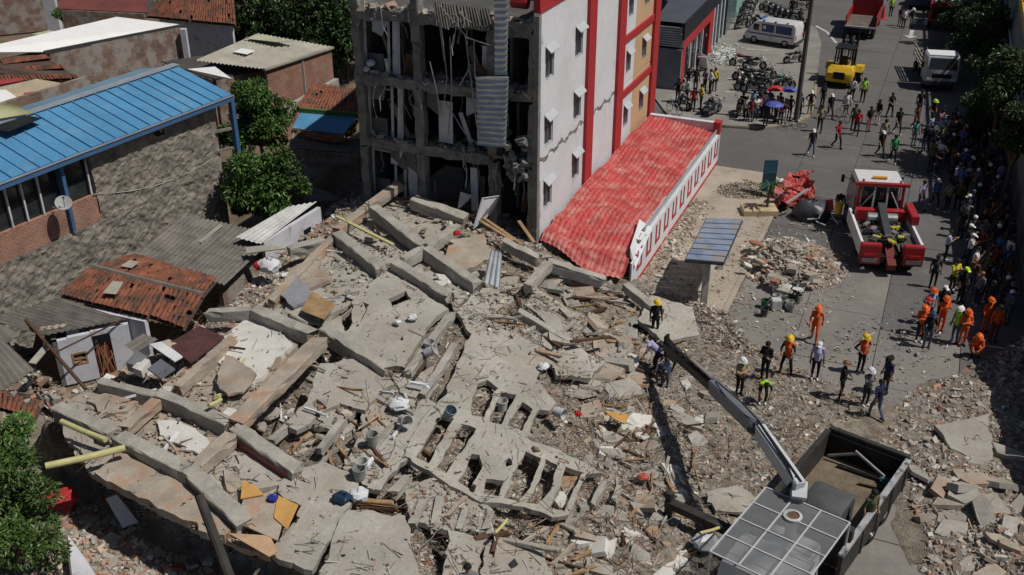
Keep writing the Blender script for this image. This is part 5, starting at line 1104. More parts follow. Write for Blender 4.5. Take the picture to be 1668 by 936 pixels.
m_ = MB(); m_.bar(v1+Vector((0, 0, 3.0))+vn*.12, VB+Vector((0, 0, 5.5))+vn*.12, .12, .12); part('white_pipe', m_, PALEF, tw)
m_ = MB(); qz = [(v1, 0), (VB, 0), (VB, 14), (v1, 14)]; m_.add([v-vn*(.52+o_)+Vector((0, 0, wh_(v)-.1)) for v, o_ in qz], [(0, 1, 2, 3)]); tag(part('raised_roadway', m_, ASPH, fixn=False), kind='structure')
# shop with dark roof and red front
shop = thing('red_front_shop', 'shop with dark roof, grey louvre and red front', 'shop', P(1110, 150, 0))
f0, f1 = P(1083, 152, .1), P(1107, 150, .1)
a0, a1 = P(1107, 146, .1), P(1176, 62, .1); ad = (a1-a0).normalized(); an = Vector((ad.y, -ad.x, 0)); hS = 4.6
def fw_(k0, k1, z0, z1, o=0., th=.2): m_ = MB(); A_, B_ = a0.lerp(a1, k0)+an*o, a0.lerp(a1, k1)+an*o; return wall(m_, A_, B_, z0, z1, -th)
part('red_pillar', fw_(0, .07, .1, 3.4), RED, shop); part('red_pillar', fw_(.62, .70, .1, 3.4), RED, shop); part('red_band', fw_(0.0, .70, 2.9, 3.75, .04), RED, shop)
part('glass_front', fw_(.07, .62, .3, 2.9, -.25, .05), GLASS, shop)
for k in (.2, .34, .48): part('window_post', fw_(k, k+.015, .1, 2.9, -.1, .08), WHOUSE, shop)
part('shop_front', fw_(.70, 1.02, .1, 3.4, -.2, .06), mat('teal_glass', (.10, .16, .16), .15, .1, 1), shop)
for k in (.72, .80, .9, 1.0): part('window_post', fw_(k, k+.02, .1, 3.6, -.02, .12), WHOUSE, shop)
part('roof_fascia', fw_(-.02, 1.05, 3.75, 4.9, .12, .15), mat('near_black_fascia', (.02, .022, .028), .5), shop)
L0 = P(1060, 140, .1); b0 = a0; m_ = MB(); wall(m_, L0, b0, .1, 3.0, .2); part('grey_wall', m_, mat('violet_grey_wall', (.20, .20, .25), .7), shop)
m_ = MB(); wall(m_, L0.lerp(b0, .55)+Vector((0, -.04, 0)), L0.lerp(b0, .86)+Vector((0, -.04, 0)), .4, 2.9, .05); part('dark_red_panel', m_, mat('dark_red_panel', (.07, .015, .025), .6), shop)
for k in range(9): m_ = MB(); m_.bar(L0+Vector((0, -.05, 3.1+k*.16)), b0+Vector((0, -.05, 3.1+k*.16)), .05, .11); part('louvre_slat', m_, PALEF, shop)
m_ = MB(); rr = [L0+Vector((0, 0, 4.75)), a0+Vector((0, 0, 4.75)), a1+ad*.3+Vector((0, 0, 4.75)), a1-an*9+Vector((0, 0, 4.8)), L0+ad*6+Vector((-.5, 0, 4.8))]; m_.add(rr, [(0, 1, 2, 3, 4)]); part('roof', m_, mat('slate_roof', (.075, .08, .10), .6, .15, .6), shop, fixn=False)
m_ = MB(); wall(m_, L0, L0+ad*8, .1, 4.6, .2); part('side_wall', m_, CONC3, shop)
teal = thing('teal_shop', 'narrow shop with pale teal wall and glass', 'shop', P(1200, 50, 0))
t0, t1 = P(1181, 57, .1), P(1214, 3, .1); m_ = MB(); wall(m_, t0, t0.lerp(t1, .45), .1, 5.2, -.2); part('glass_front', m_, mat('teal_glass', (.10, .16, .16)), teal); m_ = MB(); wall(m_, t0.lerp(t1, .47), t1, .1, 5.2, -.25); part('wall', m_, mat('teal_paint', (.25, .40, .38), .7), teal)
m_ = MB(); wall(m_, t1, t1+(t1-t0)*1.5, .1, 5, -.25); part('wall', m_, mat('far_grey_wall', (.3, .3, .31)), teal)
m_ = MB()
for k in range(1): m_.add([t0+Vector((0, 0, 5.2)), t1+Vector((0, 0, 5.2)), t1+Vector((-8, 3, 5.2)), t0+Vector((-8, 3, 5.2))], [(0, 1, 2, 3)])
part('roof', m_, CONC3, teal, fixn=False)
# broken glass and boards in front of the shops
random.seed(8)
gpts = [P(random.gauss(1178, 12), random.gauss(88, 8), .12) for _ in range(500)]
chunk_cloud('broken_glass', np.array([tuple(p) for p in gpts]), np.full(500, .12), np.tile([[.55, .62, .6]], (500, 1)), 0, label='pale broken glass spilled on the plaza before the teal shop', seed=71, cat='glass')
for (x, y, x2, y2, z, l) in ((1135, 105, 1147, 88, .9, 'white door panel leaning on the red shop front'), (1146, 112, 1143, 92, 1.4, 'pale board standing before the red shop front'), (1160, 100, 1180, 98, .3, 'white frame lying on the plaza')):
    m_ = MB(); m_.bar(P(x, y, .14), P(x2, y2, z), .7 if z > .4 else .12, .05); solo('scrap_board', m_, WHOUSE, l, 'panel')
# utility pole
pl = thing('utility_pole', 'tall dark utility pole on the plaza corner', 'pole', P(1296, 197, .1)); c = P(1296, 197, .1)
m_ = MB(); m_.cyl(c, c+Vector((0, 0, 12.5)), .17, .11, 10); part('shaft', m_, mat('weathered_pole', (.10, .09, .08), .9, .2, 2.), pl)
m_ = MB(); m_.lathe((c.x, c.y, .1), [(.3, 0), (.28, .08), (.18, .1)], 10); part('footing', m_, CONC2, pl)
# bus shelter
bs = thing('bus_shelter', 'bus shelter with weathered blue sheet roof on the sidewalk', 'bus shelter', P(1135, 480, .12))
BSH = mat('faded_blue_roof', (.22, .27, .36), .55, .2, 1.2, .04, stain=[((.30, .26, .22), 1.1, .5, .66), ((.12, .17, .27), .7, .55, .7), ((.22, .10, .06), 1.9, .66, .72)])
q = wp([(1117, 422, 2.55), (1178, 427, 2.55), (1209, 357, 2.55), (1151, 355, 2.55)])
for k in range(8):
    m_ = MB(); f_ = lambda v: (q[0].lerp(q[3], v), q[1].lerp(q[2], v)); (a, b_), (d, e) = f_(k/8), f_((k+1)/8-.006); m_.slab(a, b_, e, d, .04); m_.bar(a+Vector((0, 0, .02)), b_+Vector((0, 0, .02)), .04, .04); part('roof_sheet', m_, BSH, bs)
m_ = MB()
for a, b_ in zip(q, q[1:]+q[:1]): m_.bar(a-Vector((0, 0, .08)), b_-Vector((0, 0, .08)), .08, .12)
part('roof_frame', m_, DKGREY, bs)
for u, v in ((.55, .08), (.55, .92)):
    c = q[0].lerp(q[1], u).lerp(q[3].lerp(q[2], u), v); m_ = MB(); m_.b2((c.x-.13, c.y-.13, .12), (c.x+.13, c.y+.13, 2.45)); part('column', m_, CONC, bs)
c0 = q[0].lerp(q[1], .35).lerp(q[3].lerp(q[2], .35), .2); c1 = q[0].lerp(q[1], .35).lerp(q[3].lerp(q[2], .35), .8); m_ = MB(); m_.bar(Vector((c0.x, c0.y, .55)), Vector((c1.x, c1.y, .55)), .4, .08); m_.bar(Vector((c0.x, c0.y, .3)), Vector((c0.x, c0.y, .5)), .3, .1); m_.bar(Vector((c1.x, c1.y, .3)), Vector((c1.x, c1.y, .5)), .3, .1); part('bench', m_, CONC, bs)
# blue sign
sg = thing('bus_stop_sign', 'tall narrow blue sign panel beside the earth heap', 'sign', P(1249, 322, .1)); c = P(1249, 322, .1)
m_ = MB(); m_.b2((c.x-.36, c.y-.06, .5+.0), (c.x+.36, c.y+.06, 2.3)); part('panel', m_, mat('sign_blue_dark', (.03, .07, .10), .35, .1, 2), sg)
m_ = MB(); m_.b2((c.x-.31, c.y-.066, 1.55), (c.x+.31, c.y-.061, 2.2)); part('sign_face', m_, mat('sign_teal', (.04, .13, .19), .4), sg)
m_ = MB(); m_.b2((c.x-.31, c.y-.066, .65), (c.x+.31, c.y-.061, 1.1)); part('sign_face', m_, mat('sign_blue', (.03, .10, .24), .4), sg)
m_ = MB(); m_.cyl((c.x, c.y, 0), (c.x, c.y, .55), .06, .06, 8); part('post', m_, GREY, sg)
# small palm in its planter
pc = P(1248, 345, .12); planter = MB()
qq = wp([(1205,332,.35),(1258,340,.35),(1252,366,.35),(1210,330,.35)]); planter.b2((pc.x-1.3, pc.y-.6, .1), (pc.x+.5, pc.y+.5, .42)); solo('planter', planter, mat('tan_masonry', (.48, .38, .24), .9, .2, 1.5), 'tan masonry planter around the small palm', 'planter')
palm = thing('palm_tree', 'small palm with drooping fronds beside the blue sign', 'palm', pc); m_ = MB(); m_.tube([pc, pc+Vector((.02, 0, .7)), pc+Vector((.05, 0, 1.5))], [.09, .075, .06], 7); part('trunk', m_, BARK, palm)
for k in range(22):
    a = 6.283*k/22+random.uniform(-.2, .2); el = random.uniform(-.1, 1.0); m_ = MB(); pts = []; L = random.uniform(.8, 1.15)
    for i in range(6):
        t = i/5; r_ = L*t*math.cos(el*.8); z = L*t*math.sin(el)-.55*t*t; pts.append(pc+Vector((math.cos(a)*r_+.05, math.sin(a)*r_, 1.5+z)))
    side = Vector((-math.sin(a), math.cos(a), 0)); vs = []
    for i, p in enumerate(pts): w_ = .06*math.sin(math.pi*(.15+.8*i/5)); vs += [p-side*w_-Vector((0, 0, .02)), p, p+side*w_-Vector((0, 0, .02))]
    m_.add(vs, [f for i in range(5) for f in ((i*3, i*3+1, i*3+4, i*3+3), (i*3+1, i*3+2, i*3+5, i*3+4))]); part('frond', m_, LEAFB, palm, fixn=False)
# heap of crumpled red sheets, dark plastic and loose frames
rs = thing('red_sheet_heap', 'heap of crumpled red roof sheets beside the small palm', 'debris', P(1290, 320, 0)); random.seed(31)
for k in range(44):
    x, y = random.gauss(1287, 14), random.gauss(312, 12); c = P(x, y, random.uniform(.1, .75)); m_ = MB(); e1 = Vector((random.gauss(0, 1), random.gauss(0, 1), random.gauss(0, .35))).normalized(); e2 = e1.cross(Vector((random.gauss(0, .4), random.gauss(0, .4), 1))).normalized(); s1, s2 = random.uniform(.3, .65), random.uniform(.2, .42)
    m_.corr(c-e1*s1-e2*s2, c+e1*s1-e2*s2, c+e1*s1+e2*s2, c-e1*s1+e2*s2, .3, .03, 5, jit=.06); part('sheet', m_, REDROOF if k % 11 else WHOUSE, rs)
m_ = MB(); m_.ell(P(1322, 345, .35), (1.0, .75, .75), 18, 10); random.seed(3); m_.v = [v+Vector((random.gauss(0, .05), random.gauss(0, .05), random.gauss(0, .06))) for v in m_.v]; solo('plastic_sheet_bundle', m_, mat('dark_plastic', (.055, .058, .07), .35, .2, 2, .1, 6), 'dark grey plastic bundle beside the red sheets', 'plastic bundle', smooth=True)
m_ = MB(); m_.bar(P(1282, 330, .9), P(1316, 308, 1.5), .09, .09); solo('white_pole', m_, PALEF, 'white pole leaning over the red sheets', 'pole')
cf = thing('broken_chairs', 'tangle of white frames and a red seat before the tow truck', 'furniture', P(1345, 350, 0)); random.seed(4)
for k in range(14):
    a = P(random.uniform(1326, 1358), random.uniform(335, 362), random.uniform(.1, .6)); b_ = a+Vector((random.gauss(0, .4), random.gauss(0, .4), random.gauss(0, .3))); b_.z = max(.05, b_.z); m_ = MB(); m_.bar(a, b_, .05, .05); part('frame_bar', m_, PALEF, cf)
c = P(1346, 340, .6); m_ = MB(); m_.slab(c+Vector((-.4, -.3, -.1)), c+Vector((.3, -.3, .1)), c+Vector((.35, .25, .45)), c+Vector((-.2, .3, .35)), .05); part('seat', m_, RED, cf)
# buckets
BUCK = {}
def bucket(p, m, label, r=.17, h=.36, tip=None, group=None, cat='bucket'):
    key = (m.name, r, h)
    root = thing('bucket', label, cat, p, random.uniform(0, 6), group)
    if tip: root.rotation_euler = (tip, 0, random.uniform(0, 6)); root.location.z += r*.9
    m_ = MB(); m_.lathe((0, 0, 0), [(r*.78, 0), (r*.85, h*.3), (r, h), (r*1.06, h), (r*1.06, h-.03), (r*.95, h), (r*.8, .03), (0.005, .03)], 14); lpart('body', m_, m, root, smooth=True)
    m_ = MB(); m_.tube([(r*1.05*math.cos(t), .02, h-.05-r*.9*math.sin(t)*.6) for t in [math.pi*i/8 for i in range(9)]], .008, 4); lpart('handle', m_, STEEL, root)
    return root
WB = mat('bucket_white', (.5, .5, .48), .6, .2, 3, .03); GB_ = mat('bucket_grey', (.28, .29, .28), .6, .25, 3, .03); BB = mat('bucket_black', (.02, .02, .022), .6, .2, 3); GGR = mat('bucket_green', (.05, .14, .09), .6, .2, 3)
for (x, y, m, l) in ((1263,476,WB,0),(1275,478,WB,0),(1294,470,GB_,0),(1310,466,GB_,0),(1276,490,WB,0),(1292,492,BB,'black tub among the white buckets beside the debris heap'),(1303,478,WB,0),(1299,492,GB_,0),(1264,492,WB,0),(1273,498,GB_,0),
                     (1285,502,WB,0),(1288,506,GB_,0),(1245,500,GGR,'green bucket beside the square white bin'),(1244,514,DKGREY,'dark metal pot beside the puddle'),(1304,487,WB,0),(1281,484,GB_,0)):
    bucket(P(x, y, .02), m, l or 'dusty plastic bucket in the cluster below the debris heap', .24 if m is BB else .18, .5 if m is BB else .38, group=None if l else 'buckets below the debris heap')
m_ = MB(); c = P(1263, 503, 0); m_.b2((c.x-.22, c.y-.2, .01), (c.x+.22, c.y+.2, .5)); solo('white_bin', m_, WB, 'square white bin among the buckets', 'bin', bevel=.03)
for (x, y, m, l, tp) in ((655,690,WB,'white bucket on the slab strip below the white sack',1.2),(607,724,GB_,'grey bucket beside the square black hole',0),(586,780,GB_,'grey bucket beside the blue bag on the front slab',0),(590,768,WB,'white bucket behind the grey one on the front slab',0),
                         (818,668,WB,'white bucket in the opening of the ribbed slab',0),(728,686,mat('bucket_blue', (.22, .29, .33), .5, .2, 3),'pale blue bucket in the corner opening of the ribbed slab',.5),(903,676,WB,'white barrel lying at the end of a joist',1.5),(1262,478,WB,'',0),(700,572,WB,'white bucket beside the joist of the big slab',0),(693,582,WB,'white pail lying by the green cables',1.1)):
    if l: p = hit(x, y, .16) if y != 668 else gp(x, y); bucket(p, m, l, .2, .42, tp or None)
# soft bags and sheets on the slabs
def bag(x, y, r, m, label, cat='bag', off=.16, name='bag'):
    c = hit(x, y, off); m_ = MB(); m_.ell(c+Vector((0, 0, r*.45)), (r, r*.8, r*.6), 12, 8); m_.v = [v+Vector((random.gauss(0, r*.1), random.gauss(0, r*.1), random.gauss(0, r*.08))) for v in m_.v]; return solo(name, m_, m, label, cat, smooth=True)
bag(557, 815, .28, mat('navy_plastic', (.02, .05, .10), .25, .3, 4), 'dark blue plastic bag on the front slab'); bag(585, 812, .3, WPLAST, 'white sack beside the dark blue bag')
bag(650, 664, .34, WPLAST, 'white sack on the rubble beside the black pit'); bag(744, 382, .18, mat('red_cloth', (.5, .02, .03), .7), 'small red bundle on the cross joint beams', off=.75)
bag(445, 813, .16, mat('deep_blue', (.03, .04, .3), .4), 'blue bag on the orange boards', off=.4); bag(440, 440, .5, WPLAST, 'white cloth heap beside the corrugated roof', 'cloth', .2); bag(425, 437, .3, mat('red_cloth', (.5, .02, .03)), 'red cloth beside the white cloth heap', 'cloth', .3)
bag(885, 600, .22, WPLAST, 'white rag in the torn slab crack', 'cloth', .2); bag(942, 676, .14, mat('red_cloth', (.5, .02, .03)), 'red scrap beside the lying white barrel', 'cloth', .05); bag(1048, 780, .2, mat('coral_cloth', (.55, .12, .08), .7), 'coral red scrap in the brown rubble', 'cloth', .05)
bag(672, 520, .2, WPLAST, 'white wad on the big grey slab', 'cloth', .2); bag(648, 527, .15, WPLAST, 'small white wad on the big grey slab', 'cloth', .2); bag(1150, 890, .42, WPLAST, 'crumpled white sack beside the caged truck cab', 'sack', .1)
m_ = MB(); m_.slab(*[hit(x, y, .42) for x, y in ((395,782),(415,790),(430,805),(392,812))], .03); solo('orange_board', m_, ORANGEB, 'orange fibreboard left of the blue bag', 'board')
m_ = MB(); m_.slab(*[hit(x, y, .40) for x, y in ((452,806),(486,822),(468,862),(446,842))], .03); solo('orange_board', m_, ORANGEB, 'bright orange fibreboard right of the blue bag', 'board')
m_ = MB(); m_.slab(*[hit(x, y, .36) for x, y in ((400,800),(470,818),(452,880),(385,850))], .05); solo('fibre_panel', m_, CONCP, 'brown panel under the orange fibreboards', 'board')
m_ = MB(); m_.slab(*[hit(x, y, .34) for x, y in ((372,868),(440,872),(452,898),(438,906))], .04); solo('orange_board', m_, mat('peach_board', (.50, .33, .2), .8), 'peach board at the edge of the overhanging slab', 'board')
m_ = MB(); q = [hit(x, y, .5) for x, y in ((508,474),(546,495),(528,520),(490,505))]; m_.slab(*q, .05); solo('wooden_panel', m_, WOOD, 'framed raw wooden panel lying by the big slab', 'panel')
m_ = MB(); m_.slab(*[hit(x, y, .3) for x, y in ((984,668),(1026,675),(1018,690),(1000,682))], .03); solo('yellow_board', m_, ORANGEB, 'torn yellow board in the brown rubble', 'board')
for (a, b_, r_, l) in (((74,759),(204,729),.11,'long yellow plastic pipe sticking out over the tree'), ((100,686),(172,716),.09,'short yellow plastic pipe beside the beam'), ((806,868),(826,846),.05,'yellow pipe stub by the front slabs'), ((340,660),(360,650),.07,'curved yellow pipe stub by the framed panel'), ((1140,868),(1180,856),.05,'yellow-green pipe piece by the boom truck shadow')):
    m_ = MB(); p, q = hit(*a, .75), hit(*b_, .62); m_.tube([p, p.lerp(q, .5)+Vector((0, 0, -.03)), q], r_, 10); solo('plastic_pipe', m_, YELPIPE, l, 'pipe')
m_ = MB(); p, q = P(324, 806, 4.1), P(376, 945, 2.2); m_.cyl(p, q, .13, .15, 10); solo('fallen_lamp_post', m_, mat('dark_post', (.05, .045, .04), .8, .3, 2), 'dark round post leaning against the slab edge', 'post')
m_ = MB(); m_.corr(*[hit(788,460,.1), hit(814,468,.1), hit(818,412,1.15), hit(800,406,1.15)], .22, .04, 3); solo('standing_metal_sheet', m_, ZINC, 'dented grey metal sheet standing up at the end of a thick beam', 'metal sheet')
m_ = MB(); m_.slab(*[hit(x, y, .9) for x, y in ((908,420),(916,428),(905,442),(898,436))], .05)
for (a, b_, l) in (((770,352),(835,392),'orange-brown timber plank below the white hotel corner'), ((780,350),(850,398),'raw plank alongside the orange-brown timber'), ((930,556),(995,548),'charred timber lying in the splinters'), ((548,352),(640,398),'pale pipe between the upper beams'), ((845,360),(870,395),'short plank at the white wall corner')):
    m_ = MB(); m_.bar(hit(*a, .55), hit(*b_, .4), .16, .07); solo('timber_plank', m_, WOODD if 'charred' in l else (WOOD if 'pipe' not in l else YELPIPE), l, 'plank')
# furniture remains in the ruined rooms
for (pts, m, l, th) in (([(243,560),(262,556),(298,580),(284,588)], WPLAST, 'white door panel in the ruined room', .05), ([(262,556),(275,552),(310,572),(298,580)], mat('beige_panel', (.5, .42, .32)), 'beige panel beside the white door panel', .05), ([(272,560),(325,530),(365,548),(310,590)], mat('maroon_tile', (.10, .045, .045), .5, .3, 2), 'dark maroon floor of the ruined room', .08),
                        ([(215,598),(232,582),(244,586),(230,604)], WHITEF, 'white cabinet door tipped in the ruined room', .3), ([(205,590),(222,570),(240,580),(222,596)], GREY, 'grey cabinet tipped in the ruined room', .35), ([(240,600),(262,584),(285,600),(262,616)], mat('slate_panel', (.14, .14, .17), .7), 'slate-grey panel in the ruined room', .06)):
    m_ = MB(); m_.slab(*[hit(x, y, .3) for x, y in pts], th); solo('room_panel', m_, m, l, 'panel')
m_ = MB(); c = P(100, 812, .9); m_.ell(c, (.55, .4, .28), 12, 6); m_.v = [v+Vector((random.gauss(0, .05),)*3) for v in m_.v]; solo('red_motor_cover', m_, RED, 'red and white crushed bodywork beside the leafy tree', 'wreck')
m_ = MB(); m_.slab(P(110,870,.9), P(140,910,.7), P(170,960,.6), P(120,960,1.1), .1); m_.slab(P(172,812,1.4), P(200,860,.5), P(225,850,.6), P(190,805,1.5), .1); solo('fallen_wall_board', m_, WHOUSE, 'grey-white wall boards tipped in the brick rubble', 'board')
# umbrellas, cone
def umbrella(p, m, label, z=1.9, r=.55):
    root = thing('umbrella', label, 'umbrella', p); m_ = MB(); n = 8; vs = [(0, 0, z+.22)]+[(r*math.cos(6.283*i/n), r*math.sin(6.283*i/n), z) for i in range(n)]+[(r*.6*math.cos(6.283*(i)/n), r*.6*math.sin(6.283*(i)/n), z+.15) for i in range(n)]
    m_.add(vs, [(0, 9+i, 9+(i+1)%n) for i in range(n)]+[(9+i, 1+i, 1+(i+1)%n, 9+(i+1)%n) for i in range(n)]); lpart('canopy', m_, m, root, fixn=False); m_ = MB(); m_.cyl((0, 0, .9), (0, 0, z+.25), .012); lpart('shaft', m_, STEEL, root)
    return root
umbrella(P(1258, 190, .1), mat('red_nylon', (.55, .03, .03), .5), 'open red umbrella in the crowd on the plaza corner'); umbrella(P(1280, 192, .1), mat('blue_nylon', (.08, .10, .4), .5), 'open blue umbrella in the crowd beside the pole'); umbrella(P(1257, 208, .1), mat('blue_nylon', (.08, .10, .4)), 'low blue umbrella at the plaza kerb', 1.55, .6)
cn = thing('traffic_cone', 'orange traffic cone beside the red dump truck', 'cone', P(1438, 30, 0)); m_ = MB(); m_.lathe((0, 0, .05), [(.28, 0), (.2, .4), (.05, 1.1)], 10); lpart('cone', m_, mat('cone_red', (.6, .08, .06), .5), cn); m_ = MB(); m_.box((0, 0, .03), (.7, .7, .06)); lpart('base', m_, mat('cone_red', (.6, .08, .06)), cn)
m_ = MB(); c = P(1238, 206, .105); m_.cyl(c, c+Vector((0, 0, .01)), .42, .42, 18); solo('manhole_cover', m_, DKGREY, 'dark round manhole cover on the plaza kerb', 'manhole cover')
# ---------------------------------------------------------------- vehicles
WPAINT = paint('white_vehicle_paint', (.62, .62, .62), .35); REDV = paint('red_vehicle_paint', (.34, .025, .03), .35); YELV = paint('yellow_machine_paint', (.62, .40, .03), .45)
LAMPR = mat('tail_lamp', (.5, .02, .02), .3, .1, 4, 0); LAMPW = mat('head_lamp', (.7, .7, .66), .15, .1, 4, 0); AMB = mat('amber_lamp', (.6, .28, .03), .3, .1, 4, 0)
_wh = {}
def wheel(root, x, y, r, w, rim=None, name='wheel'):
    k = (r, w, rim)
    if k not in _wh:
        t = MB(); t.lathe((0, 0, 0), [(r*.58, -w/2), (r*.9, -w/2), (r, -w*.32), (r, w*.32), (r*.9, w/2), (r*.58, w/2), (r*.58, -w/2)], 20, False)
        q = MB(); q.lathe((0, 0, 0), [(.01, -w*.3), (r*.3, -w*.36), (r*.45, -w*.28), (r*.59, -w*.42), (r*.59, w*.42), (r*.45, w*.28), (r*.3, w*.36), (.01, w*.3)], 16, False)
        M_ = Matrix.Rotation(R(90), 3, 'Y'); t.v = [M_@v for v in t.v]; q.v = [M_@v for v in q.v]; _wh[k] = (t.mesh(name, RUBBER, smooth=True), q.mesh('rim', rim or GREY, smooth=True))
    o = inst(name, _wh[k][0], (x, y, r), parent=root); inst('rim', _wh[k][1], (0, 0, 0), parent=o); return o
def heading(d): return math.atan2(-d.x, d.y)
def B(lo, hi): return MB().b2(lo, hi)
def truck_cab(root, y0, y1, w, z0, zr, paint_m, roof_m=None, front=1):
    """cab-over cab between y0 (rear) and y1 (front)"""
    s = front; zc = z0+(zr-z0)*.52
    prof = [(y0, z0), (y1, z0), (y1+.02*s, zc), (y1-.28*s, zr-.06), (y1-.4*s, zr), (y0+.08*s, zr), (y0, zr-.1)]
    c = lpart('cab', MB().prism(prof, -w/2, w/2, .06), paint_m, root, smooth=True)
    yy = y1-.14*s; m_ = MB(); a = Vector((0, y1+.035*s, zc+.03)); b_ = Vector((0, y1-.25*s, zr-.14)); hw_ = w/2-.14
    m_.slab(a-Vector((hw_, 0, 0)), a+Vector((hw_, 0, 0)), b_+Vector((hw_-.06, 0, 0)), b_-Vector((hw_-.06, 0, 0)), .03); lpart('windscreen', m_, GLASS, c)
    for sx in (-1, 1):
        m_ = MB(); x = sx*(w/2+.004); q = [(x, y1-.2*s, zc+.05), (x, y0+.45*s, zc+.05), (x, y0+.45*s, zr-.2), (x, y1-.42*s, zr-.2)]; m_.add(q+[(v[0]-sx*.02, v[1], v[2]) for v in q], [(0,1,2,3),(7,6,5,4),(0,4,5,1),(1,5,6,2),(2,6,7,3),(3,7,4,0)]); lpart('side_window', m_, GLASS, c)
        m_ = MB(); m_.bar((sx*w/2, y1-.15*s, zc+.4), (sx*(w/2+.28), y1+.05*s, zc+.45), .03, .03); m_.box((sx*(w/2+.3), y1+.05*s, zc+.35), (.16, .06, .4)); lpart('mirror', m_, BLACK, c)
        lpart('headlight', MB().box((sx*(w/2-.3), y1+.02*s, z0+.3), (.35, .05, .16)), LAMPW, c)
    lpart('bumper', MB().box((0, y1+.06*s, z0+.05), (w, .14, .26)), DKGREY, c); lpart('grille', MB().box((0, y1+.02*s, z0+.55), (w*.6, .04, .3)), BLACK, c)
    if roof_m: lpart('roof_panel', MB().box((0, (y0+y1)/2-.15*s, zr+.03), (w*.92, abs(y1-y0)*.8, .06)), roof_m, c, bevel=.02)
    return c
# ---- tow truck (faces away)
d_ = Vector((math.sin(R(8)), math.cos(R(8)), 0)); tow = thing('tow_truck', 'red and white heavy tow truck with open recovery bed', 'truck', P(1447, 447, 0), heading(d_))
lpart('chassis', B((-.5, .1, .55), (.5, 6.6, .85)), BLACK, tow); truck_cab(tow, 4.6, 6.7, 2.35, .7, 2.75, paint('grey_cab_paint', (.20, .20, .21), .35), WPAINT)
for y in (1.0, 2.15, 5.9):
    for sx in (-1, 1): wheel(tow, sx*1.1, y, .5, .32)
for sx in (-1, 1):
    lpart('side_body', B((sx*1.36-.07, .35, .75), (sx*1.36+.07, 4.4, 1.42)), WPAINT, tow); lpart('white_rail', B((sx*1.36-.06, .35, 1.425), (sx*1.36+.06, 4.4, 1.48)), WPLAST, tow)
    r_ = lpart('rear_body', B((min(sx*.5, sx*1.44), -.05, .5), (max(sx*.5, sx*1.44), .34, 1.5)), REDV, tow, bevel=.04); lpart('tail_light', MB().box((sx*1.0, -.06, 1.0), (.55, .04, .14)), LAMPR, r_); lpart('step_plate', MB().box((sx*1.0, -.06, .72), (.7, .04, .2)), GREY, r_)
    lpart('deck_plate', B((min(sx*.55, sx*1.2), .35, 1.1), (max(sx*.55, sx*1.2), 4.3, 1.16)), mat('checker_plate', (.07, .068, .06), .5, .3, 3, .1), tow)
lpart('tow_stinger', MB().bar((0, -.3, .5), (0, 1.0, 1.0), .4, .35), mat('dark_red_paint', (.16, .03, .025)), tow); lpart('boom', MB().bar((0, 1.2, 1.3), (0, 3.9, 1.9), .34, .3), DKGREY, tow)
lpart('winch', MB().cyl((-.7, 3.2, 1.5), (.7, 3.2, 1.5), .26, .26, 12), STEEL, tow); lpart('winch_frame', B((-1.2, 3.5, 1.2), (1.2, 3.9, 1.75)), REDV, tow); lpart('toolbox', B((1.22, 2.5, 1.5), (1.6, 4.3, 1.95)), REDV, tow, bevel=.03)
for sx in (-1, 1):
    lpart('gantry_post', MB().bar((sx*1.1, 4.35, 1.3), (sx*1.05, 4.3, 2.75), .12, .12), REDV, tow); lpart('gantry_brace', MB().bar((sx*.35, 4.2, 1.3), (sx*.3, 4.3, 2.7), .08, .08), PALEF, tow)
    lpart('mast_stay', MB().bar((sx*1.0, 4.2, 1.5), (sx*.4, 3.9, 2.6), .05, .05), PALEF, tow)
lpart('rear_window', B((-.85, 4.57, 1.95), (.85, 4.6, 2.6)), GLASS, tow); lpart('cab_rear_panel', B((-1.15, 4.5, .9), (1.15, 4.56, 1.95)), BLACK, tow)
for x_ in (-.9, .9): lpart('exhaust_stack', MB().cyl((x_, 4.48, 1.2), (x_, 4.48, 3.0), .07, .07, 8), CHROME, tow)
lpart('light_bar', B((-1.3, 4.2, 2.76), (1.3, 4.42, 2.9)), REDV, tow); lpart('beacon', B((-.35, 5.0, 2.85), (.35, 5.2, 2.93)), AMB, tow)
random.seed(6)
for k in range(60): lpart('bed_gear', MB().box((random.uniform(-.9, .9), random.uniform(.8, 3.2), 1.22+random.uniform(0, .15)), (random.uniform(.1, .4), random.uniform(.1, .5), random.uniform(.08, .25)), rz=random.uniform(0, 3)), random.choice([BLACK, DKGREY, GREY, RUST, mat('strap_yellow', (.4, .36, .05))]), tow)
for k in range(4): m_ = MB(); m_.tube([(-.6+.4*k, 1+random.random(), 1.25), (-.4+.3*k, 2+random.random(), 1.35), (-.5+.35*k, 3, 1.4)], .035, 5); lpart('hose', m_, BLACK, tow)
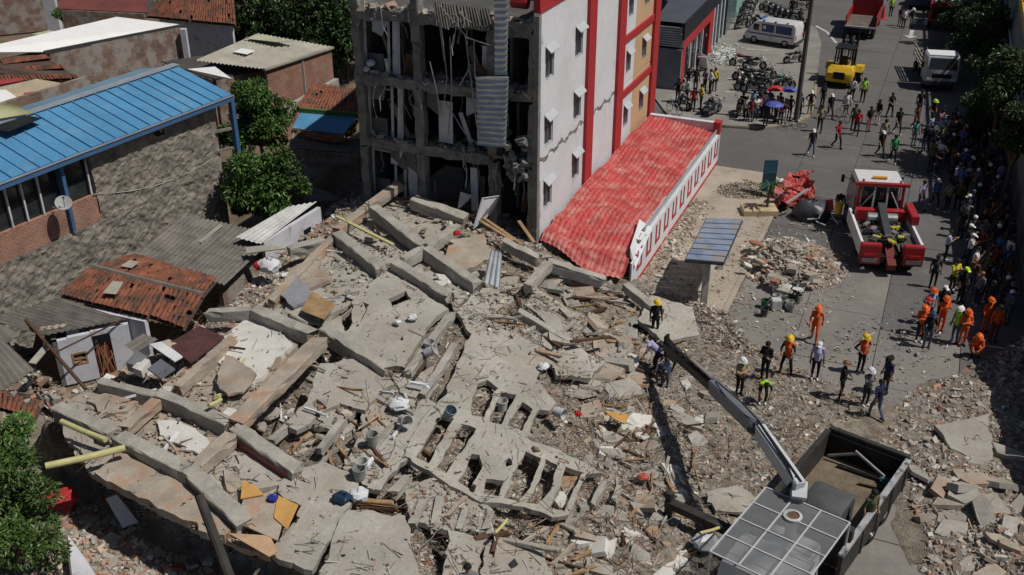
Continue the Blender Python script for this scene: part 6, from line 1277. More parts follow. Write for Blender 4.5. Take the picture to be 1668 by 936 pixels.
# ---- ambulance van (faces the shops)
d_ = (P(1222, 68, .1)-P(1297, 80, .1)).normalized(); van = thing('ambulance_van', 'white ambulance van with blue-tinted windows on the plaza', 'van', P(1261, 74, .1)+Vector((0, .7, 0)), heading(d_))
body = lpart('body', MB().prism([(-2.15, .35), (2.1, .35), (2.18, .8), (2.0, 1.05), (1.35, 1.75), (1.1, 1.92), (-2.0, 1.95), (-2.18, 1.7), (-2.2, .6)], -.86, .86, .07), WPAINT, van, smooth=True)
BLG = mat('blue_tint_glass', (.02, .05, .16), .12, .1, 3, 0)
for sx in (-1, 1):
    x = sx*.865
    for (y0, y1_, z0, z1, m) in ((.95, 1.45, 1.12, 1.62, GLASS), (-.35, .7, 1.08, 1.7, BLG), (-1.85, -.5, 1.08, 1.7, BLG)): lpart('side_window', B((x-.012, y0, z0), (x+.012, y1_, z1)), m, body)
    lpart('blue_stripe', B((x-.008, -2.0, .82), (x+.008, 1.9, .92)), mat('stripe_blue', (.05, .08, .25)), body)
    for y in (-1.35, 1.3): wheel(van, sx*.78, y, .32, .2)
    lpart('emblem', B((x-.016, .35, 1.3), (x+.016, .6, 1.58)), WPLAST, body); lpart('headlight', MB().box((sx*.6, 2.17, .72), (.3, .06, .16)), LAMPW, body); lpart('tail_light', MB().box((sx*.72, -2.2, .9), (.14, .04, .35)), LAMPR, body)
    m_ = MB(); m_.b2((sx*.93-.06, 1.2, 1.15), (sx*.93+.06, 1.26, 1.35)); lpart('mirror', m_, BLACK, body)
m_ = MB(); m_.slab((-.7, 2.03, 1.1), (.7, 2.03, 1.1), (.66, 1.42, 1.76), (-.66, 1.42, 1.76), .03); lpart('windscreen', m_, GLASS, body); lpart('bumper', B((-.85, 2.1, .3), (.85, 2.26, .52)), DKGREY, body); lpart('bumper', B((-.85, -2.28, .3), (.85, -2.15, .52)), DKGREY, body)
for y in (.6, -.4, -1.4): lpart('roof_lamp', B((-.84, y-.08, 1.93), (-.66, y+.08, 2.0)), mat('lamp_blue', (.05, .08, .3), .3), body)
lpart('light_bar', B((-.6, .9, 1.93), (.6, 1.1, 2.03)), mat('lamp_blue', (.05, .08, .3)), body)
# ---- forklift (faces away)
d_ = Vector((.45, .9, 0)).normalized(); fk = thing('forklift', 'large yellow forklift with black mast on the street', 'forklift', P(1364, 143, 0), heading(d_))
lpart('body', MB().prism([(.2, .5), (2.6, .5), (2.7, 1.0), (1.9, 1.2), (1.2, 1.45), (.3, 1.5), (.0, 1.2), (-.05, .7)], -.85, .85, .1), YELV, fk, smooth=True); lpart('counterweight', MB().prism([(-.1, .45), (.5, .4), (.55, 1.35), (.1, 1.42), (-.2, 1.1)], -.95, .95, .1), YELV, fk, smooth=True)
for sx in (-1, 1): lpart('fender', MB().prism([(1.5, .9), (2.6, .9), (2.5, 1.25), (1.7, 1.3)], sx*1.05-.28, sx*1.05+.28, .04), YELV, fk); wheel(fk, sx*1.05, 2.2, .5, .42, YELV); wheel(fk, sx*.85, .55, .42, .35, YELV)
lpart('rear_grille', MB().box((0, -.2, .95), (.8, .06, .5)), BLACK, fk)
for sx in (-1, 1):
    for y, z in ((.95, 2.6), (2.2, 2.6)): lpart('cage_post', MB().bar((sx*.62, y, 1.3), (sx*.58, y+.1, z), .1, .1), BLACK, fk)
    lpart('mast_rail', B((sx*.5-.08, 2.75, .2), (sx*.5+.08, 2.95, 3.7)), BLACK, fk); lpart('fork', B((sx*.35-.08, 3.0, .25), (sx*.35+.08, 4.3, .32)), DKGREY, fk); lpart('lift_cylinder', MB().cyl((sx*.25, 2.7, .3), (sx*.25, 2.7, 3.2), .06), CHROME, fk)
lpart('cage_roof', B((-.7, .85, 2.6), (.7, 2.35, 2.68)), BLACK, fk); lpart('seat', B((-.28, 1.0, 1.4), (.28, 1.5, 1.6)), BLACK, fk); lpart('seat_back', B((-.28, .95, 1.6), (.28, 1.08, 2.1)), BLACK, fk); lpart('carriage', B((-.65, 2.95, .3), (.65, 3.05, .9)), BLACK, fk)
for z in (1.4, 2.6, 3.6): lpart('mast_crossbar', B((-.58, 2.78, z), (.58, 2.9, z+.14)), BLACK, fk)
# ---- white stake truck (faces the camera)
d_ = Vector((-.2, -1, 0)).normalized(); st = thing('flatbed_truck', 'white truck with pale plank flatbed standing beside the trees', 'truck', P(1528, 100, 0), heading(d_)); st.location = P(1529, 150, 0)-d_*6.0
truck_cab(st, 4.1, 5.9, 2.2, .6, 2.5, paint('silver_blue_paint', (.42, .44, .47), .35), WPLAST); lpart('chassis', B((-.45, -.1, .5), (.45, 5.7, .8)), BLACK, st)
for y in (.9, 4.9):
    for sx in (-1, 1): wheel(st, sx*.95, y, .42, .26)
for k in range(6): lpart('bed_plank', B((-1.05+k*.355, -.2, 1.0), (-1.05+k*.355+.335, 3.8, 1.06)), mat('pale_plank', (.40, .36, .31), .85, .25, 2., .08), st)
for sx in (-1, 1):
    for z in (1.2, 1.5, 1.8): lpart('stake_rail', B((sx*1.1-.025, -.2, z), (sx*1.1+.025, 3.8, z+.14)), mat('pale_plank', (.40, .36, .31)), st)
    for y in (0, 1.2, 2.5, 3.7): lpart('stake', B((sx*1.06-.04, y-.05, 1.0), (sx*1.06+.04, y+.05, 2.0)), DKGREY, st)
lpart('headboard', B((-1.1, 3.82, 1.0), (1.1, 3.9, 2.3)), DKGREY, st)
for x in (-.5, .45): lpart('stacked_boards', B((x-.4, .1, 1.1), (x+.35, 3.3, 1.35)), mat('pale_plank', (.40, .36, .31)), st)
# ---- red dump truck (faces away)
d_ = AX; dt = thing('dump_truck', 'red dump truck with an empty dusty bed far up the street', 'truck', P(1398, 64, 0), heading(d_)); DB = mat('dusty_bed', (.13, .11, .09), .9, .3, 1.2)
truck_cab(dt, 4.6, 6.5, 2.3, .7, 2.9, REDV); lpart('chassis', B((-.45, .0, .6), (.45, 6.3, .9)), BLACK, dt); lpart('bed_floor', B((-1.15, 0, 1.0), (1.15, 4.3, 1.1)), DB, dt)
for sx in (-1, 1): lpart('bed_side', B((sx*1.2-.05, 0, 1.0), (sx*1.2+.05, 4.3, 1.95)), REDV, dt); [wheel(dt, sx*1.0, y, .5, .3) for y in (.8, 1.9, 5.6)]
lpart('bed_front', B((-1.25, 4.3, 1.0), (1.25, 4.4, 2.5)), REDV, dt); lpart('bed_visor', B((-1.25, 4.4, 2.45), (1.25, 5.3, 2.53)), REDV, dt); lpart('tail_bar', B((-1.25, -.12, .95), (1.25, 0, 1.1)), PALEF, dt)
# ---- red fire truck partly in shade
d_ = AX; ft = thing('fire_truck', 'red emergency truck with white fittings in the shade of trees', 'truck', P(1532, 52, 0), heading(d_)); truck_cab(ft, 4.8, 6.9, 2.4, .7, 3.0, REDV, WPAINT)
lpart('body', B((-1.2, .2, .8), (1.2, 4.6, 2.3)), REDV, ft, bevel=.05); lpart('ladder_rack', B((-.9, .1, 2.4), (-.3, 4.6, 2.55)), ZINC, ft); lpart('hose_box', B((.2, .5, 2.31), (1.0, 3.5, 2.6)), WPAINT, ft); lpart('rear_panel', B((-1.0, .12, 1.0), (1.0, .19, 2.1)), BLACK, ft)
for sx in (-1, 1): [wheel(ft, sx*1.05, y, .5, .3) for y in (1.2, 5.8)]; lpart('tail_light', MB().box((sx*1.05, .17, 1.5), (.16, .06, .3)), LAMPR, ft)
lpart('light_bar', B((-.8, 5.4, 3.1), (.8, 5.7, 3.22)), LAMPW, ft)
d_ = AX; pk = thing('dark_pickup', 'dark blue pickup parked beside the red emergency truck', 'pickup', P(1500, 8, 0), heading(d_)); DBL = paint('dark_blue_paint', (.04, .06, .10), .35)
lpart('body', MB().prism([(-2.4, .45), (2.4, .45), (2.4, .95), (1.1, 1.1), (.6, 1.75), (-.7, 1.78), (-.9, 1.1), (-2.4, 1.05)], -.9, .9, .06), DBL, pk, smooth=True)
for sx in (-1, 1): [wheel(pk, sx*.82, y, .36, .24) for y in (-1.5, 1.5)]; lpart('side_window', B((sx*.905-.012, -.6, 1.15), (sx*.905+.012, .6, 1.62)), GLASS, pk)
# ---- boom truck in front
A_, B_, C_, D_ = P(1350,700,2.0), P(1479,752,2.0), P(1397,893,2.0), P(1242,808,2.0); mid_ = (A_+B_)/2; d_ = ((D_-A_)+(C_-B_)); d_.z = 0; d_.normalize()
bt = thing('boom_truck', 'dark dump-bed truck with a knuckle boom crane and caged front', 'truck', Vector((mid_.x, mid_.y, 0)), heading(d_)); DKB = mat('worn_black_steel', (.035, .034, .033), .6, .35, 2.5, .08, 20, stain=((.10, .085, .07), 1.6, .56, .75)); FLOORW = mat('dirty_bed_floor', (.17, .135, .095), .9, .3, 1.3, .12, 14, stain=((.09, .07, .055), .9, .5, .7))
inv = Matrix.Rotation(-heading(d_), 4, 'Z')@Matrix.Translation(-Vector(bt.location)); LC = lambda v: inv@v          # world -> truck frame
hw_ = 1.34; Lb = 4.65
for k in range(5): lpart('floor_plate', B((-hw_+.06+k*.512, .06, 1.05), (-hw_+.06+k*.512+.506, Lb-.05, 1.12)), FLOORW, bt)
for sx in (-1, 1):
    lpart('bed_side', B((sx*hw_-.06, 0, 1.0), (sx*hw_+.06, Lb+.9, 2.0)), DKB, bt); lpart('side_rim', B((sx*hw_-.09, 0, 2.0), (sx*hw_+.09, Lb+.9, 2.07)), DKB if sx > 0 else mat('chipped_white_rim', (.36, .36, .37), .7, .3, 3., .1, stain=((.06, .06, .06), 2.4, .55, .62)), bt)
    for y in (.9, 2.0, 6.6): wheel(bt, sx*1.08, y, .5, .32)
    for y in (.3, 1.5, 2.7, 3.9): lpart('side_rib', B((sx*hw_+sx*.06-.03, y-.05, 1.0), (sx*hw_+sx*.06+.03, y+.05, 1.98)), DKB, bt)
lpart('tailboard', B((-hw_, -.22, 1.0), (hw_, -.02, 2.12)), DKB, bt, bevel=.02); lpart('tailboard_inner', B((-hw_+.1, .0, 1.25), (hw_-.1, .05, 1.95)), BLACK, bt); lpart('bulkhead', B((-hw_-.02, Lb+.02, 1.0), (hw_+.02, Lb+.3, 2.5)), DKB, bt, bevel=.03); lpart('chassis', B((-.5, 0, .55), (.5, 8.2, .98)), BLACK, bt)
for (p, q, m) in (((-.9, .25, 1.2), (.3, .18, 1.75), STEEL), ((.2, .2, 1.7), (1.1, .35, 1.3), STEEL), ((-1.0, .4, 1.2), (.7, .55, 1.18), BLACK), ((-1.1, .8, 1.2), (-.2, 1.0, 1.18), WOODD)): lpart('bed_bar', MB().bar(p, q, .07, .07), m, bt)
lpart('teal_cloth', MB().box((-.95, .45, 1.25), (.5, .25, .2)), mat('teal_cloth', (.06, .12, .13)), bt, bevel=.05)
ob = LC(P(1348, 822, 1.9)); lpart('control_box', MB().prism([(ob.y-.62, 1.13), (ob.y+.75, 1.13), (ob.y+.75, 2.1), (ob.y+.55, 2.25), (ob.y-.5, 2.25), (ob.y-.62, 2.1)], ob.x-.62, ob.x+.62, .08), mat('grey_cover', (.075, .078, .08), .7, .2, 2, .08), bt, smooth=True)
pb = LC(P(1296, 815, 2.4)); lpart('crane_pedestal', MB().cyl((pb.x, pb.y, 1.0), (pb.x, pb.y, 2.3), .34, .28, 14), DKGREY, bt); lpart('crane_turret', MB().box((pb.x, pb.y, 2.45), (.55, .7, .5)), DKGREY, bt, bevel=.06)
k0 = LC(P(1303, 796, 3.3)); lpart('crane_column', MB().bar((pb.x, pb.y, 2.4), k0, .42, .5), paint('crane_white', (.56, .58, .60), .4), bt)
k1_ = LC(P(1236, 700, 3.5)); k2_ = LC(P(1165, 632, 2.75)); k3_ = LC(P(1085, 562, 1.75)); CW = paint('crane_white', (.56, .58, .60)); CG = paint('crane_grey', (.16, .17, .20))
m1 = lpart('main_boom', MB().bar(k0, k1_, .34, .5), CW, bt, bevel=.03); lpart('boom_side', MB().bar(k0+Vector((.2, 0, .02)), k1_+Vector((.2, 0, .02)), .03, .3), CG, m1); lpart('boom_groove', MB().bar(k0+Vector((0, 0, .27)), k1_+Vector((0, 0, .27)), .06, .03), BLACK, m1)
lpart('knuckle', MB().cyl(k1_-Vector((.3, 0, 0)), k1_+Vector((.3, 0, 0)), .2, .2, 12), DKGREY, bt); lpart('middle_boom', MB().bar(k1_, k2_+(k2_-k1_).normalized()*.2, .36, .5), CG, bt, bevel=.03)
dirb = (k3_-k2_).normalized(); tb = lpart('tip_boom', MB().bar(k2_, k3_, .32, .34), BLACK, bt, bevel=.02)
up_ = Vector((0, 0, 1)); sxv = dirb.cross(up_).normalized()
for k in range(6): c = k2_+dirb*(.4+k*.6); lpart('boom_plate', MB().box(c+Vector((0, 0, .22)), (.3, .12, .14), rz=math.atan2(dirb.y, dirb.x)), DKB, tb)
lpart('boom_ram', MB().cyl(k2_+dirb*.3+Vector((0, 0, .3)), k2_+dirb*2.2+Vector((0, 0, .32)), .07, .07), CHROME, bt); lpart('boom_hose', MB().tube([k0+Vector((.1, .1, -.3)), k0+Vector((.25, .0, .25)), k0.lerp(k1_, .2)+Vector((.15, 0, .3)), k1_+Vector((.1, 0, .35))], .03, 5), BLACK, bt); lpart('boom_hose', MB().tube([k1_+Vector((0, 0, .3)), k1_.lerp(k2_, .3)+Vector((.2, 0, .5)), k2_+Vector((0, 0, .3))], .025, 5), BLACK, bt)
for j in range(3): lpart('boom_hose', MB().tube([pb+Vector((.3+.08*j, .1, 0)), k0+Vector((.28+.07*j, .15, -.2)), k0+Vector((.2, -.1, .3))], .025, 5), BLACK, bt)
tip = k3_-Vector((0, 0, .1)); lpart('tip_frame', MB().bar(k3_-dirb*1.1+Vector((0, 0, .25)), k3_+dirb*.05+Vector((0, 0, .42)), .05, .05), BLACK, tb); lpart('tip_bracket', MB().bar(k3_-Vector((0, 0, .2)), k3_+Vector((0, 0, .45)), .3, .08), BLACK, tb)
grp = thing('orange_peel_grab', 'black grab hanging from the tip of the boom', 'grab', bt.matrix_basis@(tip)-Vector((0, 0, .9))); lpart('hanger', MB().cyl((0, 0, .5), (0, 0, .95), .07), BLACK, grp)
for k in range(5): a = 6.283*k/5; m_ = MB(); m_.tube([(math.cos(a)*.12, math.sin(a)*.12, .5), (math.cos(a)*.42, math.sin(a)*.42, .25), (math.cos(a)*.3, math.sin(a)*.3, -.15), (math.cos(a)*.06, math.sin(a)*.06, -.35)], [.07, .09, .06, .02], 5); lpart('claw', m_, BLACK, grp)
for sx, L_ in ((1, 3.2), (-1, 2.6)): lpart('outrigger_beam', B((min(sx*1.2, sx*(1.2+L_)), Lb+.45, .75), (max(sx*1.2, sx*(1.2+L_)), Lb+.75, 1.0)), DKB, bt); lpart('outrigger_leg', B((sx*(1.1+L_)-.1, Lb+.5, .08), (sx*(1.1+L_)+.1, Lb+.7, 1.3)), DKB, bt); lpart('outrigger_foot', B((sx*(1.1+L_)-.3, Lb+.3, .02), (sx*(1.1+L_)+.3, Lb+.9, .09)), DKB, bt)
# cage over the front
z_ = 2.9; y0_, y1_ = Lb+.45, Lb+3.9; WT = paint('white_tube', (.5, .51, .52), .4)
for k in range(5): y = y0_+(y1_-y0_)*k/4; lpart('cage_bar', MB().bar((-1.28, y, z_), (1.28, y, z_), .04, .04), WT, bt)
for x in (-1.28, -.43, .43, 1.28): lpart('cage_bar', MB().bar((x, y0_, z_+.002), (x, y1_, z_+.002), .04, .042), WT, bt)
for x in (-1.28, 1.28):
    for y in (y0_, y1_): lpart('cage_post', MB().bar((x, y, 1.0), (x, y, z_), .05, .05), WT, bt)
mesh_ = MB(); MESHM = mat('cage_wire', (.30, .31, .32), .5, .1, 4, 0, metal=.3)
for k in range(86): x = -1.28+2.56*k/85; mesh_.bar((x, y0_, z_-.02), (x, y1_, z_-.02), .011, .009)
for k in range(80): y = y0_+(y1_-y0_)*k/79; mesh_.bar((-1.28, y, z_-.03), (1.28, y, z_-.03), .008, .008)
tag(lpart('cage_mesh', mesh_, MESHM, bt, fixn=False), kind='stuff')
lpart('engine_hood', MB().prism([(y0_+.3, 1.0), (y0_+1.5, 1.0), (y0_+1.45, 2.05), (y0_+.4, 2.1)], -.75, .75, .08), WPAINT, bt, smooth=True); lpart('cab', MB().prism([(y0_+1.7, .8), (y1_-.1, .8), (y1_, 1.6), (y1_-.35, 2.45), (y0_+1.75, 2.5)], -1.1, 1.1, .08), WPAINT, bt, smooth=True)
m_ = MB(); m_.lathe((.1, y0_+.75, 2.1), [(.16, 0), (.16, .72), (.26, .78), (.27, .86), (.19, .88), (.17, .8), (.01, .78)], 18); lpart('exhaust_stack', m_, WT, bt, smooth=True); m_ = MB(); m_.cyl((.1, y0_+.75, 2.9), (.1, y0_+.75, 2.955), .165, .165, 18); lpart('exhaust_mouth', m_, RUST, bt)
m_ = MB(); m_.tube([(-.9, y0_+1.0, 1.2), (-.95, y0_+1.3, 2.0), (-.8, y0_+2.0, 2.4)], .07, 8); lpart('air_pipe', m_, WT, bt); lpart('valve_bank', MB().bar((-1., y0_+1.55, 2.3), (1., y0_+1.6, 2.3), .1, .12), PALEF, bt); lpart('deck', B((-1.28, y0_-.1, .95), (1.28, y1_, 1.0)), DKB, bt)

# ---- motorcycles
BPAL = {'black': (.015, .015, .017), 'red': (.22, .015, .02), 'green': (.02, .11, .06), 'grey': (.12, .12, .13), 'blue': (.02, .05, .14)}
def make_moto():
    r = thing('motorcycle', 'x', 'motorcycle')
    for y, nm in ((.65, 'wheel'), (-.62, 'wheel')): wheel(r, 0, y, .30, .11, STEEL)
    lpart('frame', MB().tube([(0, .5, .78), (0, .25, .4), (0, -.2, .36), (0, -.55, .34), (0, -.3, .72), (0, .3, .72)], .035, 6), BLACK, r); lpart('engine', MB().box((0, .05, .42), (.26, .38, .3)), GREY, r, bevel=.05)
    lpart('tank', MB().ell((0, .18, .84), (.15, .27, .14), 10, 6), BLACK, r, smooth=True); lpart('seat', MB().prism([(-.62, .82), (-.6, .74), (.0, .72), (.02, .82), (-.3, .84)], -.12, .12, .03), RUBBER, r); lpart('tail', MB().prism([(-.9, .82), (-.55, .66), (-.3, .7), (-.5, .82)], -.1, .1, .02), BLACK, r)
    for sx in (-1, 1): lpart('fork', MB().cyl((sx*.09, .65, .3), (sx*.09, .45, .95), .022), CHROME, r)
    lpart('handlebar', MB().tube([(-.36, .36, 1.03), (-.15, .44, 1.0), (.15, .44, 1.0), (.36, .36, 1.03)], .016, 5), BLACK, r); lpart('headlight', MB().ell((0, .58, .9), (.1, .09, .11), 8, 6), LAMPW, r); lpart('exhaust', MB().cyl((.14, .05, .28), (.15, -.75, .4), .045, .06), CHROME, r); lpart('front_mudguard', MB().tube([(0, .65+.33*math.sin(t), .3+.33*math.cos(t)) for t in (-.7, -.3, .1, .5)], .05, 5), BLACK, r)
    lpart('kickstand', MB().cyl((-.1, -.1, .35), (-.28, -.15, .0), .014), STEEL, r)
    for sx in (-1, 1): lpart('mirror', MB().box((sx*.32, .42, 1.17), (.12, .02, .07)), BLACK, r)
    return r
proto = make_moto(); first = True
def moto(px, py, ang, col, label, z=.1, group=None):
    global first
    o = proto if first else copy_tree(proto); first = False; o.location = P(px, py, z); o.rotation_euler = (0, R(7), R(ang)); o['label'] = label
    if group: o['group'] = group
    m = paint('moto_'+col, BPAL[col], .35)
    for c in o.children:
        if c.name.split('.')[0] in ('tank', 'tail', 'front_mudguard'): c.material_slots[0].link = 'OBJECT'; c.material_slots[0].material = m
    return o
moto(1207,108,80,'red','red motorcycle parked on the plaza before the ambulance van'); moto(1292,102,-75,'black','lone black motorcycle beside the utility pole'); moto(1228,112,-100,'black','dark motorcycle tail to tail with the red one')
GM = 'motorcycles parked in the plaza cluster'; LM = 'black motorcycle parked in the tight cluster on the plaza'
for (x, y, a, c) in ((1212,132,70,'black'),(1220,140,75,'black'),(1228,132,60,'grey'),(1216,148,80,'black'),(1226,152,70,'black'),(1246,130,-70,'black'),(1236,145,85,'black')): moto(x, y, a, c, LM, group=GM)
moto(1264,142,-80,'green','green motorcycle under a cover at the end of the plaza cluster'); moto(1276,146,-75,'black','black motorcycle beside the green one')
moto(1152,182,-35,'black','big black motorcycle parked by the annex end wall'); moto(1162,186,-40,'grey','grey scooter parked by the annex end wall'); moto(1113,176,20,'grey','motorcycle standing by the red shop pillar'); moto(1200,186,-10,'black','motorcycle beside the crowd on the plaza kerb')
GM2 = 'motorcycles parked behind the ambulance'; LM2 = 'motorcycle parked in the row behind the ambulance van'
for (x, y, a, c) in ((1258,22,50,'black'),(1266,26,50,'black'),(1274,30,50,'blue'),(1282,34,60,'black'),(1292,36,70,'black'),(1250,18,50,'grey'),(1233,42,20,'black')): moto(x, y, a, c, LM2, group=GM2)
GM3 = 'motorcycles along the teal shop'; LM3 = 'motorcycle parked in the dark row along the teal shop'
for (x, y, a, c) in ((1214,26,-60,'black'),(1217,18,-60,'black'),(1221,10,-60,'black'),(1224,3,-60,'black'),(1211,36,-60,'grey'),(1208,46,-60,'black')): moto(x, y, a, c, LM3, group=GM3)
moto(1306,14,80,'black','black motorcycle beside the far kerb')
# bicycles
def bicycle(p, ang, m, label, lying=False):
    r = thing('bicycle', label, 'bicycle', p, R(ang))
    for y in (.52, -.52):
        w_ = MB(); w_.tube([(0, y+.32*math.cos(t), .33+.32*math.sin(t)) for t in [6.2832*i/16 for i in range(17)]], .02, 5); w = lpart('wheel', w_, RUBBER, r)
    m_ = MB(); m_.tube([(0, -.52, .33), (0, -.15, .85), (0, .35, .82), (0, -.1, .33), (0, -.52, .33)], .02, 5); lpart('frame', m_, m, r); m_ = MB(); m_.tube([(0, .52, .33), (0, .34, .95)], .018, 5); lpart('fork', m_, m, r); lpart('saddle', MB().box((0, -.2, .9), (.12, .24, .05)), BLACK, r); m_ = MB(); m_.tube([(-.28, .3, 1.0), (0, .35, .97), (.28, .3, 1.0)], .014, 5); lpart('handlebar', m_, STEEL, r)
    if lying: r.rotation_euler = (0, R(84), R(ang)); r.location.z += .25
    return r
bicycle(P(1292, 213, 0), 80, paint('bike_blue', (.05, .09, .2)), 'blue bicycle lying on the street by the plaza kerb', True); bicycle(P(1372, 196, 0), 15, STEEL, 'grey bicycle held by a man in the street'); bicycle(P(1098, 184, .1), 30, STEEL, 'white bicycle standing by the red shop pillar')
# ---------------------------------------------------------------- people
def human(pose):
    """joints in metres, facing +Y, feet on z=0; returns MB-like capsules"""
    J = dict(pel=(0,0,.93), ch=(0,.01,1.28), nk=(0,.0,1.46), hd=(0,.035,1.60), hipL=(-.09,0,.9), hipR=(.09,0,.9), knL=(-.105,.02,.5), knR=(.105,.02,.5), anL=(-.11,-.02,.09), anR=(.11,-.02,.09),
             shL=(-.18,0,1.40), shR=(.18,0,1.40), elL=(-.245,-.02,1.13), elR=(.245,-.02,1.13), haL=(-.25,.07,.89), haR=(.25,.07,.89)); J.update(pose.get('J', {})); return {k: Vector(v) for k, v in J.items()}
POSES = {
 'stand': {}, 
 'hips': {'J': dict(elL=(-.36,-.08,1.16), elR=(.36,-.08,1.16), haL=(-.19,.06,1.02), haR=(.19,.06,1.02))},
 'phone': {'J': dict(elL=(-.22,.12,1.2), elR=(.22,.12,1.2), haL=(-.06,.34,1.36), haR=(.06,.34,1.36))},
 'cross': {'J': dict(elL=(-.25,.06,1.14), elR=(.25,.06,1.14), haL=(.1,.2,1.18), haR=(-.1,.2,1.14))},
 'walk': {'J': dict(knL=(-.1,.2,.52), knR=(.1,-.02,.5), anL=(-.1,.24,.1), anR=(.1,-.32,.16), elL=(-.25,-.12,1.13), elR=(.25,.08,1.13), haL=(-.25,-.12,.88), haR=(.25,.26,.95))},
 'oneup': {'J': dict(elR=(.28,.14,1.25), haR=(.14,.26,1.5), knL=(-.13,.03,.5), anL=(-.16,-.02,.09))},
 'wide': {'J': dict(hipL=(-.1,0,.88), knL=(-.18,.05,.49), anL=(-.22,0,.09), knR=(.18,.02,.49), anR=(.22,-.04,.09), pel=(0,0,.9), elL=(-.27,.1,1.15), haL=(-.2,.28,1.0), elR=(.27,.08,1.15), haR=(.18,.3,1.05))},
 'bend': {'J': dict(pel=(0,-.12,.88), hipL=(-.09,-.12,.86), hipR=(.09,-.12,.86), ch=(0,.18,1.08), nk=(0,.36,1.16), hd=(0,.48,1.19), shL=(-.18,.28,1.12), shR=(.18,.28,1.12), elL=(-.24,.34,.86), elR=(.24,.34,.86), haL=(-.16,.46,.62), haR=(.16,.44,.6), knL=(-.13,.03,.48), knR=(.13,.0,.48))},
 'crouch': {'J': dict(pel=(0,-.1,.42), hipL=(-.1,-.1,.42), hipR=(.1,-.1,.42), ch=(0,.06,.78), nk=(0,.15,.94), hd=(0,.22,1.06), shL=(-.18,.1,.88), shR=(.18,.1,.88), knL=(-.16,.26,.52), knR=(.16,.26,.5), anL=(-.14,.0,.09), anR=(.14,.0,.09), elL=(-.25,.24,.66), elR=(.25,.24,.66), haL=(-.1,.42,.5), haR=(.1,.42,.5))}}
BONES = [('pel','ch',.135,.15,1),('ch','nk',.15,.07,1),('shL','shR',.075,.075,1),('nk','hd',.055,.06,0),('hipL','knL',.092,.062,4),('knL','anL',.062,.046,4),('hipR','knR',.092,.062,4),('knR','anR',.062,.046,4),('hipL','hipR',.11,.11,4),
         ('shL','elL',.058,.045,2),('elL','haL',.043,.033,3),('shR','elR',.058,.045,2),('elR','haR',.043,.033,3)]
def build_person(name):
    J = human(POSES[name]); m_ = MB(); segs = []
    def cap(p, q, r0, r1, tag_, fl=None):
        d = q-p; L = d.length; d = d.normalized() if L > 1e-6 else Vector((0, 0, 1)); u = d.cross(Vector((0, 1, 0)) if abs(d.y) < .9 else Vector((1, 0, 0))).normalized(); w = d.cross(u); rings = []; n = 10
        for a in (-80, -45, 0): rings.append((p+d*math.sin(R(a))*r0, r0*math.cos(R(a))))
        for a in (0, 45, 80): rings.append((q+d*math.sin(R(a))*r1, r1*math.cos(R(a))))
        vs = []
        for c, r_ in rings: vs += [c+((u*math.cos(6.2832*i/n))*(fl or 1.)+w*math.sin(6.2832*i/n)*(1 if not fl else 1.0/fl))*r_ for i in range(n)]
        fs = [(a*n+i, a*n+(i+1)%n, (a+1)*n+(i+1)%n, (a+1)*n+i) for a in range(5) for i in range(n)]+[tuple(range(n))[::-1], tuple(range(5*n, 6*n))]; m_.add(vs, fs); segs.append((p, q, (r0+r1)/2, tag_))
    for a, b_, r0, r1, t in BONES: cap(J[a], J[b_], r0, r1, t)
    cap(J['pel']-Vector((0, 0, .02)), J['pel']+Vector((0, 0, .05)), .14, .14, 4)
    up = (J['hd']-J['nk']).normalized(); hd = J['hd']; fw = Vector((0, 1, 0)); fw = (fw-up*fw.dot(up)).normalized()
    cap(hd-up*.03, hd+up*.045, .083, .098, 0); cap(hd+fw*.085-up*.01, hd+fw*.105-up*.03, .016, .02, 0)            # skull, nose
    for sx in (-1, 1): e = hd+Vector((sx*.098, 0, 0)); cap(e-up*.015, e+up*.02, .02, .022, 0)                     # ears
    for s in 'LR': a = J['an'+s]; cap(a-Vector((0, .03, .035)), a+Vector((0, .16, -.05)), .052, .04, 5)
    me = m_.mesh('tmp', WPLAST); o = bpy.data.objects.new('tmp', me); COL.objects.link(o); md = o.modifiers.new('r', 'REMESH'); md.mode = 'VOXEL'; md.voxel_size = .024; md.use_smooth_shade = True
    dg = bpy.context.evaluated_depsgraph_get(); ev = o.evaluated_get(dg); e = ev.to_mesh(); V = np.empty(len(e.vertices)*3); e.vertices.foreach_get('co', V); V = V.reshape(-1, 3); Fc = [tuple(p.vertices) for p in e.polygons]; ev.to_mesh_clear(); bpy.data.objects.remove(o)
    cen = np.array([V[list(f)].mean(0) for f in Fc]); best = np.full(len(cen), 9.); tg = np.zeros(len(cen), int)
    for p, q, r_, t in segs:
        p, q = np.array(p), np.array(q); d = q-p; L2 = max(d@d, 1e-9); k = np.clip(((cen-p)@d)/L2, 0, 1); ds = np.linalg.norm(cen-(p+k[:, None]*d), axis=1)-r_; u = ds < best; best = np.where(u, ds, best); tg = np.where(u, t, tg)
    body = MB(); body.add([Vector(v) for v in V], Fc); body.mi = tg.tolist()
    for s, sx in (('L', -1), ('R', 1)):                       # palm, four fingers and a thumb
        w, el = J['ha'+s], J['el'+s]; d = (w-el).normalized(); side = d.cross(Vector((0, 0, 1)) if abs(d.z) < .8 else Vector((0, 1, 0))).normalized(); nr = side.cross(d); body.cur = 0
        body.bar(w-d*.01, w+d*.085, .075, .028, up=nr)
        for i, L in enumerate((.065, .078, .072, .055)):
            b0 = w+d*.08+side*(.028-.019*i); b1 = b0+d*L*.55-nr*.008; body.cyl(b0, b1, .009, .0085, 5); body.cyl(b1, b1+d*L*.4-nr*.022, .0085, .006, 5)
        b0 = w+d*.02+side*.036; b1 = b0+d*.03+side*.03; body.cyl(b0, b1, .011, .01, 5); body.cyl(b1, b1+d*.035, .01, .008, 5)
    body.cur = 6
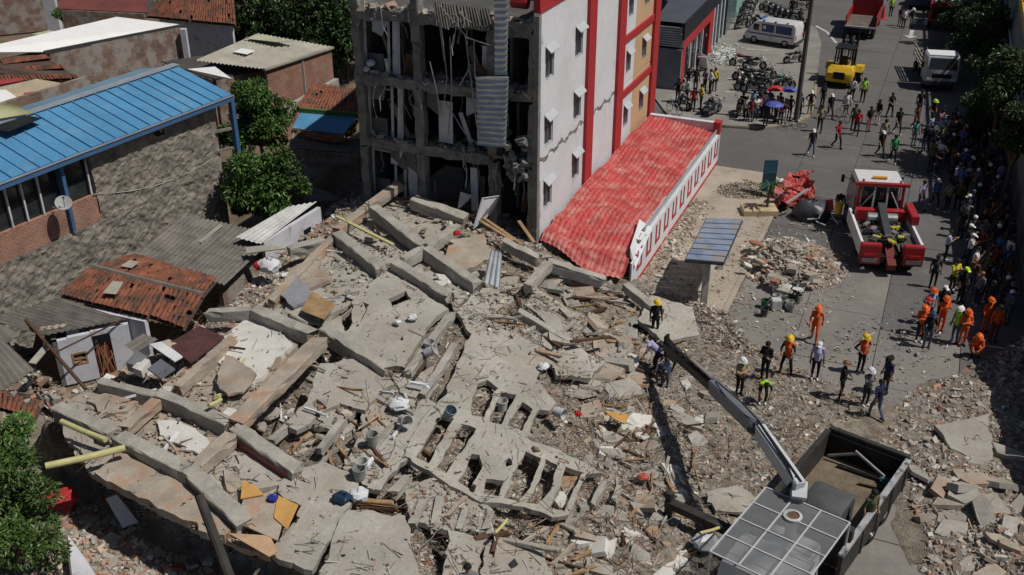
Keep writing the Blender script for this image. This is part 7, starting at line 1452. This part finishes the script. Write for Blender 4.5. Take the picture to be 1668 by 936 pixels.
    for sx in (-1, 1): body.box(hd+fw*.088+Vector((sx*.034, 0, 0))+up*.012, (.022, .012, .01))
    body.box(hd+fw*.086-up*.05, (.045, .012, .008)); me = body.mesh('person_body', [WPLAST]*7, smooth=False, fixn=False); me.polygons.foreach_set('use_smooth', [True]*len(me.polygons))
    hm = {}
    rot = Matrix((fw.cross(up), fw, up)).transposed(); base = hd+up*.03
    for nm, spec in (('hair', (.108, .116, .105, -.15)), ('helmet', (.135, .16, .125, -.05)), ('cap', (.112, .12, .09, 0.))):
        q = MB(); q.ell(Vector((0, -.008, .018 if nm != 'helmet' else .02)), spec[:3], 14, 6, zmin=spec[3])
        if nm == 'helmet': q.lathe((0, 0, .012), [(.135, .0), (.165, -.008), (.165, .0), (.13, .02)], 14, False); q.v = [Vector((v.x, v.y*1.12, v.z)) for v in q.v]; q.box((0, -.01, .135), (.03, .25, .025))
        if nm == 'cap': q.add([(-.08, .09, .03), (.08, .09, .03), (.06, .2, .005), (-.06, .2, .005), (-.08, .09, .015), (.08, .09, .015), (.06, .2, -.008), (-.06, .2, -.008)], [(0,1,2,3),(7,6,5,4),(0,4,5,1),(1,5,6,2),(2,6,7,3),(3,7,4,0)])
        if nm == 'hair': q.v = [Vector((v.x, v.y-.012, v.z)) for v in q.v]
        q.v = [rot@v+base for v in q.v]; hm[nm] = q.mesh(nm, BLACK, smooth=True)
    return me, hm, J
PEOPLE = {k: build_person(k) for k in POSES}
SKIN = [mat('skin_a', (.33, .19, .12), .6, .1, 6, .02), mat('skin_b', (.24, .13, .08), .6, .1, 6, .02), mat('skin_c', (.17, .09, .055), .6, .1, 6, .02)]
CLO = {'black': (.012,.012,.014), 'dark': (.03,.03,.035), 'navy': (.02,.03,.07), 'white': (.62,.62,.64), 'grey': (.17,.17,.18), 'red': (.38,.025,.03), 'yellow': (.55,.46,.05), 'orange': (.62,.10,.025), 'green': (.03,.25,.09), 'lime': (.34,.62,.06), 'blue': (.06,.11,.30), 'lightblue': (.25,.36,.55), 'jeans': (.07,.10,.17), 'lav': (.38,.37,.55), 'khaki': (.26,.22,.14), 'olive': (.09,.10,.05), 'pink': (.45,.20,.24), 'purple': (.16,.05,.16), 'brown': (.12,.06,.035), 'teal': (.06,.2,.2), 'maroon': (.16,.02,.03)}
def cl(n): return mat('cloth_'+n, CLO[n], .85, .25, 7, .1, 14)
HATC = {'y': (.72,.48,.02), 'o': (.75,.13,.02), 'w': (.72,.72,.72), 'k': (.012,.012,.012), 'b': (.03,.05,.12), 'l': (.5,.75,.05), 'r': (.4,.03,.03), 'br': (.18,.09,.04)}
def person(px, py, pose, ang, top, leg, label, head='hair', hc='k', z=None, long=False, group=None, vest=None, sc=None, pack=None):
    p = P(px, py, z) if z is not None else gp(px, py); me, hm, J = PEOPLE[pose]; sk = random.choice(SKIN); s_ = sc or random.uniform(.95, 1.04)
    o = inst('person', me, p, (0, 0, R(ang)), (s_,)*3, mats=[sk, cl(vest or top), cl(top), cl(top) if long else sk, cl(leg), cl('black' if random.random() < .75 else 'white'), BLACK]); tag(o, label, 'person', group)
    h = inst(head, hm[head], (0, 0, 0), parent=o, mats=[mat('hat_'+hc, HATC[hc], .45 if head == 'helmet' else .8, .1, 4, .02)])
    if pack:
        m_ = MB(); c = J['ch']; m_.ell((0, c.y-.2, c.z+.0), (.14, .1, .2), 10, 6); lpart('backpack', m_, cl(pack), o, smooth=True)
    return o
random.seed(21)
# workers and rescuers on and beside the rubble
person(1066,547,'stand',190,'black','black','person in black with yellow helmet standing on the dusty slab','helmet','y',long=True)
person(1325,556,'walk',160,'orange','orange','person in orange overalls and orange helmet walking alone on the street','helmet','o',0,True)
person(1279,609,'wide',150,'dark','black','person in orange vest and yellow helmet stepping on the rubble edge','helmet','y',vest='orange')
person(1326,617,'stand',170,'lav','black','person in pale lavender shirt and grey hat beside the rubble','cap','w',vest='lav')
person(1203,644,'cross',200,'khaki','black','person in beige shirt and white helmet behind the boom','helmet','w')
person(1241,657,'bend',175,'black','black','person in lime safety vest bending over the rubble','hair','k',vest='lime')
person(1244,618,'cross',140,'black','black','person all in black behind the lime-vested worker',long=True)
person(1082,630,'bend',150,'lav','jeans','person in pale shirt bending near the boom tip',vest='lav'); person(1067,600,'bend',60,'lav','navy','person in lavender shirt bent double under the boom tip')
person(1400,606,'hips',200,'dark','black','person in orange-red vest and yellow helmet in the group of five','helmet','y',vest='orange',z=.03)
person(1368,648,'wide',250,'black','black','person in black suit with brown helmet and lime cuffs in the group','helmet','br',long=True); person(1408,660,'phone',200,'grey','dark','person in grey shirt and white helmet seen from behind in the group','helmet','w',long=True)
person(1440,640,'stand',110,'navy','dark','person in navy with black helmet standing beside the grey-shirted person','helmet','k',z=.03); person(1425,682,'walk',20,'navy','jeans','person in dark clothes standing below the group in jeans','hair','k')
person(1410,870,'stand',200,'olive','black','person in olive shirt standing in the dump bed','hair','k',z=1.12)
person(764,1002,'stand',10,'grey','dark','person whose dark head shows above the front slab','hair','k',z=1.9)
# rescuers beside the wall
person(1509,528,'hips',200,'lightblue','navy','person in light blue shirt and orange helmet behind the orange rescuers','helmet','o',0); person(1500,545,'stand',230,'orange','orange','person in orange overalls and red helmet at the head of the rescuers','helmet','r',0,True)
person(1496,556,'cross',160,'orange','dark','person in orange overalls with reflective bands beside the jeans wearer','helmet','o',0,True); person(1508,566,'stand',170,'black','jeans','person in black shirt, blue helmet and jeans with backpack','helmet','b',0,pack='dark')
person(1530,540,'phone',190,'orange','orange','person in orange overalls and orange helmet between two groups','helmet','o',0,True); person(1553,558,'stand',120,'jeans','jeans','person in lime vest, white helmet and blue jeans','helmet','w',0,vest='lime'); person(1565,562,'cross',180,'orange','orange','person in orange overalls facing the lime-vested one','helmet','o',0,True)
person(1588,580,'crouch',150,'orange','orange','person in orange overalls sitting at the shadow edge','helmet','o',0,True); person(1602,540,'stand',200,'orange','orange','person in orange overalls standing in the wall shade','helmet','o',0,True); person(1616,556,'stand',180,'orange','maroon','person in dull orange deep in the wall shade',z=0,long=True)
person(1528,520,'stand',200,'black','black','person in black shirt with grey cap behind the rescuers','cap','w',0); person(1518,468,'stand',170,'dark','dark','person in dark clothes standing alone behind the tow truck',z=0); person(1548,478,'phone',200,'yellow','dark','person in bright yellow shirt at the shadow edge',z=0); person(1562,492,'stand',200,'black','black','person in black with lime cap beside the yellow shirt','cap','l',0)
person(1538,425,'phone',250,'lav','black','person in white shirt and black shorts beside the tow truck',z=0); person(1574,432,'phone',240,'white','dark','person in white shirt and cap at the shadow edge','cap','w',0)
person(1497,342,'walk',200,'lav','jeans','person in grey-white shirt and jeans walking beside the tow truck',z=0); person(1520,338,'walk',190,'blue','dark','person in blue jacket and white cap walking in the street','cap','w',0,True); person(1540,345,'hips',200,'khaki','black','person in beige shirt with hands raised beside the blue jacket','hair','k',0); person(1553,312,'phone',220,'lav','dark','person in bright lavender shirt at the edge of the crowd',z=0)
person(1366,346,'bend',160,'black','dark','person in black carrying a yellow tank beside the tow truck','hair','k',0)
m_ = MB(); c = P(1366, 343, .75)+Vector((-.1, -.25, 0)); m_.cyl(c, c+Vector((0, 0, .55)), .2, .2, 12); solo('yellow_container', m_, mat('yellow_plastic', (.62, .36, .02), .5), 'yellow container carried beside the tow truck', 'container')
# people spread over the street
SPR = [(1386,165,'stand',120,'white','black','person in white vest beside the lime police jacket','hair','k',0),(1404,166,'stand',170,'lime','black','person in lime jacket standing in the street','hair','k',0),(1318,186,'hips',190,'black','khaki','person in black with white cap on the plaza kerb','cap','w',.1),(1338,176,'stand',190,'black','black','person in black near the forklift wheel',),
       (1350,193,'walk',200,'black','dark','person in black with white cap left of the bicycle holder','cap','w'),(1334,214,'walk',180,'khaki','black','person in checked shirt walking from the kerb'),(1376,190,'stand',180,'white','grey','person in white shirt holding a bicycle'),(1389,210,'stand',170,'olive','dark','person in olive shirt beside the red-shirted one'),
       (1394,219,'walk',170,'red','dark','person in red shirt walking in a row of four'),(1413,214,'stand',190,'black','pink','person in black vest and pink trousers'),(1428,203,'stand',120,'black','white','person in black top and white trousers'),(1448,190,'wide',190,'black','black','person in dark suit with bag in mid street'),(1460,218,'walk',200,'black','dark','person in black with white shoes in mid street'),
       (1362,241,'walk',220,'red','black','person in bright red shirt with a green bag'),(1320,253,'walk',180,'black','jeans','person in black shirt and white cap nearest the palm','cap','w'),(1432,255,'walk',190,'black','dark','person in black with white cap beside the green shirt','cap','w'),(1437,238,'stand',160,'khaki','khaki','person in cream shirt before the green shirt'),(1452,265,'walk',180,'green','black','person in green shirt with a bag'),
       (1495,188,'stand',190,'black','jeans','person in black shirt and pale jeans at the crowd edge'),(1490,210,'walk',190,'brown','dark','person in brown shirt at the crowd edge'),(1487,237,'stand',190,'teal','grey','person in teal shirt at the crowd edge'),(1516,205,'hips',220,'black','dark','person in black with lime helmet at the crowd edge','helmet','l'),(1529,218,'phone',200,'pink','dark','person in pink patterned shirt at the crowd edge'),(1512,228,'stand',220,'lightblue','dark','person in sky blue shirt in the crowd'),
       (1536,232,'stand',210,'white','dark','person in white shirt leaning in the crowd'),(1548,228,'stand',200,'red','dark','person in red shirt in the crowd'),(1557,230,'phone',210,'white','maroon','person in white and red shirt in the crowd'),(1288,27,'stand',180,'black','black','person in black beside the van tail',),(1310,64,'stand',190,'black','dark','person in black standing behind the ambulance van','hair','k',.1),(1301,44,'stand',190,'dark','dark','person in dark clothes behind the ambulance roof','hair','k',.1),
       (1450,26,'stand',180,'lime','black','person in lime vest beside the traffic cone'),(1464,42,'stand',190,'black','grey','person in white shirt in the far group of three'),(1470,46,'stand',180,'white','dark','person in white top in the far group of three'),(1483,44,'stand',180,'dark','grey','person with white helmet in the far group','helmet','w'),(1383,95,'stand',190,'black','black','person in black behind the forklift'),(1494,118,'stand',180,'maroon','dark','person in maroon beside the flatbed truck'),(1499,120,'stand',160,'maroon','dark','person in dark red leaning on the flatbed truck'),(1300,193,'stand',190,'navy','black','person in navy leaning on the utility pole','hair','k',.1)]
for q in SPR:
    q = list(q)+[None]*(9-len(q)); person(q[0], q[1], q[2], q[3]+random.uniform(-15, 15), q[4], q[5], q[6], q[7] or 'hair', q[8] if isinstance(q[8], str) else 'k', q[9] if len(q) > 9 else 0.0 if q[1] > 200 or q[0] > 1330 else .1)
# onlookers on the plaza corner
PLZ = [(1214,196,'white','black'),(1222,198,'maroon','grey'),(1230,196,'white','dark'),(1236,192,'pink','navy'),(1246,205,'navy','dark'),(1262,198,'black','dark'),(1270,202,'purple','dark'),(1276,200,'black','white'),(1284,196,'black','dark'),(1243,190,'white','dark'),(1254,192,'blue','dark'),(1208,188,'black','grey'),(1268,190,'brown','dark'),(1250,186,'grey','dark'),(1226,186,'lightblue','dark'),(1236,182,'dark','dark')]
for i, (x, y, t, l) in enumerate(PLZ): person(x, y, random.choice(['stand', 'hips', 'cross', 'phone', 'stand']), random.uniform(120, 230), t, l, 'onlooker in %s top standing close in the crowd at the plaza kerb' % t, group='onlookers at the plaza kerb', z=.1, sc=random.uniform(.92, 1.03))
for (x, y, t, l, lab) in ((1128,181,'red','black','person in red shirt beside the motorcycle at the annex end'),(1141,178,'yellow','dark','person in yellow-green shirt beside the red shirt'),(1163,148,'yellow','black','person in yellow shirt on the paving behind the parked motorcycles'),(1147,150,'grey','dark','person in grey shirt before the red shop'),(1132,150,'black','dark','person in black before the red shop door'),(1120,148,'black','white','person in dark top at the red shop pillar'),(1118,166,'white','dark','person in white shirt at the red shop pillar'),(1110,168,'grey','dark','person in grey top near the white bicycle'),(1103,166,'black','dark','person in black near the white bicycle'),(1156,152,'white','dark','person with white helmet near the yellow shirt'),(1135,118,'maroon','dark','person in dark red at the red shop door')):
    person(x, y, random.choice(['stand', 'hips', 'cross', 'stand']), random.uniform(60, 260), t, l, lab, z=.1)
# crowd in the wall's shade
random.seed(44); CR = ['black', 'dark', 'navy', 'grey', 'black', 'dark', 'jeans', 'blue', 'white', 'maroon', 'brown', 'olive', 'lav', 'black', 'dark']; placed = []
cw = [(1498,246),(1506,262),(1520,250),(1500,275),(1540,300),(1560,380),(1572,470),(1590,520),(1640,530),(1650,470),(1640,400),(1630,330),(1622,270),(1610,220),(1580,200),(1545,210)]
tries = 0
while len(placed) < 96 and tries < 6000:
    tries += 1; x, y = random.uniform(1495, 1660), random.uniform(205, 540)
    if not inpoly(np.array([x]), np.array([y]), cw)[0]: continue
    p = P(x, y, 0)
    if any((p-q).length < .55 for q in placed): continue
    placed.append(p); t = random.choice(CR); person(x, y, random.choice(['stand', 'hips', 'cross', 'phone', 'stand', 'oneup']), random.uniform(100, 240), t, random.choice(['black', 'dark', 'jeans', 'navy']), 'onlooker in %s top in the dense crowd in the shade of the tall wall' % t, random.choice(['hair', 'hair', 'hair', 'cap']), random.choice(['k', 'k', 'br', 'w', 'b']), 0, group='crowd in the shade of the tall wall')
# ---------------------------------------------------------------- trees
def tree(name, label, base, crown, rad, n, leaf, m, group=None, blobs=9, seed=1, trunk=.16, squash=.85, droop=.35, cat='tree', lc=None):
    rnd = np.random.default_rng(seed); random.seed(seed); base = Vector(base); cen = Vector(crown); root = thing(name, label, cat, base, group=group); t = MB()
    bl = []; sq = (rnd.uniform(.8, 1.1), rnd.uniform(.8, 1.1), rnd.uniform(.75, 1.1))
    for k in range(blobs):
        d = Vector((rnd.normal()*sq[0], rnd.normal()*sq[1], rnd.normal()*sq[2])); d = d*(1/max(.6, d.length)); bl.append((cen+d*rad*rnd.uniform(.25, .95), rad*rnd.uniform(.14, .36)))
    fork = base.lerp(cen, .55); t.tube([base, base.lerp(fork, .5)+Vector((.08, .05, 0)), fork], [trunk, trunk*.85, trunk*.7], 8)
    for c, r_ in bl: t.tube([fork, fork.lerp(c, .5)+Vector((rnd.normal()*.1, rnd.normal()*.1, .15)), c], [trunk*.55, trunk*.3, trunk*.1], 5)
    part('trunk', t, BARK, root)
    bi = rnd.integers(0, blobs, n); C = np.array([tuple(b[0]) for b in bl])[bi]; Rr = np.array([b[1] for b in bl])[bi]; D = rnd.normal(size=(n, 3)); D /= np.linalg.norm(D, axis=1)[:, None]
    Pn = C+D*(Rr*rnd.uniform(.45, 1.08, n)**.6)[:, None]*np.array([1, 1, squash]); o = D+rnd.normal(size=(n, 3))*.6; o[:, 2] -= droop; o /= np.linalg.norm(o, axis=1)[:, None]; up = np.array([0, 0, 1.])+rnd.normal(size=(n, 3))*.5; sd = np.cross(o, up); sd /= np.linalg.norm(sd, axis=1)[:, None]; nn = np.cross(sd, o)
    L = leaf*rnd.uniform(.6, 1.3, n)[:, None]; Wd = L*.2; V = np.stack([Pn, Pn+o*L*.5+sd*Wd+nn*L*.05, Pn+o*L-nn*L*.12, Pn+o*L*.5-sd*Wd+nn*L*.05], 1).reshape(-1, 3)-np.array(base)
    q = np.arange(n*4).reshape(n, 4); me = bpy.data.meshes.new('crown'); me.from_pydata(V.tolist(), [], q.tolist()); tone = rnd.normal(0, .28, blobs)[bi]+rnd.normal(0, .3, n); yel = rnd.random(n) < .12; cl_ = np.array(lc or (.055, .115, .025))[None]*np.exp(tone)[:, None]; cl_[yel] *= np.array([1.9, 1.5, 1.2]); ca = me.color_attributes.new('col', 'FLOAT_COLOR', 'POINT'); ca.data.foreach_set('color', np.concatenate([np.repeat(cl_, 4, 0), np.ones((n*4, 1))], 1).astype(np.float32).ravel()); me.materials.append(LEAFA); cr = bpy.data.objects.new('crown', me); COL.objects.link(cr); cr.parent = root; tag(cr, kind='stuff'); return root
def ground_tree(name, label, px, py, zc, rad, n, leaf, m, zb=0, **k):
    c = P(px, py, zc); return tree(name, label, (c.x, c.y, zb), c, rad, n, leaf, m, **k)
ground_tree('mango_tree', 'dense dark green mango tree beside the rough wall', 424, 300, 3.3, 2.2, 14000, .24, LEAFA, seed=3, blobs=34)
ground_tree('mango_tree', 'lighter mango tree behind the blue roof post', 420, 192, 3.6, 1.95, 10000, .25, LEAFA, seed=4, blobs=30)
ground_tree('shade_tree', 'big leafy tree overhanging the yellow pipe and brick rubble', 2, 830, 2.6, 2.2, 17000, .17, mat('leaf_bright', (.075, .15, .03), .5, .4, 1.8, 0, stain=((.15, .22, .05), 3., .58, .7)), seed=5, lc=(.06, .11, .028), blobs=40, droop=.1)
ground_tree('shade_tree', 'lower leafy branch of the tree beside the fallen tiles', -10, 745, 2.2, 1.6, 8000, .16, LEAFA, seed=15, blobs=20, droop=.1)
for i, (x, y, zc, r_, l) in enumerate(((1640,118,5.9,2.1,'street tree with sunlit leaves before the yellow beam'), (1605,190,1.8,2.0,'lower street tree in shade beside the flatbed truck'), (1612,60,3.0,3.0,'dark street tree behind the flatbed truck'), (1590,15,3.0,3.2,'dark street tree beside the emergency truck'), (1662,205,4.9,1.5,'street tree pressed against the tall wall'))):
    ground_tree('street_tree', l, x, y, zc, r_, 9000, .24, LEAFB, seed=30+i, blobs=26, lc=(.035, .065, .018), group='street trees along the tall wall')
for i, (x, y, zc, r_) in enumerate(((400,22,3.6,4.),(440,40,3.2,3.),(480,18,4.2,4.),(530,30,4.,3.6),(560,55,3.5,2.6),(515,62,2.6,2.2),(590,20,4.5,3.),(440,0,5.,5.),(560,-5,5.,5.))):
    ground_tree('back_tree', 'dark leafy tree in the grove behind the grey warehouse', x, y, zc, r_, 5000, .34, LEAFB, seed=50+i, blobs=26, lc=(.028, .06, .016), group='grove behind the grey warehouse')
for i, (x, y, zc, r_, l) in enumerate(((104,24,2.4,1.6,'bush behind the white pillar'),(560,195,1.4,1.2,'bush between the blue lean-to and the frame'),(470,150,2.2,1.6,'tree by the brick warehouse wall'),(375,215,2.2,1.3,'low branch behind the blue post'))):
    ground_tree('bush', l, x, y, zc, r_, 2600, .2, LEAFB, seed=70+i, blobs=6, trunk=.07, cat='bush')
